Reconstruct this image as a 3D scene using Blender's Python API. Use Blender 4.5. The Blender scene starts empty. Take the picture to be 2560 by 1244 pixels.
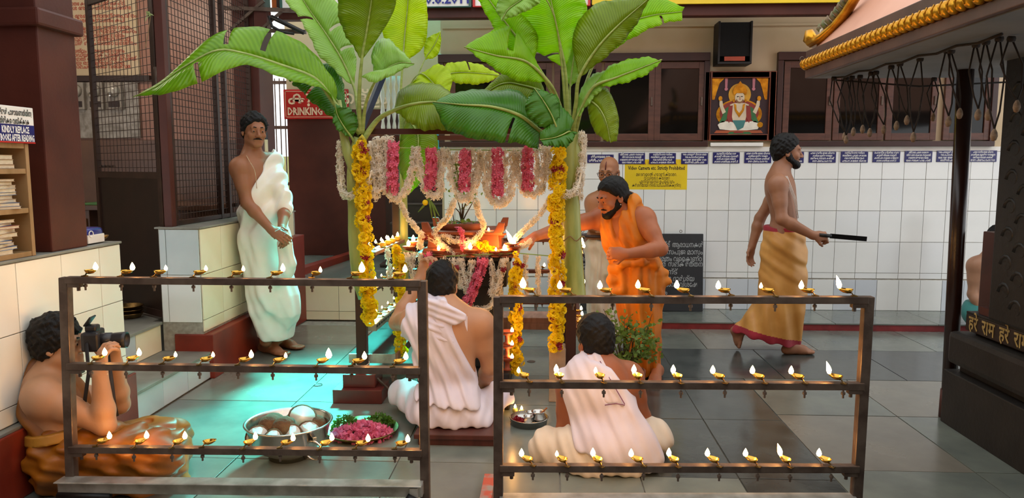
import bpy, bmesh, math, random
import numpy as np
from mathutils import Vector, Matrix

random.seed(7)
RNG = np.random.default_rng(11)
SC = bpy.context.scene
COL = SC.collection

# ------------------------------------------------------------------ camera, world, light, exposure
FPX, CXP, CYP = 1850.0, 1280.0, 622.0
CAM = Vector((0.0, 0.0, 1.42))
PITCH, YAW = math.radians(-6.38), math.radians(2.8)
cam_data = bpy.data.cameras.new('camera')
cam_data.sensor_width = 36.0
cam_data.lens = 36.0 * FPX / 2560.0
cam_data.clip_end = 200
cam = bpy.data.objects.new('camera', cam_data)
COL.objects.link(cam)
cam.location = CAM
cam.rotation_euler = (math.pi / 2 + PITCH, 0, YAW)
SC.camera = cam
CAMR = cam.rotation_euler.to_matrix()

SC.view_settings.view_transform = 'Standard'
SC.view_settings.look = 'None'
SC.view_settings.gamma = 1.0
SC.view_settings.use_curve_mapping = False
SC.view_settings.exposure = 0.95

SC.cycles.max_bounces = 4; SC.cycles.diffuse_bounces = 3; SC.cycles.glossy_bounces = 2; SC.cycles.transmission_bounces = 2
SC.cycles.use_adaptive_sampling = True; SC.cycles.adaptive_threshold = 0.05

world = bpy.data.worlds.new('world')
SC.world = world
world.use_nodes = True
wn = world.node_tree
wn.nodes['Background'].inputs[0].default_value = (0.965, 0.985, 1.0, 1)
wn.nodes['Background'].inputs[1].default_value = 1.0

def area_light(name, loc, rot, sx, sy, power, color, spread=math.pi):
    l = bpy.data.lights.new(name, 'AREA')
    l.shape = 'RECTANGLE'; l.size = sx; l.size_y = sy
    l.energy = power; l.color = color; l.spread = spread
    o = bpy.data.objects.new(name, l); COL.objects.link(o)
    o.location = loc; o.rotation_euler = rot
    return o
# daylight falling through the teal roof sheet over the left part of the court
SKY_SRC = Vector((-1.45, 7.55, 3.15)); SKY_AIM = Vector((-1.36, 4.45, 0.0))
area_light('skylight_daylight', SKY_SRC, (SKY_AIM - SKY_SRC).to_track_quat('-Z', 'Y').to_euler(), 0.6, 0.5, 36, (0.05, 0.80, 0.74), math.radians(25))

# ------------------------------------------------------------------ measuring: pixel of the photograph -> point in the room
def ray(px, py):
    return CAMR @ Vector(((px - CXP) / FPX, -(py - CYP) / FPX, -1.0))
def P(px, py, Y):
    d = ray(px, py)
    return CAM + d * ((Y - CAM.y) / d.y)
def PX(px, py, X):
    d = ray(px, py)
    return CAM + d * ((X - CAM.x) / d.x)
def FP(px, py, z=0.0):
    d = ray(px, py)
    return CAM + d * ((z - CAM.z) / d.z)

# ------------------------------------------------------------------ materials
def lin(c):
    if isinstance(c, str):
        c = c.lstrip('#')
        c = [int(c[i:i + 2], 16) / 255 for i in (0, 2, 4)]
    return tuple(((v / 12.92) if v <= 0.04045 else ((v + 0.055) / 1.055) ** 2.4) for v in c) + (1,)

MATS = {}
def mat(name, col, rough=0.6, metal=0.0, col2=None, scale=6.0, bump=0.0, bscale=40.0, detail=4.0, spec=0.5,
        trans=0.0, sss=0.0, stretch=(1, 1, 1), contrast=(0.35, 0.65), sheen=0.0, coat=0.0, rough2=None):
    if name in MATS:
        return MATS[name]
    m = bpy.data.materials.new(name); m.use_nodes = True
    nt = m.node_tree; b = nt.nodes['Principled BSDF']
    b.inputs['Roughness'].default_value = rough
    b.inputs['Metallic'].default_value = metal
    b.inputs['Specular IOR Level'].default_value = spec
    if sss:
        b.inputs['Subsurface Weight'].default_value = sss
        b.inputs['Subsurface Radius'].default_value = (0.012, 0.005, 0.003)
        b.inputs['Subsurface Scale'].default_value = 1.0
    if sheen:
        b.inputs['Sheen Weight'].default_value = sheen
    if coat:
        b.inputs['Coat Weight'].default_value = coat
        b.inputs['Coat Roughness'].default_value = 0.08
    c1 = lin(col)
    tc = nt.nodes.new('ShaderNodeTexCoord')
    mp = nt.nodes.new('ShaderNodeMapping'); mp.inputs['Scale'].default_value = stretch
    nt.links.new(tc.outputs['Object'], mp.inputs['Vector'])
    c2 = lin(col2) if col2 else tuple(v * 0.82 for v in c1[:3]) + (1,)
    n = nt.nodes.new('ShaderNodeTexNoise'); n.inputs['Scale'].default_value = scale; n.inputs['Detail'].default_value = detail
    nt.links.new(mp.outputs[0], n.inputs['Vector'])
    r = nt.nodes.new('ShaderNodeValToRGB')
    r.color_ramp.elements[0].position = contrast[0]; r.color_ramp.elements[0].color = c2
    r.color_ramp.elements[1].position = contrast[1]; r.color_ramp.elements[1].color = c1
    nt.links.new(n.outputs['Fac'], r.inputs[0])
    nt.links.new(r.outputs[0], b.inputs['Base Color'])
    if rough2 is not None:
        rr = nt.nodes.new('ShaderNodeMapRange')
        rr.inputs['To Min'].default_value = rough2; rr.inputs['To Max'].default_value = rough
        rr.inputs['From Min'].default_value = 0.3; rr.inputs['From Max'].default_value = 0.7
        nt.links.new(n.outputs['Fac'], rr.inputs['Value']); nt.links.new(rr.outputs[0], b.inputs['Roughness'])
    if bump:
        n2 = nt.nodes.new('ShaderNodeTexNoise'); n2.inputs['Scale'].default_value = bscale; n2.inputs['Detail'].default_value = 5
        nt.links.new(mp.outputs[0], n2.inputs['Vector'])
        bp = nt.nodes.new('ShaderNodeBump'); bp.inputs['Strength'].default_value = bump; bp.inputs['Distance'].default_value = 0.01
        nt.links.new(n2.outputs['Fac'], bp.inputs['Height']); nt.links.new(bp.outputs[0], b.inputs['Normal'])
    if trans:
        t = nt.nodes.new('ShaderNodeBsdfTranslucent'); nt.links.new(r.outputs[0], t.inputs[0])
        mx = nt.nodes.new('ShaderNodeMixShader'); mx.inputs[0].default_value = trans
        nt.links.new(b.outputs[0], mx.inputs[1]); nt.links.new(t.outputs[0], mx.inputs[2])
        nt.links.new(mx.outputs[0], nt.nodes['Material Output'].inputs[0])
    MATS[name] = m
    return m
def emis(name, col, strength):
    if name in MATS:
        return MATS[name]
    m = bpy.data.materials.new(name); m.use_nodes = True
    b = m.node_tree.nodes['Principled BSDF']
    b.inputs['Base Color'].default_value = (0, 0, 0, 1)
    b.inputs['Emission Color'].default_value = lin(col); b.inputs['Emission Strength'].default_value = strength
    MATS[name] = m
    return m

# ------------------------------------------------------------------ objects
def wloc(o):
    v = Vector((0, 0, 0))
    while o is not None:
        v = v + Vector(o.location); o = o.parent
    return v
def tag(o, label=None, cat=None, group=None, kind=None):
    if label: o['label'] = label
    if cat: o['category'] = cat
    if group: o['group'] = group
    if kind: o['kind'] = kind
    return o
def thing(name, label, cat, loc=(0, 0, 0), group=None, kind=None):
    o = bpy.data.objects.new(name, None); COL.objects.link(o)
    o.empty_display_size = 0.05
    o.location = loc
    return tag(o, label, cat, group, kind)
def link_mesh(name, me, parent=None, loc=None):
    o = bpy.data.objects.new(name, me); COL.objects.link(o)
    if parent is not None: o.parent = parent
    if loc is not None: o.location = loc
    return o
def copy_tree(o, parent=None):
    c = o.copy(); COL.objects.link(c); c.parent = parent
    for ch in list(o.children):
        copy_tree(ch, c)
    return c

def mesh_np(name, V, F, mat_, parent=None, smooth=True, world=True, uv=None, base=None):
    """V (n,3), F list of tuples or array; V in world coordinates unless world=False; base puts the origin there"""
    V = np.asarray(V, dtype=np.float64).reshape(-1, 3).copy()
    off = np.zeros(3)
    if world and parent is not None:
        off = np.array(wloc(parent))
    loc = None
    if base is not None:
        loc = Vector(base) - Vector(off); V = V - np.array(base)
    else:
        V = V - off
    me = bpy.data.meshes.new(name)
    if isinstance(F, np.ndarray):
        k = F.shape[1]
        me.vertices.add(len(V)); me.vertices.foreach_set('co', V.astype(np.float32).ravel())
        me.loops.add(F.size); me.loops.foreach_set('vertex_index', F.astype(np.int32).ravel())
        me.polygons.add(len(F)); me.polygons.foreach_set('loop_start', np.arange(0, F.size, k, dtype=np.int32))
        me.update(calc_edges=True); me.validate()
    else:
        me.from_pydata(V.tolist(), [], F); me.update()
    if smooth:
        me.polygons.foreach_set('use_smooth', [True] * len(me.polygons))
    if uv is not None:
        l = me.uv_layers.new(name='UVMap')
        idx = np.zeros(len(me.loops), dtype=np.int32); me.loops.foreach_get('vertex_index', idx)
        l.data.foreach_set('uv', np.asarray(uv, dtype=np.float32)[idx].ravel())
    if mat_ is not None:
        for mm in (mat_ if isinstance(mat_, (list, tuple)) else [mat_]):
            me.materials.append(mm)
    return link_mesh(name, me, parent, loc)

def frame_of(d):
    d = Vector(d).normalized()
    a = Vector((0, 0, 1)) if abs(d.z) < 0.9 else Vector((0, 1, 0))
    u = d.cross(a).normalized(); v = u.cross(d).normalized()
    return u, v, d

class MB:
    def __init__(s): s.V = []; s.F = []
    def add(s, V, F):
        o = len(s.V); s.V += [tuple(v) for v in V]; s.F += [tuple(i + o for i in f) for f in F]; return s
    def box(s, lo, hi, bev=0.0):
        lo = Vector(lo); hi = Vector(hi)
        if bev <= 0:
            V = [(x, y, z) for z in (lo.z, hi.z) for y in (lo.y, hi.y) for x in (lo.x, hi.x)]
            return s.add(V, [(0, 2, 3, 1), (4, 5, 7, 6), (0, 1, 5, 4), (2, 6, 7, 3), (0, 4, 6, 2), (1, 3, 7, 5)])
        bm = bmesh.new(); bmesh.ops.create_cube(bm, size=1.0)
        c = (lo + hi) / 2; sz = hi - lo
        for v in bm.verts: v.co = Vector((v.co.x * sz.x, v.co.y * sz.y, v.co.z * sz.z)) + c
        bmesh.ops.bevel(bm, geom=bm.edges[:], offset=bev, segments=2, affect='EDGES', profile=0.6)
        s.bm(bm); return s
    def bm(s, bm):
        bm.verts.index_update(); bm.faces.index_update()
        s.add([v.co.copy() for v in bm.verts], [[v.index for v in f.verts] for f in bm.faces]); bm.free(); return s
    def obox(s, c, u, v, w, su, sv, sw):
        """box with centre c, unit axes u v w and full sizes"""
        c = Vector(c); u = Vector(u) * su / 2; v = Vector(v) * sv / 2; w = Vector(w) * sw / 2
        V = [c + a * u + b * v + d * w for d in (-1, 1) for b in (-1, 1) for a in (-1, 1)]
        return s.add(V, [(0, 2, 3, 1), (4, 5, 7, 6), (0, 1, 5, 4), (2, 6, 7, 3), (0, 4, 6, 2), (1, 3, 7, 5)])
    def bar(s, a, b, w, h=None, up=(0, 0, 1)):
        """rectangular bar from a to b, w across, h along up"""
        a = Vector(a); b = Vector(b); d = (b - a); L = d.length; d.normalize()
        up = Vector(up)
        if abs(d.dot(up)) > 0.95: up = Vector((0, 1, 0))
        side = d.cross(up).normalized(); up = side.cross(d).normalized()
        return s.obox((a + b) / 2, d, side, up, L, w, h or w)
    def tube(s, pts, r, n=8, caps=True, closed=False, flat=1.0):
        pts = [Vector(p) for p in pts]; m = len(pts)
        rs = r if isinstance(r, (list, tuple, np.ndarray)) else [r] * m
        V = []; F = []
        u = None
        for i in range(m):
            a = pts[i - 1] if i else (pts[-1] if closed else pts[0]); b = pts[i + 1] if i < m - 1 else (pts[0] if closed else pts[-1])
            d = (b - a)
            if d.length < 1e-9: d = Vector((0, 0, 1))
            d.normalize()
            if u is None: u, v, _ = frame_of(d)
            else:
                u = (u - d * u.dot(d))
                if u.length < 1e-6: u, v, _ = frame_of(d)
                u.normalize(); v = u.cross(d)
            for j in range(n):
                t = 2 * math.pi * j / n
                V.append(pts[i] + (u * math.cos(t) + v * math.sin(t) * flat) * rs[i])
        for i in range(m - 1 + (1 if closed else 0)):
            for j in range(n):
                a = i * n + j; b = i * n + (j + 1) % n; k = ((i + 1) % m) * n
                F.append((a, b, k + (j + 1) % n, k + j))
        if caps and not closed:
            F.append(tuple(range(n))[::-1]); F.append(tuple((m - 1) * n + j for j in range(n)))
        return s.add(V, F)
    def lathe(s, prof, c=(0, 0, 0), n=24, axis=(0, 0, 1), sx=1.0, sy=1.0):
        c = Vector(c); u, v, d = frame_of(axis)
        if abs(d.z) > 0.99: u, v, d = Vector((1, 0, 0)), Vector((0, 1, 0)), Vector((0, 0, 1))
        V = []; F = []
        for (r, h) in prof:
            for j in range(n):
                t = 2 * math.pi * j / n
                V.append(c + u * (math.cos(t) * r * sx) + v * (math.sin(t) * r * sy) + d * h)
        m = len(prof)
        for i in range(m - 1):
            for j in range(n):
                F.append((i * n + j, i * n + (j + 1) % n, (i + 1) * n + (j + 1) % n, (i + 1) * n + j))
        if prof[0][0] > 1e-6: F.append(tuple(range(n))[::-1])
        if prof[-1][0] > 1e-6: F.append(tuple((m - 1) * n + j for j in range(n)))
        return s.add(V, F)
    def ball(s, c, r, n=10, m=6):
        c = Vector(c); r = Vector(r) if not isinstance(r, (int, float)) else Vector((r, r, r))
        V = []; F = []
        for i in range(m + 1):
            ph = math.pi * i / m - math.pi / 2
            for j in range(n):
                t = 2 * math.pi * j / n
                V.append(c + Vector((math.cos(ph) * math.cos(t) * r.x, math.cos(ph) * math.sin(t) * r.y, math.sin(ph) * r.z)))
        for i in range(m):
            for j in range(n):
                F.append((i * n + j, i * n + (j + 1) % n, (i + 1) * n + (j + 1) % n, (i + 1) * n + j))
        return s.add(V, F)
    def prism(s, poly, axis, lo, hi):
        """polygon of 2-d points extruded along axis ('x','y','z') from lo to hi"""
        def q(p, t):
            return {'x': (t, p[0], p[1]), 'y': (p[0], t, p[1]), 'z': (p[0], p[1], t)}[axis]
        n = len(poly)
        V = [q(p, lo) for p in poly] + [q(p, hi) for p in poly]
        F = [tuple(range(n)), tuple(range(n, 2 * n))[::-1]] + [(i, i + n, (i + 1) % n + n, (i + 1) % n) for i in range(n)]
        return s.add(V, F)
    def build(s, name, m, parent=None, smooth=False, bevel=0.0, base=None, fixn=True):
        o = mesh_np(name, s.V, s.F, m, parent, smooth, True, None, base)
        if fixn:
            bm = bmesh.new(); bm.from_mesh(o.data)
            bmesh.ops.remove_doubles(bm, verts=bm.verts, dist=1e-6)
            bmesh.ops.recalc_face_normals(bm, faces=bm.faces); bm.to_mesh(o.data); bm.free()
        if bevel:
            md = o.modifiers.new('bevel', 'BEVEL'); md.width = bevel; md.segments = 2; md.limit_method = 'ANGLE'
        return o

def text(name, body, loc, size, m, parent=None, rot=(math.pi / 2, 0, 0), align='CENTER', ext=0.0, sx=1.0, bold=0.0, width=None, space=1.0):
    c = bpy.data.curves.new(name, 'FONT')
    c.body = body; c.size = size; c.align_x = align; c.align_y = 'CENTER'
    c.extrude = ext; c.offset = bold; c.resolution_u = 1; c.space_character = space
    t = bpy.data.objects.new(name, c)
    me = bpy.data.meshes.new_from_object(t)
    bpy.data.objects.remove(t); bpy.data.curves.remove(c)
    me.name = name; me.materials.clear(); me.materials.append(m)
    o = link_mesh(name, me, parent)
    o.rotation_euler = rot
    k = sx
    if width is not None and len(me.vertices):
        xs_ = [v.co.x for v in me.vertices]
        k = width / max(1e-4, max(xs_) - min(xs_))
    for v in me.vertices: v.co.x *= k
    o.location = Vector(loc) - (wloc(parent) if parent is not None else Vector((0, 0, 0)))
    return o
# ------------------------------------------------------------------ palette
M_MAROON = mat('maroon_paint', '#52261b', 0.5, col2='#421c14', scale=3, bump=0.06, bscale=60, spec=.35)
M_MAROON_DK = mat('dark_maroon_paint', '#3a1710', 0.4, col2='#2c100b', scale=3, bump=0.05)
M_REDOX = mat('red_oxide', '#8a2f1c', 0.38, col2='#6e2114', scale=4, bump=0.05, bscale=50)
M_REDLINE = mat('red_curb_paint', '#8c2a2a', 0.5, col2='#6f2020', scale=9, bump=0.1)
M_GROUT = mat('grey_grout', '#a9a498', 0.9, col2='#8d887c', scale=30)
M_TILE = mat('white_glazed_tile', '#e9eae6', 0.16, col2='#e0e2df', scale=2, bump=0.015, bscale=12)
M_TILE_G = mat('grey_glazed_tile', '#cfd5da', 0.2, col2='#c4cbd2', scale=2)
M_TILE_C = mat('cream_glazed_tile', '#efe3c6', 0.2, col2='#e6d6b2', scale=2, bump=0.02, bscale=12)
M_TILE_B = mat('blue_grey_tile', '#c9d3d6', 0.22, col2='#b9c6cb', scale=3)
M_CREAM = mat('cream_wall_paint', '#cdb898', 0.7, col2='#bfa985', scale=2, bump=0.05)
M_STONE = mat('kota_stone', '#73786f', 0.27, col2='#626761', scale=3.5, bump=0.035, bscale=18, detail=8, rough2=0.16)
M_STONE2 = mat('kota_stone_warm', '#817d72', 0.3, col2='#706d63', scale=3.0, bump=0.035, bscale=18, detail=8, rough2=0.18)
M_STONE3 = mat('kota_stone_green', '#767d74', 0.26, col2='#656c66', scale=4.0, bump=0.03, bscale=18, detail=8, rough2=0.15)
M_DARKST = mat('dark_path_stone', '#3c4244', 0.2, col2='#2e3335', scale=5, bump=0.03, bscale=22, detail=8, rough2=0.12)
M_DARKST2 = mat('dark_path_stone_b', '#4a4f4c', 0.22, col2='#383d3b', scale=6, bump=0.03, bscale=22, detail=8, rough2=0.13)
M_STEP = mat('grey_step_stone', '#8b8a80', 0.45, col2='#75746b', scale=6, bump=0.06)
M_GLASS = mat('dark_window_glass', '#14110f', 0.06, col2='#0d0b0a', scale=1, spec=0.35)
M_WOODFR = mat('brown_window_wood', '#5d3628', 0.45, col2='#4a291d', scale=8, bump=0.05, stretch=(1, 1, 4))
M_DKWOOD = mat('dark_brown_wood', '#33201a', 0.45, col2='#261611', scale=6, bump=0.05)
M_IRON = mat('rusty_dark_iron', '#66564a', 0.45, 0.25, col2='#4a3a31', scale=14, bump=0.12, bscale=70)
M_BLACK = mat('black_paint', '#0d0c0c', 0.5)
M_WHITE = mat('white_paint', '#e8e6e0', 0.5, col2='#dedbd3')
M_CEIL = mat('dull_ceiling', '#6b6055', 0.9)

def struct(name, mb, m, parent=None, **k):
    o = mb.build(name, m, parent, **k)
    if parent is None: o['kind'] = 'structure'
    return o

def tile_field(parent, plane, fixed, cols, rows, m, gap=0.004, th=0.008, alt=None, seed=0):
    """tiles as single pieces: cols/rows are lists of boundaries; plane 'y-': faces the camera, 'x+': faces right"""
    rnd = random.Random(seed); cache = {}
    for i in range(len(cols) - 1):
        for j in range(len(rows) - 1):
            w = cols[i + 1] - cols[i] - gap; h = rows[j + 1] - rows[j] - gap
            key = (round(w, 4), round(h, 4))
            mm = m
            if alt and rnd.random() < alt[1]: mm = alt[0]
            key2 = key + (mm.name,)
            if key2 not in cache:
                b = MB()
                if plane == 'y-': b.box((-w / 2, -th, -h / 2), (w / 2, 0, h / 2), 0.0015)
                else: b.box((0, -w / 2, -h / 2), (th, w / 2, h / 2), 0.0015)
                o = b.build('tile', mm, None, fixn=False); cache[key2] = o.data
                bpy.data.objects.remove(o)
            c = ((cols[i] + cols[i + 1]) / 2, (rows[j] + rows[j + 1]) / 2)
            jit = rnd.uniform(-0.0007, 0.0007)
            loc = Vector((c[0], fixed + jit, c[1])) if plane == 'y-' else Vector((fixed + jit, c[0], c[1]))
            link_mesh('tile', cache[key2], parent, loc - wloc(parent))

# ------------------------------------------------------------------ floor of stone slabs
floor = struct('floor', MB().box((-2.6, -2.0, -0.3), (6.0, 7.2, -0.012)), M_GROUT)
def slabs(xs, ys, mats, seed):
    rnd = random.Random(seed)
    for i in range(len(xs) - 1):
        for j in range(len(ys) - 1):
            z = rnd.uniform(-0.0012, 0.0)
            b = MB().box((xs[i] + 0.003, ys[j] + 0.003, -0.03), (xs[i + 1] - 0.003, ys[j + 1] - 0.003, z), 0.0015)
            b.build('slab', mats[rnd.randrange(len(mats))], floor, base=((xs[i] + xs[i + 1]) / 2, (ys[j] + ys[j + 1]) / 2, 0), fixn=False)
KOTA = [M_STONE, M_STONE2, M_STONE3]
slabs([-2.26, -1.52, -0.72, 0.06, 0.43], [-1.9, -0.2, 1.4, 2.5, 3.42, 4.3, 4.93, 5.74, 6.45], KOTA, 1)
slabs([0.43, 0.88, 1.32], [-1.9, 0.4, 1.6, 2.6, 3.3, 4.1, 4.93], [M_DARKST2, M_STONE3, M_DARKST2], 2)
slabs([0.43, 0.88, 1.6, 2.4, 3.2, 4.0, 5.9], [4.93, 5.74], [M_DARKST, M_DARKST, M_DARKST2], 3)
slabs([0.43, 1.25, 2.1, 3.0, 3.9, 5.9], [5.74, 6.45], KOTA, 4)
slabs([1.32, 2.0, 2.75, 3.6, 5.9], [-1.9, -0.2, 1.4, 2.5, 3.42, 4.2, 4.93], KOTA, 5)

# step in front of the back wall, red line along its edge
st = struct('trim_1', MB().box((-1.0, 6.46, -0.02), (6.0, 7.2, 0.05)), M_REDLINE)
for i in range(8):
    x0 = -1.0 + i * 0.875
    MB().box((x0 + .002, 6.452, 0.05), (x0 + .873, 7.1, 0.062), 0.002).build('slab', [M_STONE, M_STONE3][i % 2], st, base=(x0 + .44, 6.8, 0.05), fixn=False)

# ------------------------------------------------------------------ back wall with single tiles, windows above
BW = 7.10
wall_b = struct('wall_back', MB().box((-1.02, BW, 0.0), (6.2, 7.32, 3.3)), M_CREAM)
x0 = P(1821, 500, BW).x - 0.2 * 14
xs = [-1.0] + [x0 + 0.2 * i for i in range(0, 34) if -0.95 < x0 + 0.2 * i < 5.0]
rowsz = [0.362, 0.417, 0.711, 1.004, 1.298, 1.555]
grout = struct('trim_2', MB().box((-1.0, BW - 0.006, 0.06), (5.1, BW, 1.556)), M_GROUT, wall_b)
tile_field(wall_b, 'y-', BW - 0.006, xs, rowsz, M_TILE, alt=(mat('white_tile_b', '#e4e6e4', 0.14, col2='#dcdfdf', scale=2), 0.3), seed=4)
MB().box((-1.0, BW - 0.03, 0.055), (5.1, BW - 0.005, 0.358)).build('skirting_bed', M_GROUT, wall_b)
tile_field(wall_b, 'y-', BW - 0.03, xs, [0.062, 0.356], M_TILE, alt=(M_TILE_G, 0.45), seed=9)
MB().box((-1.0, BW - 0.012, 1.557), (5.1, BW, 1.60)).build('ledge', M_WHITE, wall_b)

def window(name, px0, px1, z0, z1, panes, Y, skew=None):
    xa = P(px0, 250, Y).x; xb = P(px1, 250, Y).x
    w = MB()
    fw = 0.05
    w.box((xa, Y - 0.055, z0), (xb, Y, z0 + fw), 0.004).box((xa, Y - 0.06, z1 - 0.075), (xb, Y, z1), 0.004)
    w.box((xa, Y - 0.055, z0 + fw), (xa + fw, Y, z1 - .075), 0.004).box((xb - fw, Y - 0.055, z0 + fw), (xb, Y, z1 - .075), 0.004)
    root = thing(name, None, None, ((xa + xb) / 2, Y, z0), kind='structure')
    w.build('frame', M_MAROON_DK, root)
    for k, (a, b) in enumerate(panes):
        ga = P(a, 250, Y).x; gb = P(b, 250, Y).x; s = 0.055
        za, zb = z0 + fw + 0.008, z1 - 0.083
        sash = MB().box((ga - s, Y - 0.042, za), (ga, Y - 0.01, zb), 0.003).box((gb, Y - 0.042, za), (gb + s, Y - 0.01, zb), 0.003)
        sash.box((ga, Y - 0.042, za), (gb, Y - 0.01, za + 0.065), 0.003).box((ga, Y - 0.042, zb - 0.06), (gb, Y - 0.01, zb), 0.003)
        so = sash.build('sash', M_WOODFR, root)
        MB().box((ga - .005, Y - 0.028, za + 0.06), (gb + .005, Y - 0.024, zb - 0.055)).build('pane', M_GLASS, so)
        MB().box(((gb + s / 2) - .008, Y - .055, (za + zb) / 2 - .04), ((gb + s / 2) + .008, Y - .04, (za + zb) / 2 + .04), .003).build('handle', M_IRON, so)
    return root
window('window_1', 1098, 1770, 1.60, 2.46, [(1140, 1228), (1262, 1365), (1400, 1488), (1524, 1620), (1650, 1744)], BW)
window('window_2', 1938, 2486, 1.60, 2.46, [(1970, 2062), (2096, 2192), (2228, 2324), (2372, 2458)], BW)

# corridor beam and eave boards over the back wall
bm1 = struct('trim_3', MB().box((-2.3, 6.36, 2.655), (6.2, 6.46, 2.752), 0.006), M_MAROON)
struct('trim_4', MB().box((-2.3, 6.33, 2.752), (6.2, 6.46, 2.825), 0.004), M_DKWOOD)
struct('ceiling', MB().box((-0.9, 6.34, 3.3), (6.2, 9.5, 3.36)), M_CEIL)
# downstand wall strip with a shallow line above the windows
MB().box((-1.0, BW - 0.02, 2.70), (5.1, BW, 2.72)).build('moulding', M_CREAM, wall_b)

# ------------------------------------------------------------------ left parapet (near) with tiles and red base
WX = -2.30
ZT = 1.02
wl = struct('wall_left', MB().box((-2.62, -1.0, 0.0), (WX - 0.006, 3.85, ZT - 0.012)), M_GROUT)
ys = [3.846]
yy = 3.66
while yy > 1.5:
    ys.append(yy); yy -= 0.30
ys = sorted(ys)
tile_field(wl, 'x+', WX - 0.006, ys, [0.315, 0.395, 0.70, 1.005], mat('pale_cream_tile', '#f5f0e2', 0.2, col2='#efe8d6', scale=2, bump=.02, bscale=12), seed=3, alt=(mat('cream_tile_b', '#f1ebdc', 0.2, col2='#eae2ce', scale=2), 0.4))
MB().box((-2.64, -1.0, ZT - 0.012), (WX + 0.008, 3.856, ZT), 0.003).build('coping', M_STEP, wl)
MB().box((-2.62, -1.0, 0.0), (-2.25, 3.852, 0.298), 0.006).build('painted_base', M_REDOX, wl)
MB().box((-2.62, -1.0, 0.298), (-2.262, 3.852, 0.312), 0.003).build('base_ledge', M_STEP, wl)

# far parapet with tiles, red base; near end faces the camera
wf = struct('wall_side', MB().box((-2.58, 4.765, 0.0), (WX - 0.006, 6.62, ZT - 0.012)), M_GROUT)
tile_field(wf, 'x+', WX - 0.006, [4.765, 5.07, 5.37, 5.67, 5.97, 6.27, 6.57], [0.315, 0.395, 0.70, 1.005], M_TILE_C, seed=5)
tile_field(wf, 'y-', 4.765, [-2.575, -2.53, -2.307], [0.38, 0.665, 0.70, 1.005], M_TILE, seed=6, alt=(M_TILE_B, 0.3))
MB().box((-2.60, 4.75, ZT - 0.012), (WX + 0.008, 6.62, ZT), 0.003).build('coping', M_STEP, wf)
MB().box((-2.5, 4.752, 0.0), (-2.235, 6.66, 0.30), 0.006).build('painted_base', M_REDOX, wf)
MB().box((-2.34, 6.25, 0.0), (-2.235, 6.66, 0.80), 0.006).build('red_pier', M_REDOX, wf)

# two steps up to the side room
stp = struct('trim_5', MB().box((-2.60, 3.85, 0.0), (-2.275, 4.76, 0.165)).box((-3.4, 3.85, 0.0), (-2.60, 4.76, 0.365)), M_GROUT)
tile_field(stp, 'x+', -2.275, [3.855, 4.15, 4.45, 4.755], [0.005, 0.165], M_TILE_B, seed=2, alt=(M_TILE_G, .4))
tile_field(stp, 'x+', -2.60, [3.855, 4.15, 4.45, 4.755], [0.185, 0.365], M_TILE_C, seed=2, alt=(M_TILE_B, .3))
MB().box((-2.62, 3.852, 0.165), (-2.255, 4.762, 0.185), 0.003).build('tread', M_STEP, stp)
MB().box((-3.4, 3.852, 0.365), (-2.58, 4.762, 0.385), 0.003).build('tread', M_STEP, stp)

# side room behind the mesh screen: back wall, floor, ceiling
RW = 7.25
struct('wall_room', MB().box((-7.5, RW, 0.0), (-2.92, RW + 0.15, 3.3)), mat('pink_room_paint', '#9a6e5c', 0.35, col2='#8a5f4e', scale=3, bump=0.04))
struct('floor_room', MB().box((-7.5, 3.85, 0.0), (-2.66, RW, 0.38)), M_STEP)
struct('ceiling_room', MB().box((-7.5, 1.0, 3.2), (-2.36, RW, 3.3)), M_CEIL)
struct('wall_room_left', MB().box((-7.6, 1.0, 0.0), (-7.5, RW, 3.3)), M_CREAM)

# maroon pillars
def pillar(name, lo, hi, collar=None):
    root = thing(name, None, None, (lo[0], lo[1], lo[2]), kind='structure')
    MB().box(lo, hi, 0.008).build('shaft', M_MAROON, root)
    if collar:
        MB().box((lo[0] - .03, lo[1] - .03, collar[0]), (hi[0] + .03, hi[1] + .03, collar[1]), 0.012).build('collar', M_MAROON, root)
    return root
pillar('pillar', (-2.66, 3.33, ZT), (-2.315, 3.60, 3.2), (2.05, 2.13))
pillar('pillar', (-2.64, 6.20, ZT), (-2.42, 6.52, 3.2))

# drinking-water platform behind the standing man
pf = struct('trim_6', MB().box((-2.32, 6.67, 0.0), (-1.1, 8.6, 0.385)), M_GROUT)
tile_field(pf, 'y-', 6.67, [-2.32, -2.245, -1.93, -1.62, -1.31, -1.1], [0.004, 0.085, 0.385], M_TILE_C, seed=8)
MB().box((-3.1, 7.45, 0.0), (-2.32, 8.6, 0.39)).build('platform_side', M_STONE3, pf)
MB().box((-2.33, 6.655, 0.385), (-1.1, 8.6, 0.40), 0.003).build('platform_top', M_STONE3, pf)
mbk = MB()
a = FP(738, 690, 0.40); b = FP(872, 642, 0.40)
mbk.bar(Vector((a.x, a.y, 0.43)), Vector((b.x + .1, b.y + .35, 0.43)), 0.10, 0.07)
mbk.build('red_curb', M_REDOX, pf)
wd = struct('wall_water', MB().box((-2.98, 8.42, 0.38), (-1.86, 8.6, 2.06)), M_MAROON)
struct('wall_water_top', MB().box((-2.98, 8.43, 2.06), (-1.2, 8.6, 3.3)), M_CREAM)
struct('wall_water_side', MB().box((-1.86, 8.40, 0.38), (-1.70, 8.62, 2.06)), M_MAROON_DK)

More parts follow.
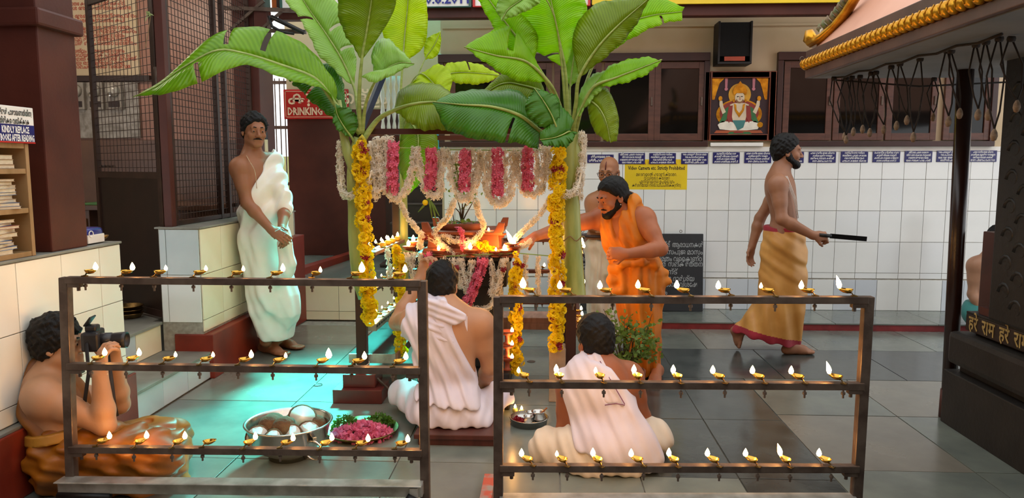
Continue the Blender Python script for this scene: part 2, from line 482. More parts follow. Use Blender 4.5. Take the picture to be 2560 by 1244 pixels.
# teal roof sheet over the court opening (daylight falls through it)
m = bpy.data.materials.new('teal_roof_sheet'); m.use_nodes = True
bb = m.node_tree.nodes['Principled BSDF']; bb.inputs['Base Color'].default_value = lin('#35c8c0'); bb.inputs['Roughness'].default_value = 0.5
tt = m.node_tree.nodes.new('ShaderNodeBsdfTranslucent'); tt.inputs[0].default_value = lin('#5ff0e4')
mx = m.node_tree.nodes.new('ShaderNodeMixShader'); mx.inputs[0].default_value = 0.8
m.node_tree.links.new(bb.outputs[0], mx.inputs[1]); m.node_tree.links.new(tt.outputs[0], mx.inputs[2])
m.node_tree.links.new(mx.outputs[0], m.node_tree.nodes['Material Output'].inputs[0])
sheet = MB()
n = 40
V = []; F = []
for i in range(n + 1):
    x = -2.4 + 1.45 * i / n
    for y in (6.4, 9.0):
        V.append((x, y, 3.32 + 0.02 * math.sin(i * math.pi / 2)))
for i in range(n):
    F.append((2 * i, 2 * i + 1, 2 * i + 3, 2 * i + 2))
sk = mesh_np('skylight', V, F, m, None, True); sk['kind'] = 'structure'

# unseen hall behind the camera: roof and walls added to cut front light
struct('ceiling_light_block', MB().box((-7.5, -4.0, 3.3), (7.0, -0.9, 3.4)), M_CEIL)
struct('wall_light_block_rear', MB().box((-7.5, -4.2, 0.0), (7.0, -4.0, 3.4)), M_CREAM)
struct('wall_light_block_left', MB().box((-3.0, -4.0, ZT), (-2.9, 3.3, 3.3)), M_MAROON)
struct('floor_hall', MB().box((-7.5, -4.0, -0.3), (7.0, -2.0, -0.001)), M_STONE2)
# ------------------------------------------------------------------ lamp racks in the foreground
ORD = ['first', 'second', 'third', 'fourth', 'fifth', 'sixth', 'seventh', 'eighth', 'ninth', 'tenth', 'eleventh', 'twelfth', 'thirteenth', 'fourteenth', 'fifteenth', 'sixteenth', 'seventeenth']
M_BRASS = mat('polished_brass', '#d9a94e', 0.22, 1.0, col2='#b9852f', scale=20)
M_BRASS_OLD = mat('tarnished_brass', '#a98a52', 0.35, 1.0, col2='#6d5430', scale=30)
M_STEEL = mat('stainless_steel', '#c9c6c0', 0.2, 1.0, col2='#b5b1aa', scale=4, bump=0.02, bscale=30, rough2=0.28)
M_WICK = mat('charred_wick', '#2a2320', 0.9)
M_ALU = mat('worn_aluminium_channel', '#c9c5bc', 0.38, 0.6, col2='#9d988d', scale=12, bump=0.06, bscale=60)
M_TERRA = mat('terracotta', '#8e4a2c', 0.75, col2='#71371f', scale=8, bump=0.1, bscale=50)
M_FLAME = emis('oil_flame', '#ffb862', 78.0)

def flame_mesh(w, h, lean=0.0):
    b = MB()
    prof = [(0.0, 0.0), (0.7, 0.12), (1.0, 0.34), (0.8, 0.57), (0.36, 0.83), (0.0, 1.0)]
    b.lathe([(r * w / 2, z * h) for r, z in prof], n=8)
    b.V = [(x + lean * (z / h) ** 2 * h, y, z) for x, y, z in b.V]
    o = b.build('flame', M_FLAME, None, smooth=True); me = o.data; bpy.data.objects.remove(o); return me
FLAMES = {'n': flame_mesh(0.02, 0.034), 's': flame_mesh(0.014, 0.024), 'b': flame_mesh(0.026, 0.044), 't': flame_mesh(0.02, 0.052, -0.25),
          'w': flame_mesh(0.03, 0.085, -0.35)}

def lamp_proto():
    """brass lamp clipped to a rack bar; origin on top of the bar, spout towards +x"""
    r = thing('oil_lamp', None, None)
    # leaf-shaped dish
    V = []; F = []; n = 20
    rings = [(0.0, 0.0), (0.45, 0.001), (0.8, 0.006), (1.0, 0.013), (1.03, 0.0135), (0.85, 0.0045), (0.45, -0.002), (0.0, -0.003)]
    for (k, z) in rings:
        for j in range(n):
            t = 2 * math.pi * j / n
            x = math.cos(t); y = math.sin(t)
            taper = 1.0 - 0.55 * max(0, x) ** 1.5
            V.append((0.006 + k * x * (0.031 if x > 0 else 0.022), k * y * 0.0185 * taper, 0.014 + z + 0.004 * k * max(0, x)))
    for i in range(len(rings) - 1):
        for j in range(n):
            F.append((i * n + j, i * n + (j + 1) % n, (i + 1) * n + (j + 1) % n, (i + 1) * n + j))
    b = MB(); b.add(V, F)
    b.build('bowl', M_BRASS, r, smooth=True)
    MB().tube([(-0.022, 0, 0.0), (-0.024, 0, 0.004), (-0.016, 0, 0.006), (-0.012, 0, 0.013), (-0.004, 0, 0.013)], 0.004, 8, flat=0.6).box((-0.032, -0.008, 0), (-0.01, 0.008, 0.004), 0.001).build('clip', M_BRASS_OLD, r, smooth=False)
    MB().lathe([(0.0, -0.056), (0.004, -0.056), (0.004, -0.043), (0.008, -0.042), (0.008, -0.033), (0.004, -0.032), (0.004, -0.027)], (-0.02, 0, 0), 8).build('bolt', M_IRON, r)
    MB().tube([(0.0, 0, 0.014), (0.02, 0, 0.022), (0.033, 0, 0.031)], 0.0022, 6).build('wick', M_WICK, r)
    MB().lathe([(0.0, 0.0175), (0.011, 0.0178)], (0.002, 0, 0), 16, sx=1.3).build('oil', mat('lamp_oil', '#6b4a14', 0.06, col2='#55390d'), r, smooth=True)
    return r
LAMP = lamp_proto()
LAMP_USED = [False]
def place_lamp(loc, rz, flame, label, group, scale=1.0):
    o = LAMP if not LAMP_USED[0] else copy_tree(LAMP)
    LAMP_USED[0] = True
    if o is LAMP:
        pass
    for ch in list(o.children):
        if ch.name.startswith('flame'):
            bpy.data.objects.remove(ch)
    if flame:
        f = link_mesh('flame', FLAMES[flame], o, (0.033, 0, 0.026))
        f.rotation_euler = (0, 0, -rz)
    o.location = loc; o.rotation_euler = (0, 0, rz); o.scale = (scale,) * 3
    o.name = 'oil_lamp'
    return tag(o, label, 'oil lamp', group)

def rack(name, label, posts, bars, Y, floor_post_y):
    """posts: list of (px_top, py_top, px_bottom at y 1244); bars: list of ((px,py),(px,py)) centres"""
    a0 = P(posts[0][0], posts[0][1], Y); b0 = P(posts[1][0], posts[1][1], Y)
    root = thing(name, label, 'lamp rack', ((a0.x + b0.x) / 2, Y, 0))
    for (px, py, qx) in posts:
        t = P(px, py, Y); q = P(qx, 1244, Y)
        d = (q - t) / (q.z - t.z)
        bot = t + d * (0.0 - t.z)
        MB().bar(t + Vector((0, 0, 0.012)), bot, 0.037, 0.037, up=(0, 1, 0)).build('post', M_IRON, root, bevel=0.003)
    out = []
    for (a, b) in bars:
        A = P(a[0], a[1], Y - 0.012); B = P(b[0], b[1], Y - 0.012)
        bo = MB().bar(A, B, 0.034, 0.027).build('bar', M_IRON, root, bevel=0.002)
        # corner gussets and their nuts
        for e, s in ((A, 1), (B, -1)):
            g = MB().obox(e + Vector((s * 0.032, 0.0, -0.021)), (1, 0, 0), (0, 1, 0), (0, 0, 1), 0.05, 0.028, 0.016)
            g.lathe([(0.0, -0.045), (0.007, -0.044), (0.007, -0.03), (0.004, -0.028)], e + Vector((s * 0.045, 0, 0)), 8)
            g.build('gusset', M_IRON, bo)
        out.append((A, B))
    return root, out

rl, bl = rack('lamp_rack', 'dark iron lamp rack on the left, three bars over an aluminium base',
              [(164, 700, 182), (1056, 708, 1064)], [((168, 699), (1052, 707)), ((172, 914), (1052, 925)), ((176, 1121), (1056, 1130))], 2.86, 0)
rr, br = rack('lamp_rack', 'dark iron lamp rack on the right in front of the seated priest',
              [(1246, 748, 1246), (2170, 748, 2140)], [((1250, 747), (2168, 749)), ((1250, 959), (2158, 964)), ((1250, 1168), (2146, 1170))], 2.80, 0)
# base channels near the floor
A = P(152, 1212, 2.83); B = P(1058, 1222, 2.83)
def up_(v, dz, dy=0.0): return Vector((v.x, v.y + dy, v.z + dz))
bs = MB().bar(A, B, 0.045, 0.05)
bs.bar(up_(A, .028, -.012), up_(B, .028, -.012), 0.07, 0.006)
bo = bs.build('base_channel', M_ALU, rl, bevel=0.003)
MB().box((B.x - 0.05, B.y - .04, B.z - .06), (B.x - 0.015, B.y - .02, B.z + .02), 0.004).build('end_bracket', M_ALU, rl)
MB().tube([(B.x - .01, B.y - .045, B.z - .09), (B.x - .035, B.y - .045, B.z - .03), (B.x - .06, B.y - .04, B.z - .015)], [0.018, 0.022, 0.016], 10).build('rubber_foot', M_BLACK, rl, smooth=True)
MB().tube([up_(A, -.035, -.02), up_(A, -.035, -.02) + Vector((.22, 0, 0))], 0.016, 10).build('rubber_foot', M_BLACK, rl, smooth=True)
A = P(1250, 1250, 2.79); B = P(2136, 1250, 2.79)
MB().bar(A, B, .05, .04).build('base_channel', M_ALU, rr)

LEFT = [[(255, 'n'), (345, 'n'), (427, 's'), (525, 's'), (618, 's'), (715, 'n'), (810, 's'), (911, 'b'), (1016, 'n')],
        [(258, 'n'), (343, 'n'), (438, 's'), (530, 's'), (627, 'n'), (712, 's'), (820, 'b'), (911, 'n'), (1014, 'n')],
        [(259, 'n'), (350, 'n'), (448, 'n'), (528, None), (627, 'n'), (725, 'n'), (822, 'n'), (915, 'n'), (1016, 'n')]]
RIGHT = [[(1307, 'b'), (1398, 'n'), (1497, 'n'), (1592, 'n'), (1688, 'n'), (1789, 'n'), (1897, 's'), (1995, 'n'), (2090, 't')],
         [(1296, 's'), (1391, 'n'), (1490, 's'), (1587, 'n'), (1686, 'n'), (1785, 'n'), (1885, 'n'), (1982, 'n'), (2078, 't')],
         [(1304, 'n'), (1394, 's'), (1486, 'n'), (1583, 'n'), (1680, 'n'), (1778, 'n'), (1875, 'n'), (1965, 't'), (2063, 'n')]]
BARN = ['top', 'middle', 'lowest']
rnd = random.Random(5)
FN = {'n': 'lit', 's': 'with a small flame', 'b': 'with a big flame', 't': 'with a tall leaning flame', None: 'unlit', 'w': 'with a wide flame'}
for side, rows, bars in (('left', LEFT, bl), ('right', RIGHT, br)):
    for j, row in enumerate(rows):
        A, B = bars[j]
        for i, (px, fl) in enumerate(row):
            t = (P(px, 900, A.y).x - A.x) / (B.x - A.x)
            c = A.lerp(B, t)
            if side == 'left':
                rz = rnd.uniform(-0.6, 0.1) if j < 1 else rnd.uniform(0.1, 0.9)
            else:
                rz = math.pi - rnd.uniform(-0.5, 0.4) if j < 1 else math.pi - rnd.uniform(0.5, 1.2)
            d = Vector((math.cos(rz), math.sin(rz), 0)) * 0.033
            place_lamp((c.x - d.x, c.y - d.y * 0.3, c.z + 0.0138), rz, fl,
                       f'brass oil lamp {FN[fl]}, {ORD[i]} from left, {BARN[j]} bar, {side} rack', f'oil lamps on the {side} rack')

# ------------------------------------------------------------------ canopy frame around the altar
pv_loc = FP(905, 990)
pv = thing('canopy_frame', 'maroon iron canopy frame with four posts standing around the altar', 'canopy frame', (-0.48, 4.9, 0))
YF, YR = 4.42, 5.42
XL = P(902, 700, YF).x; XR = P(1428, 700, YF).x
XRL = P(992, 600, YR).x; XRR = P(1420, 600, YR).x
ZC = 1.63
def post(x, y, w, z1=ZC, name='post', z0=0.0):
    return MB().box((x - w / 2, y - w / 2, z0), (x + w / 2, y + w / 2, z1), 0.004).build(name, M_MAROON_DK, pv)
post(XL, YF, 0.062); post(XR, YF, 0.062); post(XRL, YR, 0.055); post(XRR, YR, 0.055)
for (a, b) in (((XL, YF), (XR, YF)), ((XRL, YR), (XRR, YR)), ((XL, YF), (XRL, YR)), ((XR, YF), (XRR, YR))):
    MB().bar((a[0], a[1], ZC - 0.005), (b[0], b[1], ZC - 0.005), 0.03, 0.032).build('top_bar', M_MAROON, pv)
MB().bar((XL + .03, YF, 0.17), FP(1005, 1008, 0.0) + Vector((0, 0, 0.008)), 0.012, 0.012).build('brace', M_IRON, pv)
p = FP(898, 1012)
for (w, z0, z1) in ((0.30, 0.0, 0.085), (0.20, 0.085, 0.165)):
    MB().box((XL - w / 2, YF - w / 2, z0), (XL + w / 2, YF + w / 2, z1), 0.005).build('pedestal_step', mat('red_pedestal', '#6e2a22', 0.4, col2='#561d18', scale=6, bump=0.06), pv)
MB().box((XR - 0.13, YF - 0.06, 0.0), (XR - 0.03, YF + 0.09, 0.33), 0.006).build('stone_block', mat('pale_stone_block', '#b39a80', 0.7, col2='#97806a', scale=10, bump=0.1), pv)
for k in range(2):
    MB().tube([(XL + 0.04 * math.cos(t), YF + 0.04 * math.sin(t) - .0, 0.20 + .012 * k + 0.01 * math.sin(t * 1.0)) for t in [i * math.pi / 8 for i in range(17)]], 0.003, 6).build('wire', M_WHITE, pv, smooth=True)

# lamp shelves along the sides and the back of the frame
def shelf(label, a, b, w=0.07, h=0.022, m=M_MAROON, name='lamp_shelf'):
    a = Vector(a); b = Vector(b)
    o = MB().bar(a, b, w, h).build(name, m, None, base=((a + b) / 2), bevel=0.002)
    return tag(o, label, 'shelf')
M_SHELFW = mat('worn_wood_shelf', '#8a5c42', 0.55, col2='#6c432e', scale=10, bump=0.08, stretch=(1, 5, 1))
ZS = (0.885, 0.655, 0.425)
shelf('narrow wooden lamp shelf holding lemons and lit lamps, left side of the canopy', (XL + .045, YF + .04, ZS[0]), (XRL + .05, YR - .04, ZS[0]), .08, .022, M_SHELFW)
shelf('slotted metal lamp shelf at mid height, left side of the canopy', (XL + .045, YF + .04, ZS[1]), (XRL + .05, YR - .04, ZS[1]), .06, .018, M_IRON)
so = shelf('slotted pale metal angle shelf with lamps, low on the left of the canopy', (XL + .05, YF + .04, ZS[2]), (XRL + .05, YR - .04, ZS[2]), .06, .045, M_ALU)
a0 = Vector((XL + .05, YF + .04, ZS[2])); b0 = Vector((XRL + .05, YR - .04, ZS[2]))
for i in range(16):
    c = a0.lerp(b0, (i + .5) / 16)
    MB().bar(c + Vector((.031, -.02, .006)), c + Vector((.031, .012, .006)), .003, .012).build('slot', M_BLACK, so)
for k, z in enumerate(ZS):
    shelf(f'maroon lamp shelf across the back of the canopy, {["upper", "middle", "lower"][k]} of three', (XRL, YR - .04, z), (XRR, YR - .04, z), .06, .024, M_MAROON)
    shelf(f'maroon lamp shelf on the right side of the canopy, {["upper", "middle", "lower"][k]} of three', (XR + .045, YF + .05, z), (XRR + .05, YR - .05, z), .06, .02, M_MAROON)
# sheet-metal bench low on the left and wooden bench behind
bn = thing('low_bench', 'low bench with a shiny sheet-metal top left of the altar', 'bench', (-1.07, 4.9, 0))
MB().box((XL - .09, YF + .03, 0.245), (XL + .20, YR - .02, 0.262), 0.003).build('metal_top', mat('shiny_sheet_metal', '#c4c2bb', 0.16, 1.0, col2='#8a847b', scale=7, bump=0.05, bscale=14, contrast=(0.3, 0.5)), bn)
MB().box((XL - .092, YF + .02, 0.205), (XL + .20, YF + .035, 0.262), 0.002).build('front_rail', M_ALU, bn)
MB().box((XL + .20, YF + .02, 0.205), (XL + .215, YR, 0.266), 0.002).build('wood_edge', M_SHELFW, bn)
for (x, y) in ((XL - .07, YR - .05), (XL + .185, YR - .05), (XL + .185, YF + .07), (XL - .07, YF + .07)):
    MB().box((x - .015, y - .015, 0), (x + .015, y + .015, .245)).build('leg', M_IRON, bn)
bn2 = thing('long_bench', 'long pinkish wooden bench behind the altar below the lamp shelves', 'bench', (-.4, 5.5, 0))
M_PINKW = mat('pinkish_planed_wood', '#b0806a', 0.5, col2='#93644f', scale=7, bump=0.05, stretch=(4, 1, 1))
MB().box((XRL + .1, 5.46, 0.25), (XRR + .05, 5.72, 0.29), 0.004).build('plank', M_PINKW, bn2)
MB().box((XRL + .1, 5.46, 0.20), (XRR + .05, 5.475, 0.25), 0.002).build('apron', M_PINKW, bn2)
for x in (XRL + .14, XRR - .02):
    for y in (5.5, 5.68):
        MB().box((x - .02, y - .02, 0), (x + .02, y + .02, .25)).build('leg', M_PINKW, bn2)

# lemons hollowed into lamps, and small lamps on the shelves
M_LEMON = mat('yellow_lemon_skin', '#d8b23a', 0.5, col2='#b98f22', scale=12, bump=0.08)
def lemon(loc, label, flame='s', group='lemon lamps on the upper side shelf'):
    r = thing('lemon_lamp', label, 'lamp', loc, group)
    MB().lathe([(0.0, 0), (0.012, .001), (0.02, .008), (0.023, .018), (0.02, .028), (0.015, .033), (0.012, .028), (0.0, .022)], loc, 14).build('lemon_half', M_LEMON, r, smooth=True)
    if flame:
        link_mesh('flame', FLAMES[flame], r, (0, 0, 0.03))
    return r
A0 = Vector((XL + .045, YF + .04, ZS[0] + .0112)); B0 = Vector((XRL + .05, YR - .04, ZS[0] + .0112))
for i, t in enumerate((0.30, 0.46, 0.60, 0.76, 0.92)):
    lemon(A0.lerp(B0, t) + Vector((.016, 0, 0)), f'lemon half burning as a lamp, {ORD[i]} from the front on the left upper shelf', 'n' if i % 2 else 's')
for i, t in enumerate((0.16, 0.34, 0.5, 0.66)):
    place_lamp(A0.lerp(B0, t) + Vector((-.014, 0, 0)), math.pi * (1.0 if i else .9), 'n', f'small brass lamp beside the lemons, {ORD[i]} from the front', 'lamps on the left upper shelf', 0.8)
for k, zz in ((1, ZS[1] + .0095), (2, ZS[2] + .023)):
    A1 = Vector((XL + .05, YF + .04, zz)); B1 = Vector((XRL + .05, YR - .04, zz))
    for i, t in enumerate((0.25, 0.42, 0.6, 0.8)):
        place_lamp(A1.lerp(B1, t), math.pi, 's' if i else 'n', f'small brass lamp on the left {["", "middle", "low"][k]} shelf, {ORD[i]} from the front', f'lamps on the left {["", "middle", "low"][k]} shelf', 0.85)
# lamps on the back shelves
for k, pts in enumerate((((1075, 'n'), (1302, 's'), (1336, 's'), (1360, 'n'), (1385, 's')), ((1044, 's'), (1358, 'n'), (1310, None)), ((1304, 'n'), (1358, 's'), (1396, 's')))):
    for i, (px, fl) in enumerate(pts):
        place_lamp(Vector((P(px, 600, YR - .04).x, YR - .04, ZS[k] + .0125)), math.pi / 2 * 3.2, fl, f'brass lamp {FN[fl]}, {ORD[i]} from left on the {["upper", "middle", "lower"][k]} back shelf', 'lamps on the back shelves', 0.9)
# lamps on the right side shelves, flames leaning out past the stem
for k in range(3):
    A1 = Vector((XR + .055, YF + .05, ZS[k] + .0105)); B1 = Vector((XRR + .06, YR - .05, ZS[k] + .0105))
    for i, t in enumerate((0.1, 0.3, 0.5)):
        fl = ('w' if (k == 1 and i == 0) else 'n')
        place_lamp(A1.lerp(B1, t) + Vector((-.005, 0, 0)), -0.2, fl, f'brass lamp on the {["upper", "middle", "lower"][k]} right shelf of the canopy, {ORD[i]} from the front', 'lamps on the right side shelves', 0.9)
# ------------------------------------------------------------------ signs and plaques on the back wall
M_NAVY = mat('navy_enamel', '#1f1f6b', 0.35, col2='#191958', scale=4)
M_INKW = mat('white_lettering', '#f2f2ee', 0.6)
M_INKK = mat('black_lettering', '#17130c', 0.6)
M_INKB = mat('blue_lettering', '#20247e', 0.6)
M_INKR = mat('red_lettering', '#a8402c', 0.6)
M_YELLOW = mat('yellow_enamel', '#e6c81f', 0.4, col2='#d9b918', scale=3)
M_REDSIGN = mat('red_enamel', '#c3201a', 0.35, col2='#ab1914', scale=4)
M_GOLDP = mat('gold_paint', '#d9a029', 0.3, 0.75, col2='#a8711a', scale=18, bump=0.1, bscale=60)
PLQ = [1501, 1579, 1656, 1736, 1815, 1894, 1975, 2055, 2135, 2215, 2295, 2375, 2456]
LINES = [['ശ്രീഹനുമതെ നമഃ', 'ശ്രീഹനുമാൻ'], ['ശ്രീഗുരു ചരണ സരോജ', 'നിജ മന മുകുര സുധാരി', 'ബരണൗ രഘുബര ബിമല', 'യശ ദായകു ഫല ചാരി'],
         ['ബുദ്ധിഹീന തനു ജാനികേ', 'സുമിരൗ പവന കുമാര', 'ബല ബുദ്ധി വിദ്യാ ദേഹു', 'ഹരഹു കലേശ വികാര'], ['ജയ ഹനുമാൻ ജ്ഞാന ഗുണ', 'ജയ കപീശ തിഹു ലോക', 'രാമ ദൂത അതുലിത ബല', 'അഞ്ജനി പുത്ര പവന'],
         ['മഹാബീര ബിക്രമ ബജ', 'കുമതി നിവാര സുമതി', 'കഞ്ചന ബരണ ബിരാജ', 'കാനന കുണ്ഡല കുഞ്ചി'], ['ഹാഥ ബജ്ര അരു ധ്വജാ', 'കാന്ധേ മൂഞ്ജ ജനേഊ', 'ശങ്കര സുവന കേസരീ', 'തേജ പ്രതാപ മഹാ ജഗ']]
for i, px in enumerate(PLQ):
    y0, y1 = (387, 406) if i == 0 else ((382, 410) if i < 4 else (381 - (i - 4) * .45, 407 - (i - 4) * .55))
    c = P(px, (y0 + y1) / 2, BW - .012); w = 0.248; h = 0.103 if i else 0.078
    lab = f'navy enamel plaque with white lettering, {ORD[i]} from the left along the tiled wall'
    r = thing('wall_plaque', lab, 'plaque', (c.x, BW - .009, c.z - h / 2), 'navy plaques along the tiled wall')
    MB().box((c.x - w / 2, BW - .0215, c.z - h / 2), (c.x + w / 2, BW - .0155, c.z + h / 2), .001).build('plate', M_NAVY, r)
    ls = LINES[i] if i < 6 else LINES[1 + (i * 2) % 5]
    for k, l in enumerate(ls):
        zz = c.z + h / 2 - h * (k + .5 + .1) / (len(ls) + .2)
        text('lettering', l, (c.x, BW - .0225, zz), h / (len(ls) + .6) * 1.12, M_INKW, r, width=w * (.72 + .16 * ((i + k) % 2)), bold=.0006)
    for s in (-1, 1):
        MB().ball((c.x + s * (w / 2 - .008), BW - .022, c.z + h / 2 - .008), .003, 6, 4).build('screw', M_STEEL, r)
# yellow notice
a = P(1562, 398, BW - .01); b = P(1717, 474, BW - .01)
r = thing('notice_board', 'yellow notice forbidding video cameras, on the tiles beside the bald man', 'sign', ((a.x + b.x) / 2, BW - .0145, b.z))
MB().box((a.x, BW - .0145, b.z), (b.x, BW - .0105, a.z), .0015).build('plate', M_YELLOW, r)
cx = (a.x + b.x) / 2 + .01
def tline(body, px, py, h, m, width, par=r, Y=BW - .0155, bold=0.0):
    c = P(px, py, Y); return text('lettering', body, (c.x, Y, c.z), h, m, par, width=width, bold=bold)
tline('Mobile Phones, Camera,', 1640, 408, .045, mat('orange_lettering', '#b06a1c', .6), .40)
tline('Video Camera etc. Strictly Prohibited', 1641, 420, .05, M_INKK, .53, bold=.0012)
tline('മൊബൈൽ ഫോൺ,ക്യാമറ,', 1641, 436, .045, M_INKK, .38)
tline('വീഡിയോ ക്യാമറ', 1642, 445, .045, M_INKK, .24)
tline('എന്നിവയുടെ ഉപയോഗം', 1642, 454, .045, M_INKK, .33)
tline('കർശനമായി നിരോധിച്ചിരിക്കുന്നു', 1641, 463, .045, M_INKK, .46)
# blackboard leaning on the wall
a = P(1452, 583, 6.98); b = P(1758, 775, 6.9)
r = thing('blackboard', 'black chalkboard with white handwriting leaning on the tiled wall', 'blackboard', ((a.x + b.x) / 2, 6.9, .062))
M_SLATE = mat('black_slate', '#23262a', 0.6, col2='#1b1d21', scale=5, bump=.03)
lean = Vector((0, .10, .99)).normalized(); zb = .064; H = (a.z - zb) / lean.z
bx0, bx1 = a.x, b.x; yb = 6.92
o = MB().obox(Vector(((bx0 + bx1) / 2, yb, zb)) + lean * H / 2, (1, 0, 0), Vector((0, lean.z, -lean.y)), lean, bx1 - bx0, .018, H).build('board', M_SLATE, r, bevel=.006)
M_CHALK = mat('white_chalk', '#aeb2b4', .9)
CH = [(1706, 613, 'ശ്രീ ആരാധനകൾ', .38), (1700, 631, 'ദിവസപൂജ മാസം', .42), (1698, 648, 'വ്രതം വൈകുണ്ഠ', .42), (1700, 661, 'ശ്രീ സങ്കീർത്തന', .42), (1672, 680, 'ഉണ്ട്', .16),
      (1690, 697, 'വന്ദ ദാർശ്യ', .34), (1694, 711, 'ഈശ്വര വിശേഷ', .36), (1660, 730, 'ഓം', .06), (1463, 632, 'നാമ', .1), (1462, 647, 'ജപം', .1), (1462, 664, 'ദേവ', .12), (1463, 680, 'സന്ധ്യ', .12), (1462, 716, 'ഉഷ', .07), (1462, 732, 'പൂജ', .07)]
for (px, py, tx, wd_) in CH:
    z = P(px, py, 6.93).z; t = (z - zb) / lean.z
    yy = yb + lean.y * t - .0105
    text('chalk_writing', tx, (P(px, py, yy).x, yy, z), .07, M_CHALK, r, rot=(math.pi / 2 - math.atan2(lean.y, lean.z), 0, 0), width=wd_)
for px in (1457, 1702):
    c = P(px, 580, 6.98); MB().tube([c + Vector((.012 * math.cos(t), 0, .012 * math.sin(t) + .008)) for t in [i * math.pi / 4 for i in range(9)]], .0025, 6).build('hanging_ring', M_IRON, r, smooth=True)
# framed seated deity painting
a = P(1763, 178, BW - .06); b = P(1935, 352, BW - .04)
zc0, zc1 = b.z, a.z
r = thing('framed_painting', 'wooden framed painting of a crowned seated figure with gold ornaments', 'painting', ((a.x + b.x) / 2, BW - .02, zc0))
M_FRAME = mat('red_brown_frame_wood', '#7c3a20', 0.3, col2='#642b16', scale=9, stretch=(1, 1, 3), coat=.3)
fw = .062; ya, yb2 = BW - .055, BW - .012
tl = .015
for (lo, hi) in (((a.x, zc0), (a.x + fw, zc1)), ((b.x - fw, zc0), (b.x, zc1)), ((a.x + fw, zc0), (b.x - fw, zc0 + fw)), ((a.x + fw, zc1 - fw), (b.x - fw, zc1))):
    MB().box((lo[0], ya, lo[1]), (hi[0], yb2, hi[1]), .008).box((lo[0] + (fw * .7 if lo[0] > a.x - .001 and hi[0] - lo[0] < .1 and lo[0] < b.x - .3 else 0), ya - .0, lo[1]), (hi[0], ya + .012, hi[1]), .002).build('frame_side', M_FRAME, r)
yc = BW - .03
MB().box((a.x + fw, yc, zc0 + fw), (b.x - fw, yc + .01, zc1 - fw)).build('canvas', mat('plum_canvas', '#33141b', .6, col2='#260e14', scale=3), r)
pcx = (a.x + b.x) / 2; pz0 = zc0 + fw; ph = zc1 - zc0 - 2 * fw
def flat(name, pts, m, y, par=r, th=.003):
    MB().prism([(pcx + x * ph, pz0 + z * ph) for x, z in pts], 'y', y - th, y).build(name, m, par)
def oval(cx, cz, rx, rz, n=28, a0=0, a1=2 * math.pi):
    return [(cx + rx * math.cos(a0 + (a1 - a0) * i / n), cz + rz * math.sin(a0 + (a1 - a0) * i / n)) for i in range(n)]
MK = lambda n_, c: mat('painted_' + n_, c, .5, scale=14)
pc, pg, pr, pgr, pw, po = MK('cream', '#d9c6a8'), M_GOLDP, MK('red', '#8d2a20'), MK('green', '#2f6a3a'), MK('white', '#e9e2d2'), MK('orange', '#a8512a')
flat('throne_back', oval(0, .36, .41, .27), pg, yc - .001); flat('throne_cushion', oval(0, .38, .35, .23), pr, yc - .003)
flat('halo', oval(0, .71, .20, .2), MK('saffron', '#d59a1e'), yc - .002)
for s in (-1, 1):
    flat('curtain', [(s * .46, 1.0), (s * .28, 1.0), (s * .36, .92), (s * .40, .8), (s * .45, .62), (s * .49, .62), (s * .5, 1.0)][::s], pg, yc - .001)
    flat('tassel', [(s * .22, 1.0), (s * .27, 1.0), (s * .265, .84), (s * .225, .84)][::s], MK('pink', '#c77a86'), yc - .001)
    flat('tassel_end', oval(s * .245, .81, .03, .03, 12), MK('pink', '#c77a86'), yc - .003)
    flat('leg', [(0, .16), (s * .12, .22), (s * .3, .24), (s * .38, .17), (s * .34, .09), (s * .15, .07), (0, .07)][::s], pw, yc - .006)
    flat('sleeve', [(s * .16, .52), (s * .25, .46), (s * .31, .3), (s * .36, .2), (s * .26, .22), (s * .17, .34)][::s], pgr, yc - .006)
    flat('sash', [(s * .12, .52), (s * .19, .5), (s * .22, .3), (s * .18, .2), (s * .13, .3)][::s], pr, yc - .0075)
    flat('forearm', [(s * .24, .40), (s * .30, .36), (s * .36, .52), (s * .36, .60), (s * .31, .6), (s * .29, .5)][::s], pc, yc - .008)
    flat('raised_hand', oval(s * .345, .64, .035, .045, 12), pg, yc - .009)
    flat('earring', oval(s * .105, .60, .02, .03, 10), pg, yc - .011)
flat('torso', [(-.17, .53), (-.1, .56), (.1, .56), (.17, .53), (.14, .36), (.1, .2), (-.1, .2), (-.14, .36)], pc, yc - .005)
flat('necklace', [(-.1, .55), (-.08, .42), (0, .3), (.08, .42), (.1, .55), (.06, .53), (.05, .44), (0, .38), (-.05, .44), (-.06, .53)], pg, yc - .0085)
flat('waist_sash', [(-.12, .25), (.12, .25), (.08, .12), (-.02, .07), (-.06, .15)], MK('teal', '#3b7a78'), yc - .009)
flat('face', oval(0, .655, .085, .105), pc, yc - .008); flat('beard', oval(0, .6, .07, .045, 16), MK('brown', '#8a5a34'), yc - .0095)
flat('chin', oval(0, .63, .05, .05, 16), pc, yc - .011)
flat('crown', [(-.11, .70), (-.13, .78), (-.09, .85), (-.05, .88), (0, .95), (.05, .88), (.09, .85), (.13, .78), (.11, .70), (.06, .735), (-.06, .735)], pg, yc - .011)
for s in (-1, 1):
    flat('eye', oval(s * .035, .675, .018, .008, 10), M_INKK, yc - .0125)
flat('base_cloth', [(-.44, .02), (-.4, .07), (.4, .07), (.44, .02)], po, yc - .003); flat('base_flowers', [(-.2, .0), (-.16, .045), (.2, .045), (.24, .0)], pgr, yc - .005)
flat('mace', oval(.38, .17, .05, .05, 14), pg, yc - .009)
flat('mouth', oval(0, .628, .02, .006, 10), pr, yc - .014); flat('nose', [(-.008, .68), (.008, .68), (.014, .645), (-.014, .645)], MK('tan', '#b9906a'), yc - .013)
flat('garland', [(-.1, .02), (.1, .02), (.06, .05), (-.06, .05)], pr, yc - .007)
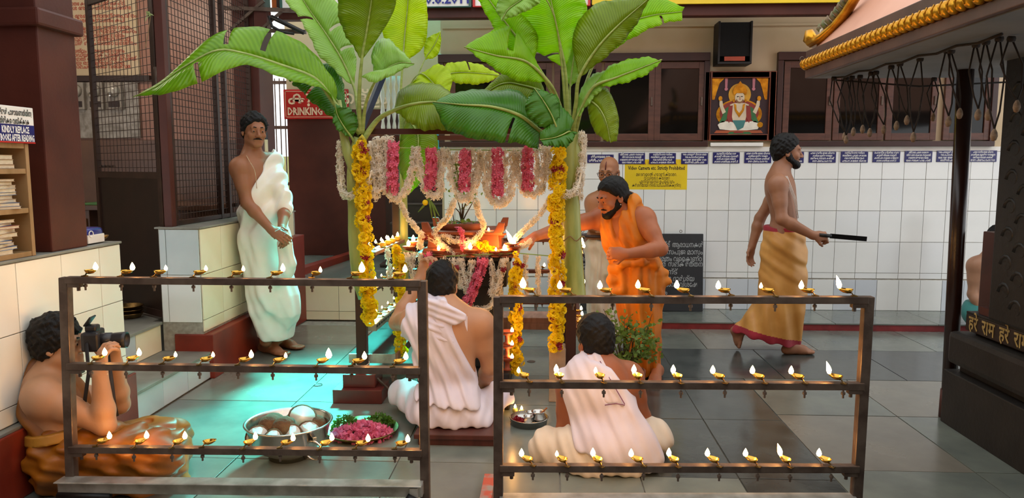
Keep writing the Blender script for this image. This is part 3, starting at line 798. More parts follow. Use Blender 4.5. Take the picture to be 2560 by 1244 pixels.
# light strip below the painting
MB().box((a.x + .07, BW - .05, zc0 - .05), (b.x - .1, BW, zc0 - .015), .006).build('wall_light_tube', M_WHITE, None, base=(a.x + .3, BW - .03, zc0 - .05))
tag(bpy.data.objects['wall_light_tube'], 'white tube fitting on the wall under the framed painting', 'light fitting')
# black loudspeaker box
a = P(1786, 62, BW - .02); b = P(1866, 166, BW - .02)
r = thing('loudspeaker', 'black wall cabinet above the painting with an orange sticker', 'loudspeaker', ((a.x + b.x) / 2, BW, b.z))
m_ = MB().box((a.x, BW - .2, b.z), (b.x, BW, b.z + .02), .003)
m_.box((a.x, BW - .2, b.z + .02), (a.x + .018, BW, a.z), .003).box((b.x - .018, BW - .2, b.z + .02), (b.x, BW, a.z), .003).box((a.x, BW - .03, b.z + .02), (b.x, BW, a.z))
m_.build('cabinet', M_BLACK, r)
MB().box((a.x + .02, BW - .19, b.z + .07), (b.x - .02, BW - .17, a.z - .01)).build('grille_cloth', mat('black_speaker_cloth', '#0a0a0b', .9, bump=.3, bscale=300), r)
MB().box((a.x + .06, BW - .196, b.z + .028), (b.x - .06, BW - .188, b.z + .066)).build('orange_sticker', mat('orange_red_plastic', '#b5482c', .5), r)

# sign boards hung above the corridor beam
def board(px0, px1, m, label, edge=None):
    a = P(px0, 10, 6.3); b = P(px1, 10, 6.3); z0 = P(1200, 15, 6.3).z
    r = thing('sign_board', label, 'sign', ((a.x + b.x) / 2, 6.3, z0))
    MB().box((a.x, 6.3, z0), (b.x, 6.32, z0 + .4), .002).build('panel', m, r)
    if edge:
        MB().box((a.x, 6.29, z0 - .008), (b.x, 6.325, z0), .001).box((a.x, 6.29, z0), (a.x + .02, 6.3, z0 + .4)).box((b.x - .02, 6.29, z0), (b.x, 6.3, z0 + .4)).build('border', edge, r)
    return r, a, b, z0
r, a, b, z0 = board(700, 1178, M_WHITE, 'white sign board with blue numerals over the corridor beam', mat('green_border', '#2f5a50', .5))
text('lettering', '20', (P(815, 8, 6.29).x, 6.289, z0 + .045), .16, M_INKB, r, bold=.003)
text('lettering', '10.8.2011', (P(1112, 5, 6.29).x, 6.289, z0 + .055), .11, M_INKB, r, width=.4, bold=.003)
board(1182, 1476, M_WHITE, 'white sign board with a red border over the corridor beam', M_REDSIGN)
board(1480, 2140, M_YELLOW, 'long yellow sign board over the corridor beam on the right')

# drinking-water sign
a = P(707, 223, 8.38); b = P(872, 297, 8.38)
r = thing('drinking_water_sign', 'red DRINKING WATER sign on the maroon wall behind the left banana plant', 'sign', ((a.x + b.x) / 2, 8.38, b.z))
MB().box((a.x, 8.39, b.z), (b.x, 8.405, a.z), .01).build('plate', M_REDSIGN, r)
for (lo, hi) in (((a.x + .02, b.z + .02), (b.x - .02, b.z + .027)), ((a.x + .02, a.z - .027), (b.x - .02, a.z - .02)), ((a.x + .02, b.z + .02), (a.x + .027, a.z - .02)), ((b.x - .027, b.z + .02), (b.x - .02, a.z - .02))):
    MB().box((lo[0], 8.386, lo[1]), (hi[0], 8.392, hi[1])).build('border_line', mat('peach_line', '#e5b090', .6), r)
c = P(775, 246, 8.38); text('lettering', 'കുടിവെള്ളം', (a.x + .05, 8.386, c.z), .2, mat('peach_lettering', '#eec9a8', .6), r, align='LEFT', bold=.003)
c = P(718, 279, 8.38); text('lettering', 'DRINKING WATER', (c.x, 8.386, c.z), .115, MATS['peach_lettering'], r, align='LEFT', bold=.004, width=.72)

# ------------------------------------------------------------------ left: shelf unit with books, sign, side room
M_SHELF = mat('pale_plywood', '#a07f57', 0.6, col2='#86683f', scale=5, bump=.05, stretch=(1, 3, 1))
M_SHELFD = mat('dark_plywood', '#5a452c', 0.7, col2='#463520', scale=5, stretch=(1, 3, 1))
sx = -2.305; sy1 = PX(90, 628, sx).y; sy0 = sy1 - .62
zt = PX(72, 360, sx).z; zsh = [ZT + .001, PX(70, 532, sx).z, PX(62, 434, sx).z]
r = thing('book_shelf', 'pale plywood shelf unit full of books standing on the tiled parapet', 'shelf', (sx - .15, (sy0 + sy1) / 2, ZT))
dp = .29
MB().box((sx - dp, sy1 - .022, ZT + .001), (sx, sy1, zt), .002).build('side_panel', M_SHELF, r)
MB().box((sx - dp, sy0, ZT + .001), (sx, sy0 + .022, zt), .002).build('side_panel', M_SHELF, r)
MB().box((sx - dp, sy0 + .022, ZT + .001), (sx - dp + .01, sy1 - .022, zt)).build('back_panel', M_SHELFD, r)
for k, z in enumerate(zsh + [zt - .02]):
    MB().box((sx - dp + .01, sy0 + .022, z), (sx - .004, sy1 - .022, z + .022), .002).build('shelf_board', M_SHELF, r)
MB().box((sx - .03, sy1 - .31, ZT + .023), (sx - .004, sy1 - .285, zsh[1] + .0), .002).build('divider', M_SHELF, r)
rnd = random.Random(3)
BK = [mat('book_' + n_, c, .7, scale=9) for n_, c in (('brown', '#8a6a50'), ('grey', '#b0a596'), ('cream', '#d0c4ac'), ('blue', '#4d6a92'), ('red', '#94564a'), ('tan', '#a58a68'))]
M_PAPER = mat('yellowed_pages', '#d3c8b0', .85, col2='#b8ab90', scale=60, stretch=(1, 1, 20))
nb = 0
for k, (z, cnt) in enumerate(((zsh[2], 3), (zsh[1], 9), (zsh[0], 10))):
    zz = z + .0225
    for i in range(cnt):
        th = rnd.uniform(.009, .018) if k else rnd.uniform(.014, .026)
        w = rnd.uniform(.15, .2); dpt = rnd.uniform(.14, .2); an = rnd.uniform(-.25, .25) * (1 if k else .3)
        yc_ = sy1 - .16 + rnd.uniform(-.025, .01) - (.02 if k == 2 else 0)
        lab = f'old book lying flat on the {["top", "middle", "bottom"][k]} shelf, {ORD[i]} from the bottom of its pile'
        b_ = thing('book', lab, 'book', (sx - .13, yc_, zz), 'old books on the shelf unit')
        u = Vector((math.cos(an), math.sin(an), 0)); v = Vector((-math.sin(an), math.cos(an), 0)); up = Vector((0, 0, 1))
        c = Vector((sx - .015 - dpt / 2, yc_, zz + th / 2))
        cm = BK[rnd.randrange(len(BK))]
        MB().obox(c, u, v, up, dpt, w - .004, th - .003).build('pages', M_PAPER, b_)
        MB().obox(c + up * (th / 2 - .0008), u, v, up, dpt + .004, w, .0016).obox(c - up * (th / 2 - .0008), u, v, up, dpt + .004, w, .0016).build('cover', cm, b_)
        zz += th + .0005; nb += 1
# sign over the shelf
ssx = sx + .012
y1s = PX(84, 300, ssx).y; zs0 = PX(84, 359, ssx).z; zs1 = PX(80, 270, ssx).z; y0s = y1s - .32
r = thing('shelf_sign', 'white and blue sign asking readers to replace books, above the shelf', 'sign', (ssx, (y0s + y1s) / 2, zs0))
MB().box((ssx - .006, y0s, zs0), (ssx, y1s, zs1), .003).build('plate', M_WHITE, r)
zb1 = PX(80, 314, ssx).z; zb0 = PX(80, 355, ssx).z
MB().box((ssx, y0s, zb0), (ssx + .0012, y1s - .002, zb1)).build('blue_band', M_NAVY, r)
MB().box((ssx, y0s, zs0), (ssx + .0012, y1s, zs0 + .006)).build('red_line', M_REDSIGN, r)
RX = (math.pi / 2, 0, math.pi / 2)
def sline(t, py, h, m, wd_, yr=None, bold=0.0):
    z = PX(60, py, ssx).z; yr = yr if yr is not None else y1s - .02
    o = text('lettering', t, (ssx + .0015, yr - wd_ / 2, z), h, m, r, rot=RX, width=wd_, bold=bold)
sline('KINDLY REPLACE', 326, .040, M_INKW, .165, y1s - .036, .0012)
sline('BOOKS AFTER READING', 346, .040, M_INKW, .205, y1s - .006, .0012)
sline('പുസ്തകങ്ങൾ പാരായണത്തിനു', 284, .034, M_INKK, .28, y1s - .012, .0006)
sline('ശേഷം തിരികെ വയ്ക്കുക', 305, .034, M_INKK, .25, y1s - .03, .0006)

# side room: text board, meters, foil panel, desk
yw = RW - .02
a = P(140, -40, yw); b = P(350, 190, yw)
r = thing('text_board', 'cream painted board with red handwritten verses in the side room', 'sign', ((a.x + b.x) / 2, yw, b.z))
MB().box((a.x - .4, yw, b.z), (b.x, yw + .015, a.z), .002).build('panel', mat('cream_board', '#c8b394', .55, col2='#bca684', scale=3), r)
RL = ['പ്രഭാതേ കരദർശനം ശ്രീ ലക്ഷ്മി', 'കപീശ അക്ഷഹന്താരം വന്ദേ', 'നമഃ അഞ്ജനാനന്ദനം വീരം', 'ജാനകീശോകനാശനം കപി', 'മനോജവം മാരുത തുല്യ വേഗം', 'ജിതേന്ദ്രിയം ബുദ്ധിമതാം വരിഷ്ഠം', 'വാതാത്മജം വാനര യൂഥ മുഖ്യം',
      'ശ്രീരാമ ദൂതം ശിരസാ നമാമി', 'ബുദ്ധിർ ബലം യശോ ധൈര്യം', 'നിർഭയത്വം അരോഗതാ ഗുണം', 'അജാഡ്യം വാക് പടുത്വം ച', 'ഹനുമത് സ്മരണാത് ഭവേത്', 'രാമായ രാമഭദ്രായ രാമ', 'ശ്രീരാമചന്ദ്രായ വേധസേ']
for k, (t, py) in enumerate(zip(RL, (10, 21, 41, 52, 70, 80, 90, 99, 109, 128, 138, 148, 158, 167))):
    c = P(165, py, yw - .003); wd_ = .62 + .06 * (k % 3)
    text('lettering', t, (c.x + wd_ / 2 - .03, yw - .002, c.z), .052, M_INKR, r, width=wd_, bold=.0012)
a = P(150, 190, yw); b = P(352, 203, yw)
tag(MB().box((a.x - .4, yw - .03, b.z), (b.x + .1, yw + .02, a.z), .004).build('wall_rail', M_DKWOOD, None, base=(a.x, yw, b.z)), 'dark wooden rail under the cream text board in the side room', 'rail')
M_FOIL = mat('crumpled_grey_panel', '#a39a90', .35, .4, col2='#7d746a', scale=14, bump=.35, bscale=26)
a = P(160, 206, yw); b = P(345, 345, yw)
sw = thing('switch_board', 'grey metal switchboard with two round meters in the side room', 'switchboard', ((a.x + b.x) / 2, yw, b.z))
MB().box((a.x - .1, yw - .01, b.z), (b.x + .03, yw + .015, a.z), .003).build('panel', M_FOIL, sw)
for px in (190, 237, 284):
    c = P(px, 235, yw - .05)
    mt = MB().box((c.x - .075, yw - .05, c.z - .15), (c.x + .075, yw - .01, c.z + .115), .008).build('meter_box', mat('meter_grey', '#9a9186', .4, col2='#857b70', scale=6), sw)
    MB().lathe([(0.0, -.11), (.05, -.105), (.06, -.08), (.062, -.05)], (c.x, yw, c.z + .03), 20, axis=(0, 1, 0)).build('meter_dome', mat('meter_glass', '#b8b0a4', .12, coat=.5), mt, smooth=True)
    MB().box((c.x - .055, yw - .056, c.z - .125), (c.x + .055, yw - .05, c.z - .07)).build('terminal_cover', M_DKWOOD, mt)
    MB().lathe([(0.0, -.128), (.02, -.125), (.024, -.11)], (c.x, yw, c.z - .01), 14, axis=(0, 1, 0)).build('meter_dial', M_STEEL, mt)
M_BROWNL = mat('brown_laminate', '#5e3b28', .45, col2='#4a2c1c', scale=4, stretch=(1, 1, 3))
a = P(160, 350, yw); b = P(600, 530, yw)
tag(MB().box((a.x - .2, yw - .012, .9), (b.x, yw + .015, a.z), .003).build('wall_panel', mat('brown_wall_panel', '#6b4733', .3, col2='#57382a', scale=3, bump=.05), None, base=(a.x, yw, .9)), 'brown glossy panelling on the side room wall below the switchboard', 'wall panel')
dk = thing('desk', 'brown wooden desk with a green top and drawers in the side room', 'desk', (-3.35, 6.2, .38))
c0 = P(178, 470, 5.9); c1 = P(575, 500, 5.9)
MB().box((c0.x - .3, 5.9, 1.06), (-2.75, 6.5, 1.10), .004).build('top', M_BROWNL, dk)
MB().box((c0.x - .1, 5.93, 1.10), (P(255, 470, 5.9).x, 6.4, 1.106)).build('green_mat', mat('green_felt', '#3f6b35', .9, col2='#345a2b', scale=30), dk)
for (xa, xb) in ((c0.x - .25, c0.x + .12), (-3.25, -2.8)):
    MB().box((xa, 5.93, .385), (xb, 6.45, 1.06), .003).build('cabinet_side', M_BROWNL, dk)
    for z in (.5, .7, .9):
        d_ = MB().box((xa + .02, 5.915, z - .08), (xb - .02, 5.93, z + .09), .003).build('drawer', mat('orange_brown_veneer', '#7a4c2c', .4, col2='#66401f', scale=4, stretch=(5, 1, 1)), dk)
        MB().tube([((xa + xb) / 2 - .04, 5.912, z), ((xa + xb) / 2 - .04, 5.9, z), ((xa + xb) / 2 + .04, 5.9, z), ((xa + xb) / 2 + .04, 5.912, z)], .004, 6).build('handle', M_STEEL, d_)

# mesh door leaf, jamb and mesh screen on the far parapet
M_MESHM = mat('brown_painted_steel', '#3b241a', .45, .2, col2='#2b1912', scale=8, bump=.06)
def wires(o_, e1, e2, n1, n2, r_=.0022):
    """grid of wires: origin corner, two edge vectors, counts"""
    b = MB()
    for i in range(1, n1):
        a = o_ + e1 * (i / n1); b.tube([a, a + e2], r_, 4, caps=False)
    for j in range(1, n2):
        a = o_ + e2 * (j / n2); b.tube([a, a + e1], r_, 4, caps=False)
    return b
hx = P(383, 300, 4.74); 
H0 = Vector((hx.x, 4.80, .40)); zt_ = 2.62
E0 = Vector((P(238, 300, 5.38).x, 5.38, .40))
dl = thing('mesh_door', 'dark steel mesh door leaf standing open at the top of the steps', 'door', ((H0.x + E0.x) / 2, 5.1, .385))
d_ = (E0 - H0).normalized(); wv = E0 - H0; nrm = d_.cross(Vector((0, 0, 1)))
for e in (H0, E0):
    MB().bar(e, e + Vector((0, 0, zt_ - .4)), .03, .045, up=d_).build('stile', M_MESHM, dl)
zm = P(250, 436, 5.3).z
for z in (.42, zm, zt_ - .02):
    MB().bar(H0 + Vector((0, 0, z - .4)), E0 + Vector((0, 0, z - .4)), .028, .045).build('rail', M_MESHM, dl)
MB().obox((H0 + E0) / 2 + Vector((0, 0, (zm + .4) / 2 - .4)), d_, nrm, Vector((0, 0, 1)), wv.length - .03, .006, zm - .42).build('kick_panel', mat('dark_steel_panel', '#2c1a13', .42, .2, col2='#21120d', scale=5), dl)
w_ = wires(H0 + Vector((0, 0, zm - .4)), wv, Vector((0, 0, zt_ - zm - .02)), 17, 24); o = w_.build('wire_mesh', M_MESHM, dl, smooth=True, fixn=False); o['kind'] = 'stuff'
MB().tube([E0 + d_ * -.02 + nrm * .02 + Vector((0, 0, 1.02)), E0 + d_ * -.02 + nrm * .05 + Vector((0, 0, 1.02)), E0 + d_ * -.16 + nrm * .05 + Vector((0, 0, 1.02))], .009, 8).build('bolt', M_IRON, dl)
for z in (.55, 1.6):
    MB().tube([H0 - d_ * .015 + Vector((0, 0, z - .06)), H0 - d_ * .015 + Vector((0, 0, z + .06))], .016, 8).build('hinge', M_IRON, dl, smooth=True)
jm = thing('door_jamb', 'maroon steel door jamb rising from the tiled parapet end', 'door jamb', (hx.x + .03, 4.78, .4))
MB().box((hx.x + .02, 4.775, .39), (hx.x + .075, 4.83, 3.2), .004).build('post', M_MAROON, jm)
sc = thing('mesh_screen', 'steel wire mesh screen standing on the far tiled parapet', 'screen', (-2.54, 5.5, ZT))
sxn = hx.x + .055; ysr = [4.835, 5.55, 5.70, 6.195]
for y in ysr:
    MB().box((sxn - .018, y - .018, ZT + .001), (sxn + .018, y + .018, 3.19), .002).build('upright', M_MESHM, sc)
for z in (ZT + .02, 2.95):
    MB().box((sxn - .015, 4.85, z - .015), (sxn + .015, 6.18, z + .015), .002).build('rail', M_MESHM, sc)
w_ = wires(Vector((sxn, 4.85, ZT + .03)), Vector((0, 1.33, 0)), Vector((0, 0, 2.1)), 30, 46, .0026); o = w_.build('wire_mesh', M_MESHM, sc, smooth=True, fixn=False); o['kind'] = 'stuff'

# things on the near parapet and the steps
c = P(232, 590, 3.72)
bd = thing('blue_packet', 'blue printed packet lying on the parapet beside the pillar', 'packet', (-2.42, 3.70, ZT))
b_ = MB(); b_.box((-2.50, 3.63, ZT + .002), (-2.34, 3.78, ZT + .085), .022); o = b_.build('packet_body', mat('blue_plastic_wrap', '#2c2f86', .25, col2='#22256c', scale=6), bd, smooth=True)
MB().box((-2.345, 3.635, ZT + .006), (-2.335, 3.775, ZT + .05), .004).build('white_panel', M_WHITE, bd)
MB().tube([(-2.334, 3.66 + .018 * math.cos(t), ZT + .055 + .016 * math.sin(t)) for t in [i * math.pi / 6 for i in range(13)]], .0025, 5).build('round_logo', M_WHITE, bd)
bw = thing('tin_bowl', 'shallow golden tin plate with papers on the parapet end', 'bowl', (-2.42, 3.81, ZT))
MB().lathe([(0.0, .0), (.04, .0), (.075, .02), (.085, .035), (.082, .036), (.07, .022), (.0, .006)], (-2.42, 3.81, ZT + .001), 24, sy=.42).build('dish', M_BRASS_OLD, bw, smooth=True)
MB().box((-2.46, 3.79, ZT + .03), (-2.37, 3.83, ZT + .045), .002).build('paper', M_WHITE, bw)
c = FP(326, 792, .386)
for k in range(3):
    z = .386 + k * .026
    r_ = .085
    o = MB().lathe([(0.0, 0.0), (r_ * .75, 0.0), (r_, .028), (r_ * 1.04, .03), (r_ * .97, .033), (r_ * .72, .006), (0.0, .006)], (c.x, c.y, z), 28).build('brass_plate', M_BRASS_OLD, None, smooth=True, base=(c.x, c.y, z))
    tag(o, f'round brass plate on the second step, {["lowest", "middle", "topmost"][k]} of its stack', 'plate', 'brass plates stacked on the step')
# dried leaf tuft tied to the door top
c = P(376, 40, 4.77)
r = thing('leaf_tuft', 'pale dried leaf tuft tied at the top of the mesh door', 'leaf', c)
for k in range(6):
    e = c + Vector((rnd.uniform(-.03, .04), -.02, rnd.uniform(-.10, .06)))
    MB().tube([c, c.lerp(e, .5) + Vector((rnd.uniform(-.01, .01), -.01, .01)), e], [.006, .012, .001], 6, flat=.25).build('leaflet', mat('pale_dry_leaf', '#9fae72', .7, col2='#7e9050', scale=20), r, smooth=True)
MB().tube([c, c + Vector((-.02, 0, -.1)), c + Vector((-.045, 0, -.2))], .003, 5).build('stalk', mat('dry_stalk', '#8a6f52', .8), r)

# fire extinguisher on the far pillar
c = P(661, 370, 6.36)
ex = thing('fire_extinguisher', 'red fire extinguisher with a cream label on the maroon pillar', 'fire extinguisher', (-2.36, 6.36, 1.15))
ez = P(660, 445, 6.36).z; et = P(660, 318, 6.36).z
ecx = P(652, 380, 6.3).x
MB().lathe([(0.0, 0), (.055, 0), (.06, .01), (.06, et - ez - .06), (.045, et - ez - .02), (.02, et - ez), (0.0, et - ez)], (ecx, 6.3, ez), 24).build('cylinder', M_REDSIGN, ex, smooth=True)
MB().lathe([(.0612, .04), (.0615, .05), (.0615, .32), (.0612, .33)], (ecx, 6.3, ez), 24).build('label', mat('cream_label', '#d8c89e', .5), ex, smooth=True)
MB().lathe([(.0616, .33), (.062, .335), (.062, .39), (.0616, .395)], (ecx, 6.3, ez), 24).build('black_band', M_BLACK, ex, smooth=True)
MB().bar((ecx - .02, 6.3, et - .0), (ecx + .07, 6.26, et + .055), .018, .012).bar((ecx - .02, 6.3, et), (ecx + .09, 6.27, et + .015), .018, .01).build('handle', M_BLACK, ex)
text('lettering', 'ABC', (ecx + .03, 6.3 - .064, ez + .20), .06, M_INKK, ex, bold=.002)

# barred gate seen in the gap beside the far pillar, daylight behind
gt = thing('barred_gate', 'distant barred gate in bright daylight beside the far pillar', 'gate', (P(700, 400, 9.2).x, 9.2, .4))
gx0, gx1 = P(670, 400, 9.2).x, P(728, 400, 9.2).x
for i in range(6):
    x = gx0 + (gx1 - gx0) * i / 5
    MB().tube([(x, 9.2, .0), (x, 9.2, 2.5)], .008, 6).build('upright', M_IRON, gt)
for z in (.5, 1.2, 1.9, 2.45):
    MB().box((gx0 - .2, 9.185, z - .02), (gx1 + .1, 9.215, z + .02)).build('rail', M_IRON, gt)
struct('wall_yard', MB().box((-4.2, 9.9, 0.0), (-2.4, 10.0, 1.55)), mat('pale_yard_wall', '#cfd08e', .8, col2='#b8bb78', scale=4))

# iron brackets under the roof at top left
br_ = thing('roof_bracket', 'brown angle-iron roof brackets at the top behind the banana leaves', 'bracket', (-2.1, 6.2, 2.6))
for (a, b, w) in (((575, 75), (660, 2), .022), ((655, 72), (705, 28), .02), ((560, 20), (770, 28), .03), ((640, 75), (765, 80), .03)):
    MB().bar(P(*a, 6.15), P(*b, 6.15), w, w).build('angle_bar', M_IRON, br_)
MB().box((P(640, 30, 6.2).x, 6.15, P(640, 78, 6.2).z), (P(672, 30, 6.2).x, 6.25, P(640, 28, 6.2).z), .003).build('plate', M_MAROON, br_)
MB().tube([P(672, 40, 6.1), P(680, 66, 6.1), P(705, 80, 6.1), P(735, 84, 6.1)], .012, 8).build('cable', M_BLACK, br_, smooth=True)
MB().tube([P(678, 42, 6.1), P(720, 62, 6.1), P(760, 82, 6.1)], .018, 8).build('conduit', M_BLACK, br_, smooth=True)
MB().box((P(677, 5, 6.4).x, 6.42, P(677, 22, 6.4).z), (P(760, 5, 6.4).x, 6.44, P(677, -20, 6.4).z)).build('orange_sheet', mat('orange_plastic_sheet', '#d06a2c', .5), br_)

# ------------------------------------------------------------------ stairs with dark risers, balusters and teal wall behind
XS0, XS1 = -1.70, -1.03
stg = thing('staircase', None, None, (-1.35, 7.2, .06), kind='structure'); stg.name = 'stair_1'
for k in range(9):
    y0_ = 7.1 + k * .26; z1_ = .06 + (k + 1) * .19
    MB().box((XS0, y0_, 0.0), (XS1, y0_ + .27, z1_ - .02), .002).build('riser', M_DKWOOD, stg)
    MB().box((XS0, y0_ - .02, z1_ - .02), (XS1, y0_ + .27, z1_), .004).build('tread', mat('dark_stair_tread', '#4b3830', .35, col2='#3a2a24', scale=6), stg)
tw = struct('wall_stair', MB().box((-1.9, 9.45, 0.0), (-0.6, 9.55, 2.2)), mat('teal_wall_paint', '#4fb3c4', .6, col2='#3fa0b2', scale=3))
rl_ = thing('stair_railing', 'pale stair railing with turned balusters behind the banana plants', 'railing', (-1.35, 7.7, 1.0))
for i, px in enumerate((958, 972, 986, 1000)):
    c = P(px, 330, 7.75); top = P(px, 190, 7.75)
    hh = top.z - c.z
    MB().lathe([(.018, 0), (.022, .1 * hh), (.012, .2 * hh), (.026, .35 * hh), (.012, .5 * hh), (.026, .65 * hh), (.012, .8 * hh), (.022, .9 * hh), (.018, hh)], c, 10).build('baluster', M_WHITE, rl_, smooth=True)
MB().bar(P(950, 332, 7.75), P(1008, 332, 7.75), .05, .03).build('bottom_rail', M_WHITE, rl_)
MB().bar(P(900, 330, 7.45), P(965, 170, 7.6), .10, .05).build('blue_handrail', mat('navy_handrail', '#1d3350', .3, col2='#14243b', scale=5), rl_)
MB().box((P(925, 190, 8.9).x - .02, 8.9, P(925, 330, 8.9).z), (P(962, 190, 8.9).x, 8.95, P(925, 70, 8.9).z)).build('teal_sheet', MATS['teal_wall_paint'], rl_)
MB().box((P(1060, 190, 8.6).x, 8.6, 1.6), (P(1112, 190, 8.6).x, 8.64, P(1080, 70, 8.6).z)).build('pale_panel', MATS['teal_wall_paint'], rl_)

# unseen fill tube added under the ceiling to brighten the side room
tb = thing('fill_tube', 'added white fill tube under the side room ceiling', 'light', (-3.9, 5.6, 3.14))
MB().tube([(-4.5, 5.6, 3.15), (-3.3, 5.6, 3.15)], .015, 10).build('tube', emis('fill_glow', '#ffeed8', 70.0), tb, smooth=True)
MB().box((-4.52, 5.57, 3.168), (-3.28, 5.63, 3.2), .004).build('fitting', M_WHITE, tb)
# ------------------------------------------------------------------ shrine at the right: plinth, pillar, band with lettering, roof
M_GRANITE = mat('black_oiled_granite', '#171513', .5, col2='#0d0c0b', scale=9, bump=.25, bscale=35)
M_GRAN2 = mat('dark_granite_plinth', '#201c19', .55, col2='#151210', scale=7, bump=.2, bscale=40)
M_PEACH = mat('peach_roof_paint', '#dca184', .6, col2='#cf9276', scale=3, bump=.04)
M_FASCIA = mat('brown_fascia_paint', '#5c3f33', .5, col2='#4a3128', scale=5, bump=.05)
M_BANDW = mat('dark_band_wood', '#2a1d17', .4, col2='#1f1510', scale=6)
SX = P(2350, 1049, 4.14).x            # plinth face towards the court
YE = 4.14                             # far end of the plinth
sh = thing('shrine', 'dark granite shrine with a lettered band and gold-beaded peach roof', 'shrine', (SX + .8, 3.2, 0))
z1 = PX(2356, 960, SX).z
def course(name, x, y1, z0, z1, m, bev=.006):
    MB().box((x, -.6, z0), (SX + 1.9, y1, z1), bev).build(name, m, sh)
course('plinth_course', SX, YE, 0.0, .30, M_GRAN2)
course('plinth_recess', SX + .06, YE - .05, .30, .34, M_GRANITE)
course('plinth_course', SX + .01, YE - .0, .34, .52, M_GRAN2, .03)
course('plinth_recess', SX + .10, YE - .10, .52, .60, M_GRANITE)
MB().box((SX + .09, YE - .36, .60), (SX + .13, YE - .14, .68)).box((SX + .15, -.5, .58), (SX + .2, YE - .12, .70)).build('inner_board', mat('red_brown_board', '#4a2016', .5, col2='#3a170f', scale=6), sh)
# lettered band
zb0 = PX(2400, 818, SX + .07).z; zb1 = PX(2400, 776, SX + .07).z
MB().box((SX + .07, -.5, zb0), (SX + .13, YE - .06, zb1), .004).build('lettered_band', M_BANDW, sh)
MB().box((SX + .07, -.5, zb1), (SX + .5, YE - .06, zb1 + .012), .003).build('band_top', M_GRANITE, sh)
M_GOLDL = mat('gold_lettering', '#b09a62', .45, .2, col2='#8f7b48', scale=14)
RXm = (math.pi / 2, 0, -math.pi / 2)
yy = YE - .09
for wd_, t in ((.085, 'हरे'), (.115, 'राम'), (.085, 'हरे'), (.115, 'राम'), (.115, 'राम'), (.115, 'राम'), (.085, 'हरे'), (.085, 'हरे')):
    text('gold_lettering', t, (SX + .068, yy - wd_ / 2, (zb0 + zb1) / 2), .105, M_GOLDL, sh, rot=RXm, width=wd_, bold=.002)
    yy -= wd_ + .035
# small red-brown cupboard seen at the far end
MB().box((SX + .22, YE - .10, .52), (SX + .62, YE + .10, 1.06), .006).build('wood_post', MATS['red_brown_board'], sh)
# carved black stone pillar
px0 = P(2490, 500, YE - .28).x
MB().box((px0, YE - .62, zb1 + .012), (px0 + .34, YE - .28, 2.1), .012).build('stone_pillar', M_GRANITE, sh)
rnd = random.Random(2)
for i in range(16):
    z = zb1 + .1 + i * .07; s = 1 if i % 2 else -1
    cpt = Vector((px0 + .012, YE - .45 + s * .05, z))
    cv = MB().tube([cpt + Vector((-.006, .05 * math.cos(t) * (1 - t / 9), .05 * math.sin(t) * (1 - t / 9))) for t in [j * .6 for j in range(10)]], [.014 - .0009 * j for j in range(10)], 6).build('carved_scroll', M_GRANITE, sh, smooth=True)
    c2 = Vector((px0 + .10 + s * .05, YE - .612, z))
    MB().tube([c2 + Vector((.05 * math.cos(t) * (1 - t / 9), -.006, .05 * math.sin(t) * (1 - t / 9))) for t in [j * .6 for j in range(10)]], [.014 - .0009 * j for j in range(10)], 6).build('carved_scroll', M_GRANITE, sh, smooth=True)
# slim brown pole at the corner
pa = P(2374, 950, YE + .06); pb = P(2417, 120, YE + .06)
pl = thing('shrine_pole', 'slim brown round pole at the corner of the shrine', 'pole', (pa.x, YE + .06, 0))
d_ = (pb - pa) / (pb.z - pa.z); bt = pa + d_ * (0 - pa.z); tp = pa + d_ * (1.98 - pa.z)
MB().tube([bt, tp], [.038, .042], 20).build('pole_shaft', mat('brown_gloss_pole', '#2f1a13', .25, col2='#23120d', scale=4), pl, smooth=True)
MB().tube([bt, bt + Vector((0, 0, .16))], [.048, .046], 20).build('pole_sleeve', MATS['red_brown_board'], pl, smooth=True)
# roof: soffit, two fascia bands, bead course, peach slope, upturned corner
XE, YC = P(2013, 170, 4.6).x, 4.6
EZ = [P(2013, y, YC).z for y in (196, 176, 150, 128)]
rf = thing('shrine_roof', 'peach shrine roof edged with brown fascia and a row of gold beads', 'roof', (XE + 1.2, 2.2, EZ[0]))
X2 = XE + 3.4; Y0 = -1.2
def ring(name, inset, z0, z1, m):
    MB().box((XE + inset, Y0, z0), (X2, YC - inset, z1), .004).build(name, m, rf)
ring('lower_fascia', .0, EZ[0], EZ[1], M_FASCIA)
ring('bead_bed', .02, EZ[1], EZ[2], M_FASCIA)
ring('upper_fascia', .0, EZ[2], EZ[3], M_FASCIA)
MB().box((XE + .03, Y0, EZ[0] - .004), (X2, YC - .03, EZ[0])).build('soffit', mat('grey_soffit_paint', '#74777b', .7, col2='#65686c', scale=3), rf)
bead = MB(); hb = EZ[2] - EZ[1]
bead.ball((0, 0, 0), (.03, .026, hb * .54), 12, 8); bead.tube([(-.026, 0, -hb * .3), (-.032, 0, hb * .1), (-.02, 0, hb * .45)], .004, 5)
bo = bead.build('bead', M_GOLDP, None, smooth=True); bme = bo.data; bpy.data.objects.remove(bo)
i = 0
y = YC - .03
while y > 1.6:
    o = link_mesh('bead', bme, rf, Vector((XE - .008, y, (EZ[1] + EZ[2]) / 2)) - wloc(rf)); y -= .056
x = XE + .06
while x < XE + 2.4:
    o = link_mesh('bead', bme, rf, Vector((x, YC + .008, (EZ[1] + EZ[2]) / 2)) - wloc(rf)); o.rotation_euler = (0, 0, -math.pi / 2); x += .056
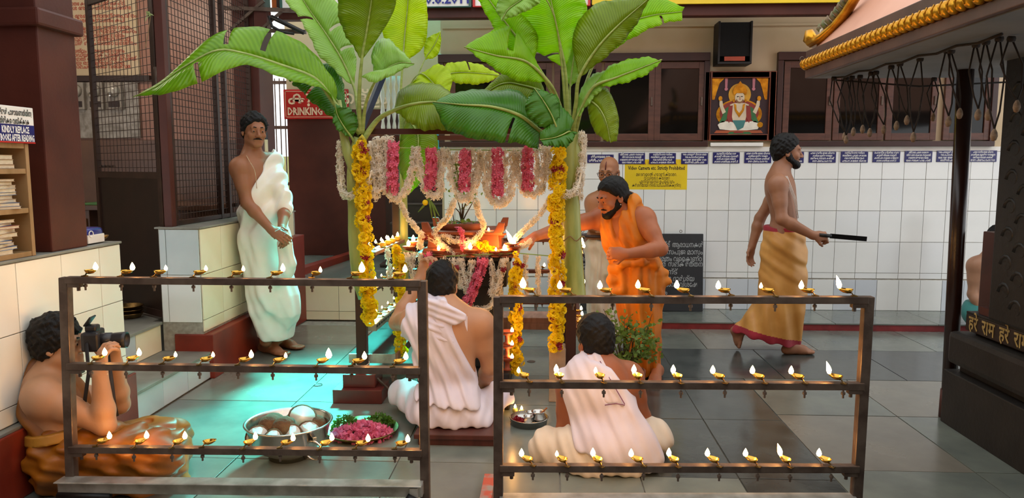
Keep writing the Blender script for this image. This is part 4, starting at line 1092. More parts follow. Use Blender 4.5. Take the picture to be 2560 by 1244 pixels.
# concave sloping roof surface (grid from eave to ridge)
V = []; F = []
n = 14
for i in range(n + 1):
    t = i / n
    ins = .03 + .95 * t; z = EZ[3] + 1.55 * t ** 1.06
    V += [(XE + ins, Y0, z), (XE + ins, YC - ins, z), (X2, YC - ins, z)]
for i in range(n):
    a = 3 * i; F += [(a, a + 1, a + 4, a + 3), (a + 1, a + 2, a + 5, a + 4)]
mesh_np('roof_slope', V, F, M_PEACH, rf, True)
# upturned gold corner ridge with leaf crest
pts = [P(2028, 108, YC - .02), P(2060, 92, YC - .1), P(2092, 62, YC - .2), P(2118, 28, YC - .3), P(2140, -8, YC - .4), P(2165, -60, YC - .5)]
MB().tube(pts, [.05, .045, .038, .034, .032, .03], 10, flat=.6).build('corner_ridge', M_GOLDP, rf, smooth=True)
c = pts[0]
MB().tube([c + Vector((.02, 0, .0)), c + Vector((-.01, 0, .03)), c + Vector((-.015, 0, .075))], [.05, .055, .03], 10, flat=.7).build('corner_lip', M_GOLDP, rf, smooth=True)
for i, (a, b) in enumerate(zip(pts[1:-1], pts[2:])):
    for t in (.0, .33, .66):
        q = a.lerp(b, t)
        MB().tube([q + Vector((0, 0, .02)), q + Vector((-.035, 0, .05)), q + Vector((-.03, 0, .075))], [.018, .014, .004], 7).build('crest_leaf', mat('brown_green_carving', '#7a5a44', .6, col2='#5c6a3a', scale=40), rf, smooth=True)
cpt = P(2064, 82, YC - .12)
MB().tube([cpt + Vector((.045 * math.cos(t) * (1 - t / 8), 0, .03 * math.sin(t) * (1 - t / 8))) for t in [j * .5 for j in range(12)]], [.014 - .0008 * j for j in range(12)], 8).build('cream_scroll', mat('cream_carving', '#d8c9b0', .6), rf, smooth=True)
MB().tube([P(2213, 22, 4.0), P(2232, 4, 4.0), P(2250, -20, 4.0)], [.012, .02, .02], 8).build('ridge_leaf', MATS['brown_green_carving'], rf, smooth=True)
MB().tube([P(2005, 148, YC) + Vector((.012 * math.cos(t), 0, .014 * math.sin(t))) for t in [j * .5 for j in range(9)]], .003, 6).build('hook', M_IRON, rf)
# rope lines with hanging corded strikers under the eave
M_CORD = mat('dark_braided_cord', '#2a211c', .85, col2='#1b1512', scale=60, bump=.3, bscale=200)
M_TANC = mat('tan_wound_end', '#8a7560', .8, col2='#6a5846', scale=60, bump=.2, bscale=120)
la = P(2085, 194, 4.45); lb = P(2505, 85, 3.05); lc = P(2520, 205, 4.48)
tag(MB().tube([la.lerp(lb, t) + Vector((0, 0, -.012 * math.sin(math.pi * t * 5) ** 2)) for t in [i / 20 for i in range(21)]], .006, 6).build('eave_rope', M_CORD, None, smooth=True, base=la), 'dark rope strung along under the near edge of the shrine eave', 'rope')
tag(MB().tube([la + Vector((0, .02, -.01)), (la + lc) / 2 + Vector((0, .02, -.035)), lc], .0055, 6).build('eave_rope', M_CORD, None, smooth=True, base=lc), 'dark rope strung level across the far side of the shrine eave', 'rope')
HANG = [((2085, 198), (2112, 330), (2096, 318), 4.42), ((2115, 198), (2116, 338), (2122, 330), 4.4), ((2130, 196), (2134, 318), (2126, 300), 4.35), ((2150, 194), (2157, 312), (2163, 300), 4.3),
        ((2178, 186), (2175, 320), (2186, 290), 4.22), ((2190, 184), (2210, 312), (2195, 300), 4.2), ((2228, 170), (2242, 302), (2238, 280), 4.0), ((2250, 162), (2268, 288), (2280, 210), 3.9),
        ((2300, 150), (2284, 330), (2310, 300), 3.75), ((2335, 200), (2334, 282), (2312, 210), 4.45), ((2368, 130), (2372, 290), (2352, 250), 3.55), ((2378, 130), (2400, 270), (2384, 240), 3.5),
        ((2440, 115), (2446, 272), (2430, 240), 3.3), ((2465, 108), (2472, 272), (2455, 230), 3.25), ((2498, 100), (2486, 322), (2494, 290), 3.15), ((2528, 100), (2543, 250), (2533, 180), 3.1)]
for i, (a, b, mpt, Y) in enumerate(HANG):
    A_ = P(a[0], a[1], Y); B_ = P(b[0], b[1], Y); Mx = P(mpt[0], mpt[1], Y)
    hs = thing('hanging_striker', f'looped dark cord with tan end, {ORD[i] if i < 13 else ["fourteenth", "fifteenth", "sixteenth"][i - 13]} from left under shrine eave', 'hanging cord', B_, 'corded ends hanging from the eave')
    w = rnd.uniform(.02, .05)
    L1 = [A_ + Vector((-w * .2, 0, 0)), A_.lerp(B_, .4) + Vector((-w, .0, 0)), A_.lerp(B_, .8) + Vector((-w * .5, 0, 0)), B_]
    L2 = [A_ + Vector((w * .2, .008, 0)), A_.lerp(B_, .4) + Vector((w * .8, .008, 0)), A_.lerp(B_, .8) + Vector((w * .5, .006, 0)), B_]
    MB().tube(L1, .0038, 5).tube(L2, .0038, 5).build('cord', M_CORD, hs, smooth=True)
    MB().lathe([(0.0, -.05), (.009, -.046), (.014, -.03), (.012, -.015), (.006, -.002), (0.0, .004)], B_, 10).build('wooden_end', M_TANC, hs, smooth=True)
    MB().tube([A_ + Vector((-.012, 0, .004)), A_ + Vector((.012, 0, .004))], .012, 8).build('knot', M_CORD, hs, smooth=True)
# ------------------------------------------------------------------ banana plants
def leaf_mat(name, c1, c2, trans=.35, rough=.32):
    if name in MATS: return MATS[name]
    m = bpy.data.materials.new(name); m.use_nodes = True
    nt = m.node_tree; b = nt.nodes['Principled BSDF']; b.inputs['Roughness'].default_value = rough
    uv = nt.nodes.new('ShaderNodeUVMap')
    sp = nt.nodes.new('ShaderNodeSeparateXYZ'); nt.links.new(uv.outputs[0], sp.inputs[0])
    # parallel veins: bands along u, swept with v
    ma = nt.nodes.new('ShaderNodeMath'); ma.operation = 'ABSOLUTE'; nt.links.new(sp.outputs[1], ma.inputs[0])
    mu = nt.nodes.new('ShaderNodeMath'); mu.operation = 'MULTIPLY_ADD'; nt.links.new(ma.outputs[0], mu.inputs[0]); mu.inputs[1].default_value = -.12
    nt.links.new(sp.outputs[0], mu.inputs[2])
    sc_ = nt.nodes.new('ShaderNodeMath'); sc_.operation = 'MULTIPLY'; sc_.inputs[1].default_value = 260.0; nt.links.new(mu.outputs[0], sc_.inputs[0])
    sn = nt.nodes.new('ShaderNodeMath'); sn.operation = 'SINE'; nt.links.new(sc_.outputs[0], sn.inputs[0])
    no = nt.nodes.new('ShaderNodeTexNoise'); no.inputs['Scale'].default_value = 5; no.inputs['Detail'].default_value = 5
    tc = nt.nodes.new('ShaderNodeTexCoord'); nt.links.new(tc.outputs['Object'], no.inputs['Vector'])
    ad = nt.nodes.new('ShaderNodeMath'); ad.operation = 'MULTIPLY_ADD'; nt.links.new(sn.outputs[0], ad.inputs[0]); ad.inputs[1].default_value = .09; nt.links.new(no.outputs['Fac'], ad.inputs[2])
    r = nt.nodes.new('ShaderNodeValToRGB'); r.color_ramp.elements[0].position = .3; r.color_ramp.elements[1].position = .7
    r.color_ramp.elements[0].color = lin(c2); r.color_ramp.elements[1].color = lin(c1)
    nt.links.new(ad.outputs[0], r.inputs[0]); nt.links.new(r.outputs[0], b.inputs['Base Color'])
    bp = nt.nodes.new('ShaderNodeBump'); bp.inputs['Strength'].default_value = .25; bp.inputs['Distance'].default_value = .004
    nt.links.new(sn.outputs[0], bp.inputs['Height']); nt.links.new(bp.outputs[0], b.inputs['Normal'])
    t = nt.nodes.new('ShaderNodeBsdfTranslucent'); nt.links.new(r.outputs[0], t.inputs[0]); nt.links.new(bp.outputs[0], t.inputs['Normal'])
    hs = nt.nodes.new('ShaderNodeHueSaturation'); hs.inputs['Value'].default_value = 1.5; hs.inputs['Saturation'].default_value = 1.1
    nt.links.new(r.outputs[0], hs.inputs['Color']); nt.links.new(hs.outputs[0], t.inputs[0])
    mx = nt.nodes.new('ShaderNodeMixShader'); mx.inputs[0].default_value = trans
    nt.links.new(b.outputs[0], mx.inputs[1]); nt.links.new(t.outputs[0], mx.inputs[2]); nt.links.new(mx.outputs[0], nt.nodes['Material Output'].inputs[0])
    MATS[name] = m
    return m
LF = {'lime': leaf_mat('banana_leaf_lime', '#c6d820', '#b0c814', .6), 'mid': leaf_mat('banana_leaf_green', '#8db81c', '#72a012', .5),
      'dark': leaf_mat('banana_leaf_dark', '#4d8a1c', '#3d7614', .32), 'pale': leaf_mat('banana_leaf_pale', '#a2c85c', '#8bb446', .42, .28),
      'olive': leaf_mat('banana_leaf_olive', '#8fa61e', '#7a9216', .5), 'bright': leaf_mat('banana_leaf_bright', '#a6d018', '#8bbe12', .58)}
M_STALK = mat('banana_stalk', '#9aa858', .45, col2='#7f9040', scale=9, bump=.05, stretch=(1, 1, 6))
M_STEMB = mat('banana_stem', '#a9ad62', .4, col2='#7f8c42', scale=5, bump=.06, stretch=(3, 3, .7), detail=6)

def crom(pts, n):
    pts = [np.array(p, dtype=float) for p in pts]
    if len(pts) == 2:
        return [pts[0] + (pts[1] - pts[0]) * i / n for i in range(n + 1)]
    seg = np.array([np.linalg.norm(b - a) for a, b in zip(pts[:-1], pts[1:])]); cum = np.concatenate([[0], np.cumsum(seg)]); L = cum[-1]
    ext = [2 * pts[0] - pts[1]] + pts + [2 * pts[-1] - pts[-2]]
    out = []
    for i in range(n + 1):
        s = L * i / n; k = min(len(seg) - 1, int(np.searchsorted(cum, s, side='right') - 1)); u = (s - cum[k]) / max(seg[k], 1e-9)
        p0, p1, p2, p3 = ext[k], ext[k + 1], ext[k + 2], ext[k + 3]
        out.append(.5 * ((2 * p1) + (-p0 + p2) * u + (2 * p0 - 5 * p1 + 4 * p2 - p3) * u * u + (-p0 + 3 * p1 - 3 * p2 + p3) * u ** 3))
    return out
def W(q):
    return np.array(P(q[0], q[1], q[2]))
def banana_leaf(plant, kind, stalk, mid, left, right, rib=.011, tears=(), nseg=44, seed=0):
    """stalk / mid / left / right: lists of (px, py, Y); left and right are the blade's edges from base to tip"""
    rnd = random.Random(seed)
    full = stalk + mid
    m_ = crom([W(q) for q in mid], nseg); l_ = crom([W(q) for q in left], nseg); r_ = crom([W(q) for q in right], nseg)
    V = []; UV = []; F = []; na = 5
    for i in range(nseg + 1):
        t = i / nseg
        for s, e in ((-1, l_), (1, r_)):
            for j in range(na + 1):
                u = j / na
                p = m_[i] * (1 - u) + e[i] * u
                bow = .16 * np.linalg.norm(e[i] - m_[i]) * math.sin(math.pi * u)
                p = p + np.array((0, -.5, .6)) * bow * (1 if s > 0 else .8)
                p = p + np.array((0, 1, .5)) * (.007 * math.sin(i * 1.7 + s * 2 + seed) * u * u + .009 * math.sin(i * .61 + seed) * u)
                V.append(p); UV.append((t, s * u))
    tears = set(tears)
    for i in range(nseg):
        for k in (0, 1):
            b = i * 2 * (na + 1) + k * (na + 1); c = b + 2 * (na + 1)
            for j in range(na):
                if (i, k) in tears and j >= 1: continue
                F.append((b + j, b + j + 1, c + j + 1, c + j))
    # drop the torn segments' neighbours slightly so a slit shows
    lf = mesh_np('leaf', V, F, LF[kind], plant, True, uv=UV)
    sd = lf.modifiers.new('thickness', 'SOLIDIFY'); sd.thickness = .0012; sd.offset = 0
    pts = crom([W(q) for q in full], 40)
    rs = [max(.0025, rib * (1.6 - 1.45 * (i / 40) ** .8)) for i in range(41)]
    b = MB().tube([Vector(p) + Vector((0, -.004, .002)) for p in pts], rs, 8)
    b.build('midrib', M_STALK, lf, smooth=True, fixn=False)
    return lf
def E(mid, offs):
    """edge = mid shifted by pixel offsets (dx, dy, dY) per point"""
    return [(m[0] + o[0], m[1] + o[1], m[2] + o[2]) for m, o in zip(mid, offs)]

YL = 4.37
# ---- left plant
bl_base = FP(890, 960)
lp = thing('banana_plant', 'banana plant tied to the left post with one leaf arching far left', 'banana plant', (P(897, 800, YL).x, YL, .4))
st_pts = [P(916, 742, YL), P(900, 690, YL), P(890, 600, YL), P(888, 520, YL), P(884, 440, YL), P(890, 385, YL), P(900, 345, YL)]
MB().tube([Vector(p) for p in crom([np.array(q) for q in st_pts], 24)], [.05 - .012 * (i / 24) for i in range(25)], 16).build('stem', M_STEMB, lp, smooth=True)
MB().tube([P(893, 450, YL - .03), P(868, 380, YL - .02), P(852, 300, YL), P(848, 250, YL)], [.03, .03, .022, .012], 10, flat=.6).build('sheath', M_STEMB, lp, smooth=True)
mid = [(838, 262, 4.33), (790, 200, 4.28), (705, 165, 4.2), (610, 135, 4.1), (540, 128, 4.0), (455, 172, 3.92), (395, 215, 3.88), (334, 243, 3.86)]
banana_leaf(lp, 'mid', [(902, 335, YL), (870, 295, 4.35)], mid,
            [(838, 262, 4.33), (838, 205, 4.36), (775, 125, 4.34), (690, 75, 4.28), (590, 70, 4.18), (518, 98, 4.05), (420, 190, 3.95), (334, 243, 3.86)],
            [(838, 262, 4.33), (812, 222, 4.2), (735, 205, 4.08), (630, 165, 4.0), (556, 178, 3.9), (505, 205, 3.84), (420, 232, 3.82), (334, 243, 3.86)], .012, tears=[(24, 0), (17, 0), (30, 1)], seed=1)
mid = [(885, 218, 4.45), (855, 150, 4.48), (815, 85, 4.5), (770, 20, 4.5), (735, -40, 4.5)]
banana_leaf(lp, 'pale', [(902, 335, YL), (893, 260, 4.42)], mid,
            [(885, 218, 4.45), (800, 140, 4.38), (758, 60, 4.4), (715, 0, 4.42), (735, -40, 4.5)], [(885, 218, 4.45), (890, 150, 4.5), (868, 70, 4.55), (835, 0, 4.56), (735, -40, 4.5)], .008, tears=[(14, 1), (22, 1), (28, 0)], seed=2)
mid = [(905, 150, 4.3), (915, 90, 4.28), (925, 30, 4.25), (935, -40, 4.2)]
banana_leaf(lp, 'olive', [(902, 335, YL), (898, 250, 4.33)], mid,
            [(905, 150, 4.3), (855, 70, 4.33), (845, 0, 4.33), (870, -60, 4.28)], [(905, 150, 4.3), (945, 95, 4.33), (985, 25, 4.33), (1000, -60, 4.25)], .011, seed=3)
mid = [(938, 205, 4.3), (965, 175, 4.28), (1000, 158, 4.27), (1036, 160, 4.27)]
banana_leaf(lp, 'pale', [(906, 335, YL), (915, 260, 4.33)], mid,
            [(938, 205, 4.3), (930, 130, 4.4), (965, 95, 4.42), (1036, 160, 4.27)], [(938, 205, 4.3), (905, 190, 4.18), (940, 205, 4.15), (1036, 160, 4.27)], .009, seed=4)
mid = [(985, 277, 4.35), (1030, 262, 4.3), (1080, 256, 4.28), (1130, 262, 4.25), (1185, 285, 4.25)]
banana_leaf(lp, 'olive', [(908, 350, YL), (945, 300, 4.38)], mid,
            [(985, 277, 4.35), (1000, 225, 4.45), (1060, 205, 4.45), (1120, 225, 4.4), (1185, 285, 4.25)], [(985, 277, 4.35), (1045, 320, 4.2), (1090, 325, 4.2), (1150, 318, 4.2), (1185, 285, 4.25)], .012, seed=5)
mid = [(870, 305, 4.42), (835, 240, 4.44), (790, 190, 4.46), (745, 170, 4.48), (690, 155, 4.5)]
banana_leaf(lp, 'dark', [(898, 345, 4.4)], mid,
            [(870, 305, 4.42), (855, 195, 4.5), (830, 160, 4.52), (770, 160, 4.52), (690, 155, 4.5)], [(870, 305, 4.42), (810, 280, 4.36), (752, 228, 4.38), (718, 195, 4.42), (690, 155, 4.5)], .007, tears=[(20, 1), (29, 1)], seed=6)
mid = [(880, 345, 4.33), (862, 320, 4.3), (845, 290, 4.3), (838, 262, 4.3)]
banana_leaf(lp, 'dark', [(892, 370, YL)], mid, [(880, 345, 4.33), (845, 325, 4.28), (832, 300, 4.28), (838, 262, 4.3)], [(880, 345, 4.33), (895, 310, 4.33), (880, 275, 4.33), (838, 262, 4.3)], .006, seed=7)
MB().tube([P(898, 350, YL - .05), P(905, 340, YL - .06), P(912, 352, YL - .05)], .012, 8).build('yellow_ties', mat('yellow_thread', '#c9b83a', .8), lp, smooth=True)

# ---- middle plant behind
mp = thing('banana_plant', 'yellow-green banana plant standing behind, between the two tied plants', 'banana plant', (P(1010, 500, 5.3).x, 5.3, 0))
ms = [P(1012, 830, 5.3), P(1010, 600, 5.3), P(1008, 420, 5.3), P(1006, 330, 5.3)]
MB().tube(ms, [.03, .03, .026, .02], 12).build('stem', M_STEMB, mp, smooth=True)
mid = [(1008, 145, 5.3), (1012, 90, 5.3), (1018, 30, 5.28), (1024, -40, 5.25)]
banana_leaf(mp, 'lime', [(1004, 340, 5.3), (1002, 240, 5.3)], mid, [(1008, 160, 5.3), (958, 90, 5.34), (965, 20, 5.34), (985, -60, 5.3)], [(1008, 160, 5.3), (1062, 110, 5.34), (1068, 20, 5.34), (1055, -60, 5.3)], .009, seed=11)
mid = [(1062, 150, 5.35), (1075, 130, 5.35), (1088, 110, 5.35), (1102, 78, 5.35)]
banana_leaf(mp, 'lime', [(1006, 330, 5.3), (1030, 230, 5.33)], mid, [(1062, 150, 5.35), (1060, 115, 5.37), (1068, 95, 5.37), (1102, 78, 5.35)], [(1062, 150, 5.35), (1092, 140, 5.37), (1102, 110, 5.37), (1102, 78, 5.35)], .007, seed=12)
mid = [(1020, 300, 5.2), (1045, 340, 5.15), (1040, 410, 5.12), (1022, 488, 5.1)]
banana_leaf(mp, 'olive', [(1008, 345, 5.3), (1010, 310, 5.25)], mid, [(1020, 300, 5.2), (1000, 345, 5.2), (998, 420, 5.18), (1022, 488, 5.1)], [(1020, 300, 5.2), (1092, 340, 5.2), (1078, 420, 5.18), (1022, 488, 5.1)], .006, seed=13)
mid = [(1050, 185, 5.1), (1085, 210, 5.05), (1105, 235, 5.0), (1115, 262, 5.0)]
banana_leaf(mp, 'lime', [(1006, 330, 5.3), (1020, 230, 5.2)], mid, [(1050, 185, 5.1), (1100, 160, 5.1), (1130, 195, 5.05), (1115, 262, 5.0)], [(1050, 185, 5.1), (1030, 215, 5.05), (1070, 258, 5.0), (1115, 262, 5.0)], .006, seed=14)
mid = [(1110, 188, 5.2), (1150, 182, 5.2), (1200, 184, 5.2), (1255, 190, 5.2)]
banana_leaf(mp, 'lime', [(1006, 330, 5.3), (1050, 210, 5.25)], mid, [(1110, 188, 5.2), (1120, 158, 5.24), (1190, 158, 5.24), (1255, 190, 5.2)], [(1110, 188, 5.2), (1130, 205, 5.18), (1200, 210, 5.18), (1255, 190, 5.2)], .006, tears=[(20, 0)], seed=15)

# ---- right plant
rp = thing('banana_plant', 'banana plant with a thick pale stem tied to the right post', 'banana plant', (P(1432, 750, YL).x, YL, .5))
st_pts = [P(1440, 752, YL), P(1432, 640, YL), P(1428, 540, YL), P(1424, 450, YL), P(1422, 380, YL), P(1424, 330, YL)]
MB().tube([Vector(p) for p in crom([np.array(q) for q in st_pts], 24)], [.062 - .016 * (i / 24) for i in range(25)], 18).build('stem', M_STEMB, rp, smooth=True)
MB().tube([P(1434, 470, YL - .04), P(1446, 400, YL - .02), P(1442, 330, YL)], [.026, .028, .018], 10, flat=.6).build('sheath', M_STEMB, rp, smooth=True)
MB().tube([P(1400 + 62 * (i / 12), 596 + 6 * math.sin(i), YL - .07 + .0 * i) for i in range(13)], .004, 6).build('twine', mat('jute_twine', '#8a6f46', .9), rp)
mid = [(1412, 170, 4.3), (1400, 110, 4.28), (1388, 50, 4.26), (1372, -20, 4.24)]
banana_leaf(rp, 'bright', [(1422, 330, YL), (1418, 250, 4.33)], mid, [(1412, 170, 4.3), (1300, 100, 4.34), (1285, 40, 4.34), (1300, -30, 4.3)], [(1412, 170, 4.3), (1450, 80, 4.36), (1468, 20, 4.36), (1440, -40, 4.3)], .011, tears=[(8, 0)], seed=21)
mid = [(1448, 195, 4.25), (1490, 125, 4.22), (1545, 65, 4.2), (1625, -5, 4.18)]
banana_leaf(rp, 'olive', [(1430, 330, YL), (1440, 260, 4.3)], mid, [(1448, 195, 4.25), (1432, 90, 4.3), (1490, 10, 4.3), (1625, -5, 4.18)], [(1448, 195, 4.25), (1530, 130, 4.22), (1585, 70, 4.22), (1625, -5, 4.18)], .01, seed=22)
mid = [(1490, 150, 4.5), (1550, 70, 4.52), (1620, 42, 4.52), (1705, 30, 4.52)]
banana_leaf(rp, 'bright', [(1434, 330, YL), (1455, 240, 4.45)], mid, [(1490, 150, 4.5), (1545, 15, 4.55), (1640, -5, 4.55), (1712, 18, 4.52)], [(1490, 150, 4.5), (1590, 90, 4.48), (1650, 62, 4.48), (1705, 50, 4.52)], .009, tears=[(34, 1)], seed=23)
mid = [(1484, 218, 4.25), (1540, 195, 4.22), (1600, 172, 4.2), (1655, 150, 4.2)]
banana_leaf(rp, 'bright', [(1438, 330, YL), (1455, 270, 4.3)], mid, [(1484, 218, 4.25), (1525, 165, 4.27), (1605, 143, 4.25), (1655, 150, 4.2)], [(1484, 218, 4.25), (1552, 210, 4.2), (1620, 184, 4.18), (1655, 150, 4.2)], .01, seed=24)
mid = [(1466, 250, 4.3), (1495, 268, 4.25), (1515, 305, 4.22), (1526, 357, 4.22)]
banana_leaf(rp, 'olive', [(1440, 335, YL), (1448, 265, 4.32)], mid, [(1466, 250, 4.3), (1475, 300, 4.28), (1492, 335, 4.26), (1526, 357, 4.22)], [(1466, 250, 4.3), (1515, 220, 4.28), (1546, 290, 4.26), (1542, 356, 4.22)], .007, seed=25)
mid = [(1335, 155, 4.28), (1300, 105, 4.25), (1262, 55, 4.22), (1215, -10, 4.2)]
banana_leaf(rp, 'bright', [(1416, 330, YL), (1385, 240, 4.33)], mid, [(1335, 155, 4.28), (1280, 130, 4.25), (1235, 70, 4.22), (1195, 0, 4.2)], [(1335, 155, 4.28), (1345, 90, 4.3), (1310, 40, 4.28), (1240, -20, 4.22)], .013, seed=26)
mid = [(1370, 205, 4.2), (1315, 155, 4.15), (1240, 140, 4.1), (1160, 118, 4.08)]
banana_leaf(rp, 'bright', [(1414, 320, YL), (1395, 255, 4.3)], mid, [(1370, 205, 4.2), (1285, 70, 4.18), (1215, 85, 4.14), (1160, 118, 4.08)], [(1370, 205, 4.2), (1290, 200, 4.12), (1225, 165, 4.08), (1160, 118, 4.08)], .011, tears=[(21, 0), (22, 0), (23, 0)], seed=27)
mid = [(1352, 330, 4.22), (1300, 290, 4.15), (1230, 268, 4.12), (1150, 262, 4.1), (1082, 255, 4.1)]
banana_leaf(rp, 'dark', [(1420, 350, YL), (1385, 340, 4.3)], mid, [(1352, 330, 4.22), (1310, 235, 4.28), (1240, 225, 4.25), (1150, 228, 4.2), (1082, 255, 4.1)], [(1345, 372, 4.15), (1290, 358, 4.08), (1210, 350, 4.06), (1120, 325, 4.08), (1082, 255, 4.1)], .013, tears=[(12, 1)], seed=28)
mid = [(1395, 325, 4.12), (1380, 290, 4.1), (1360, 255, 4.1), (1335, 220, 4.12)]
banana_leaf(rp, 'dark', [(1420, 360, YL - .1)], mid, [(1395, 325, 4.12), (1340, 310, 4.1), (1312, 270, 4.1), (1335, 220, 4.12)], [(1395, 325, 4.12), (1400, 280, 4.14), (1392, 240, 4.14), (1335, 220, 4.12)], .006, seed=29)
mid = [(1425, 330, 4.15), (1405, 338, 4.1), (1385, 345, 4.08), (1350, 350, 4.08)]
banana_leaf(rp, 'dark', [(1428, 350, YL - .1)], mid, [(1435, 300, 4.16), (1400, 265, 4.18), (1372, 310, 4.12), (1350, 330, 4.08)], [(1444, 330, 4.12), (1420, 365, 4.08), (1385, 366, 4.06), (1358, 362, 4.06)], .006, seed=30)
mid = [(1365, 235, 4.4), (1310, 215, 4.42), (1250, 212, 4.42), (1170, 268, 4.42)]
banana_leaf(rp, 'olive', [(1414, 330, YL), (1395, 270, 4.4)], mid, [(1365, 235, 4.4), (1330, 170, 4.45), (1260, 180, 4.45), (1170, 268, 4.42)], [(1365, 235, 4.4), (1310, 260, 4.38), (1240, 255, 4.38), (1170, 268, 4.42)], .008, seed=31)
mid = [(1425, 220, 4.36), (1432, 160, 4.36), (1440, 110, 4.37), (1448, 60, 4.38)]
banana_leaf(rp, 'pale', [(1426, 330, YL), (1425, 270, 4.36)], mid, [(1425, 220, 4.36), (1412, 170, 4.38), (1420, 110, 4.38), (1448, 60, 4.38)], [(1425, 220, 4.36), (1455, 180, 4.38), (1462, 110, 4.38), (1448, 60, 4.38)], .006, seed=32)
mid = [(1440, 300, 4.3), (1470, 235, 4.28), (1500, 195, 4.27), (1530, 175, 4.27)]
banana_leaf(rp, 'pale', [(1434, 340, YL)], mid, [(1440, 300, 4.3), (1450, 230, 4.32), (1485, 185, 4.32), (1530, 175, 4.27)], [(1440, 300, 4.3), (1480, 250, 4.25), (1515, 210, 4.25), (1530, 175, 4.27)], .006, seed=33)
mid = [(1335, -30, 4.1), (1305, 0, 4.08), (1270, 25, 4.08), (1255, 52, 4.08)]
banana_leaf(rp, 'pale', [(1418, 320, YL), (1390, 60, 4.2)], mid, [(1335, -30, 4.1), (1270, -30, 4.1), (1240, 20, 4.1), (1255, 52, 4.08)], [(1335, -30, 4.1), (1350, 5, 4.05), (1310, 30, 4.05), (1255, 52, 4.08)], .006, seed=34)
# ------------------------------------------------------------------ flowers
def proto_jasmine():
    V = [(0, 0, .1)]; F = []
    n = 5
    for k in range(n):
        t = 2 * math.pi * k / n
        for dt, r, z in ((-.42, .5, .25), (0, 1.0, .05), (.42, .5, .25)):
            V.append((r * math.cos(t + dt), r * math.sin(t + dt), z))
        b = 1 + 3 * k; F += [(0, b, b + 1), (0, b + 1, b + 2)]
    k0 = len(V); V += [(.16, 0, .1), (-.08, .14, .1), (-.08, -.14, .1), (0, 0, -.9)]
    F += [(k0, k0 + 1, k0 + 3), (k0 + 1, k0 + 2, k0 + 3), (k0 + 2, k0, k0 + 3)]
    return np.array(V), np.array(F)
def proto_marigold(seed=1):
    r_ = np.random.default_rng(seed); V = []; F = []
    for k in range(26):
        z = 1 - 2 * (k + .5) / 26; t = k * 2.39996; d = np.array([math.sqrt(1 - z * z) * math.cos(t), math.sqrt(1 - z * z) * math.sin(t), z * .75])
        u = np.cross(d, (0.2, .3, 1)); u /= np.linalg.norm(u); v = np.cross(d, u)
        b = len(V); w = .42
        V += [d * .45, d * .95 + u * w + v * r_.uniform(-.2, .2), d * 1.06 + v * r_.uniform(-.3, .3), d * .95 - u * w + v * r_.uniform(-.2, .2)]
        F += [(b, b + 1, b + 2), (b, b + 2, b + 3)]
    return np.array(V), np.array(F)
def proto_petal(n=5, cup=.35):
    V = [(0, 0, 0)]; F = []
    for k in range(n):
        t = 2 * math.pi * k / n
        for dt, r, z in ((-.5, .75, cup), (-.15, 1.05, cup * .6), (.35, .9, cup * 1.2)):
            V.append((r * math.cos(t + dt), r * math.sin(t + dt), z))
        b = 1 + 3 * k; F += [(0, b, b + 1), (0, b + 1, b + 2)]
    return np.array(V), np.array(F)
JAS, MAR, PET = proto_jasmine(), proto_marigold(), proto_petal()
def rot_rand(n, rng):
    q = rng.normal(size=(n, 4)); q /= np.linalg.norm(q, axis=1)[:, None]
    w, x, y, z = q.T
    return np.stack([np.stack([1 - 2 * (y * y + z * z), 2 * (x * y - z * w), 2 * (x * z + y * w)], -1), np.stack([2 * (x * y + z * w), 1 - 2 * (x * x + z * z), 2 * (y * z - x * w)], -1),
                     np.stack([2 * (x * z - y * w), 2 * (y * z + x * w), 1 - 2 * (x * x + y * y)], -1)], 1)
def rot_to(dirs, rng):
    """rotation matrices taking +z to dirs with a random spin"""
    n = len(dirs); a = rng.normal(size=(n, 3)); u = np.cross(dirs, a); u /= np.linalg.norm(u, axis=1)[:, None]; v = np.cross(dirs, u)
    return np.stack([u, v, dirs], -1)
def scatter(proto, pos, R, sc):
    V0, F0 = proto; n = len(pos)
    V = np.einsum('nij,kj->nki', R, V0) * sc[:, None, None] + pos[:, None, :]
    F = (F0[None] + (np.arange(n) * len(V0))[:, None, None]).reshape(-1, 3)
    return V.reshape(-1, 3), F
def mat2(name, c1, c2, rough=.6, trans=.3, scale=60):
    return mat(name, c1, rough, col2=c2, scale=scale, trans=trans, contrast=(.3, .7))
M_JAS = mat2('jasmine_white', '#fffaf0', '#f8ead2', .6, .5); M_JASG = mat2('jasmine_bud_green', '#c6c890', '#a9b070')
M_MARI = mat2('marigold_yellow', '#ffe60a', '#fbd004', .6, .35); M_PINK = mat2('oleander_pink', '#f88aa8', '#e8607f', .55, .35); M_ROSE = mat2('rose_red', '#a81424', '#7d0d1a', .5, .2)
M_THREAD = mat('green_string', '#8fae5a', .7)
NG = [0]
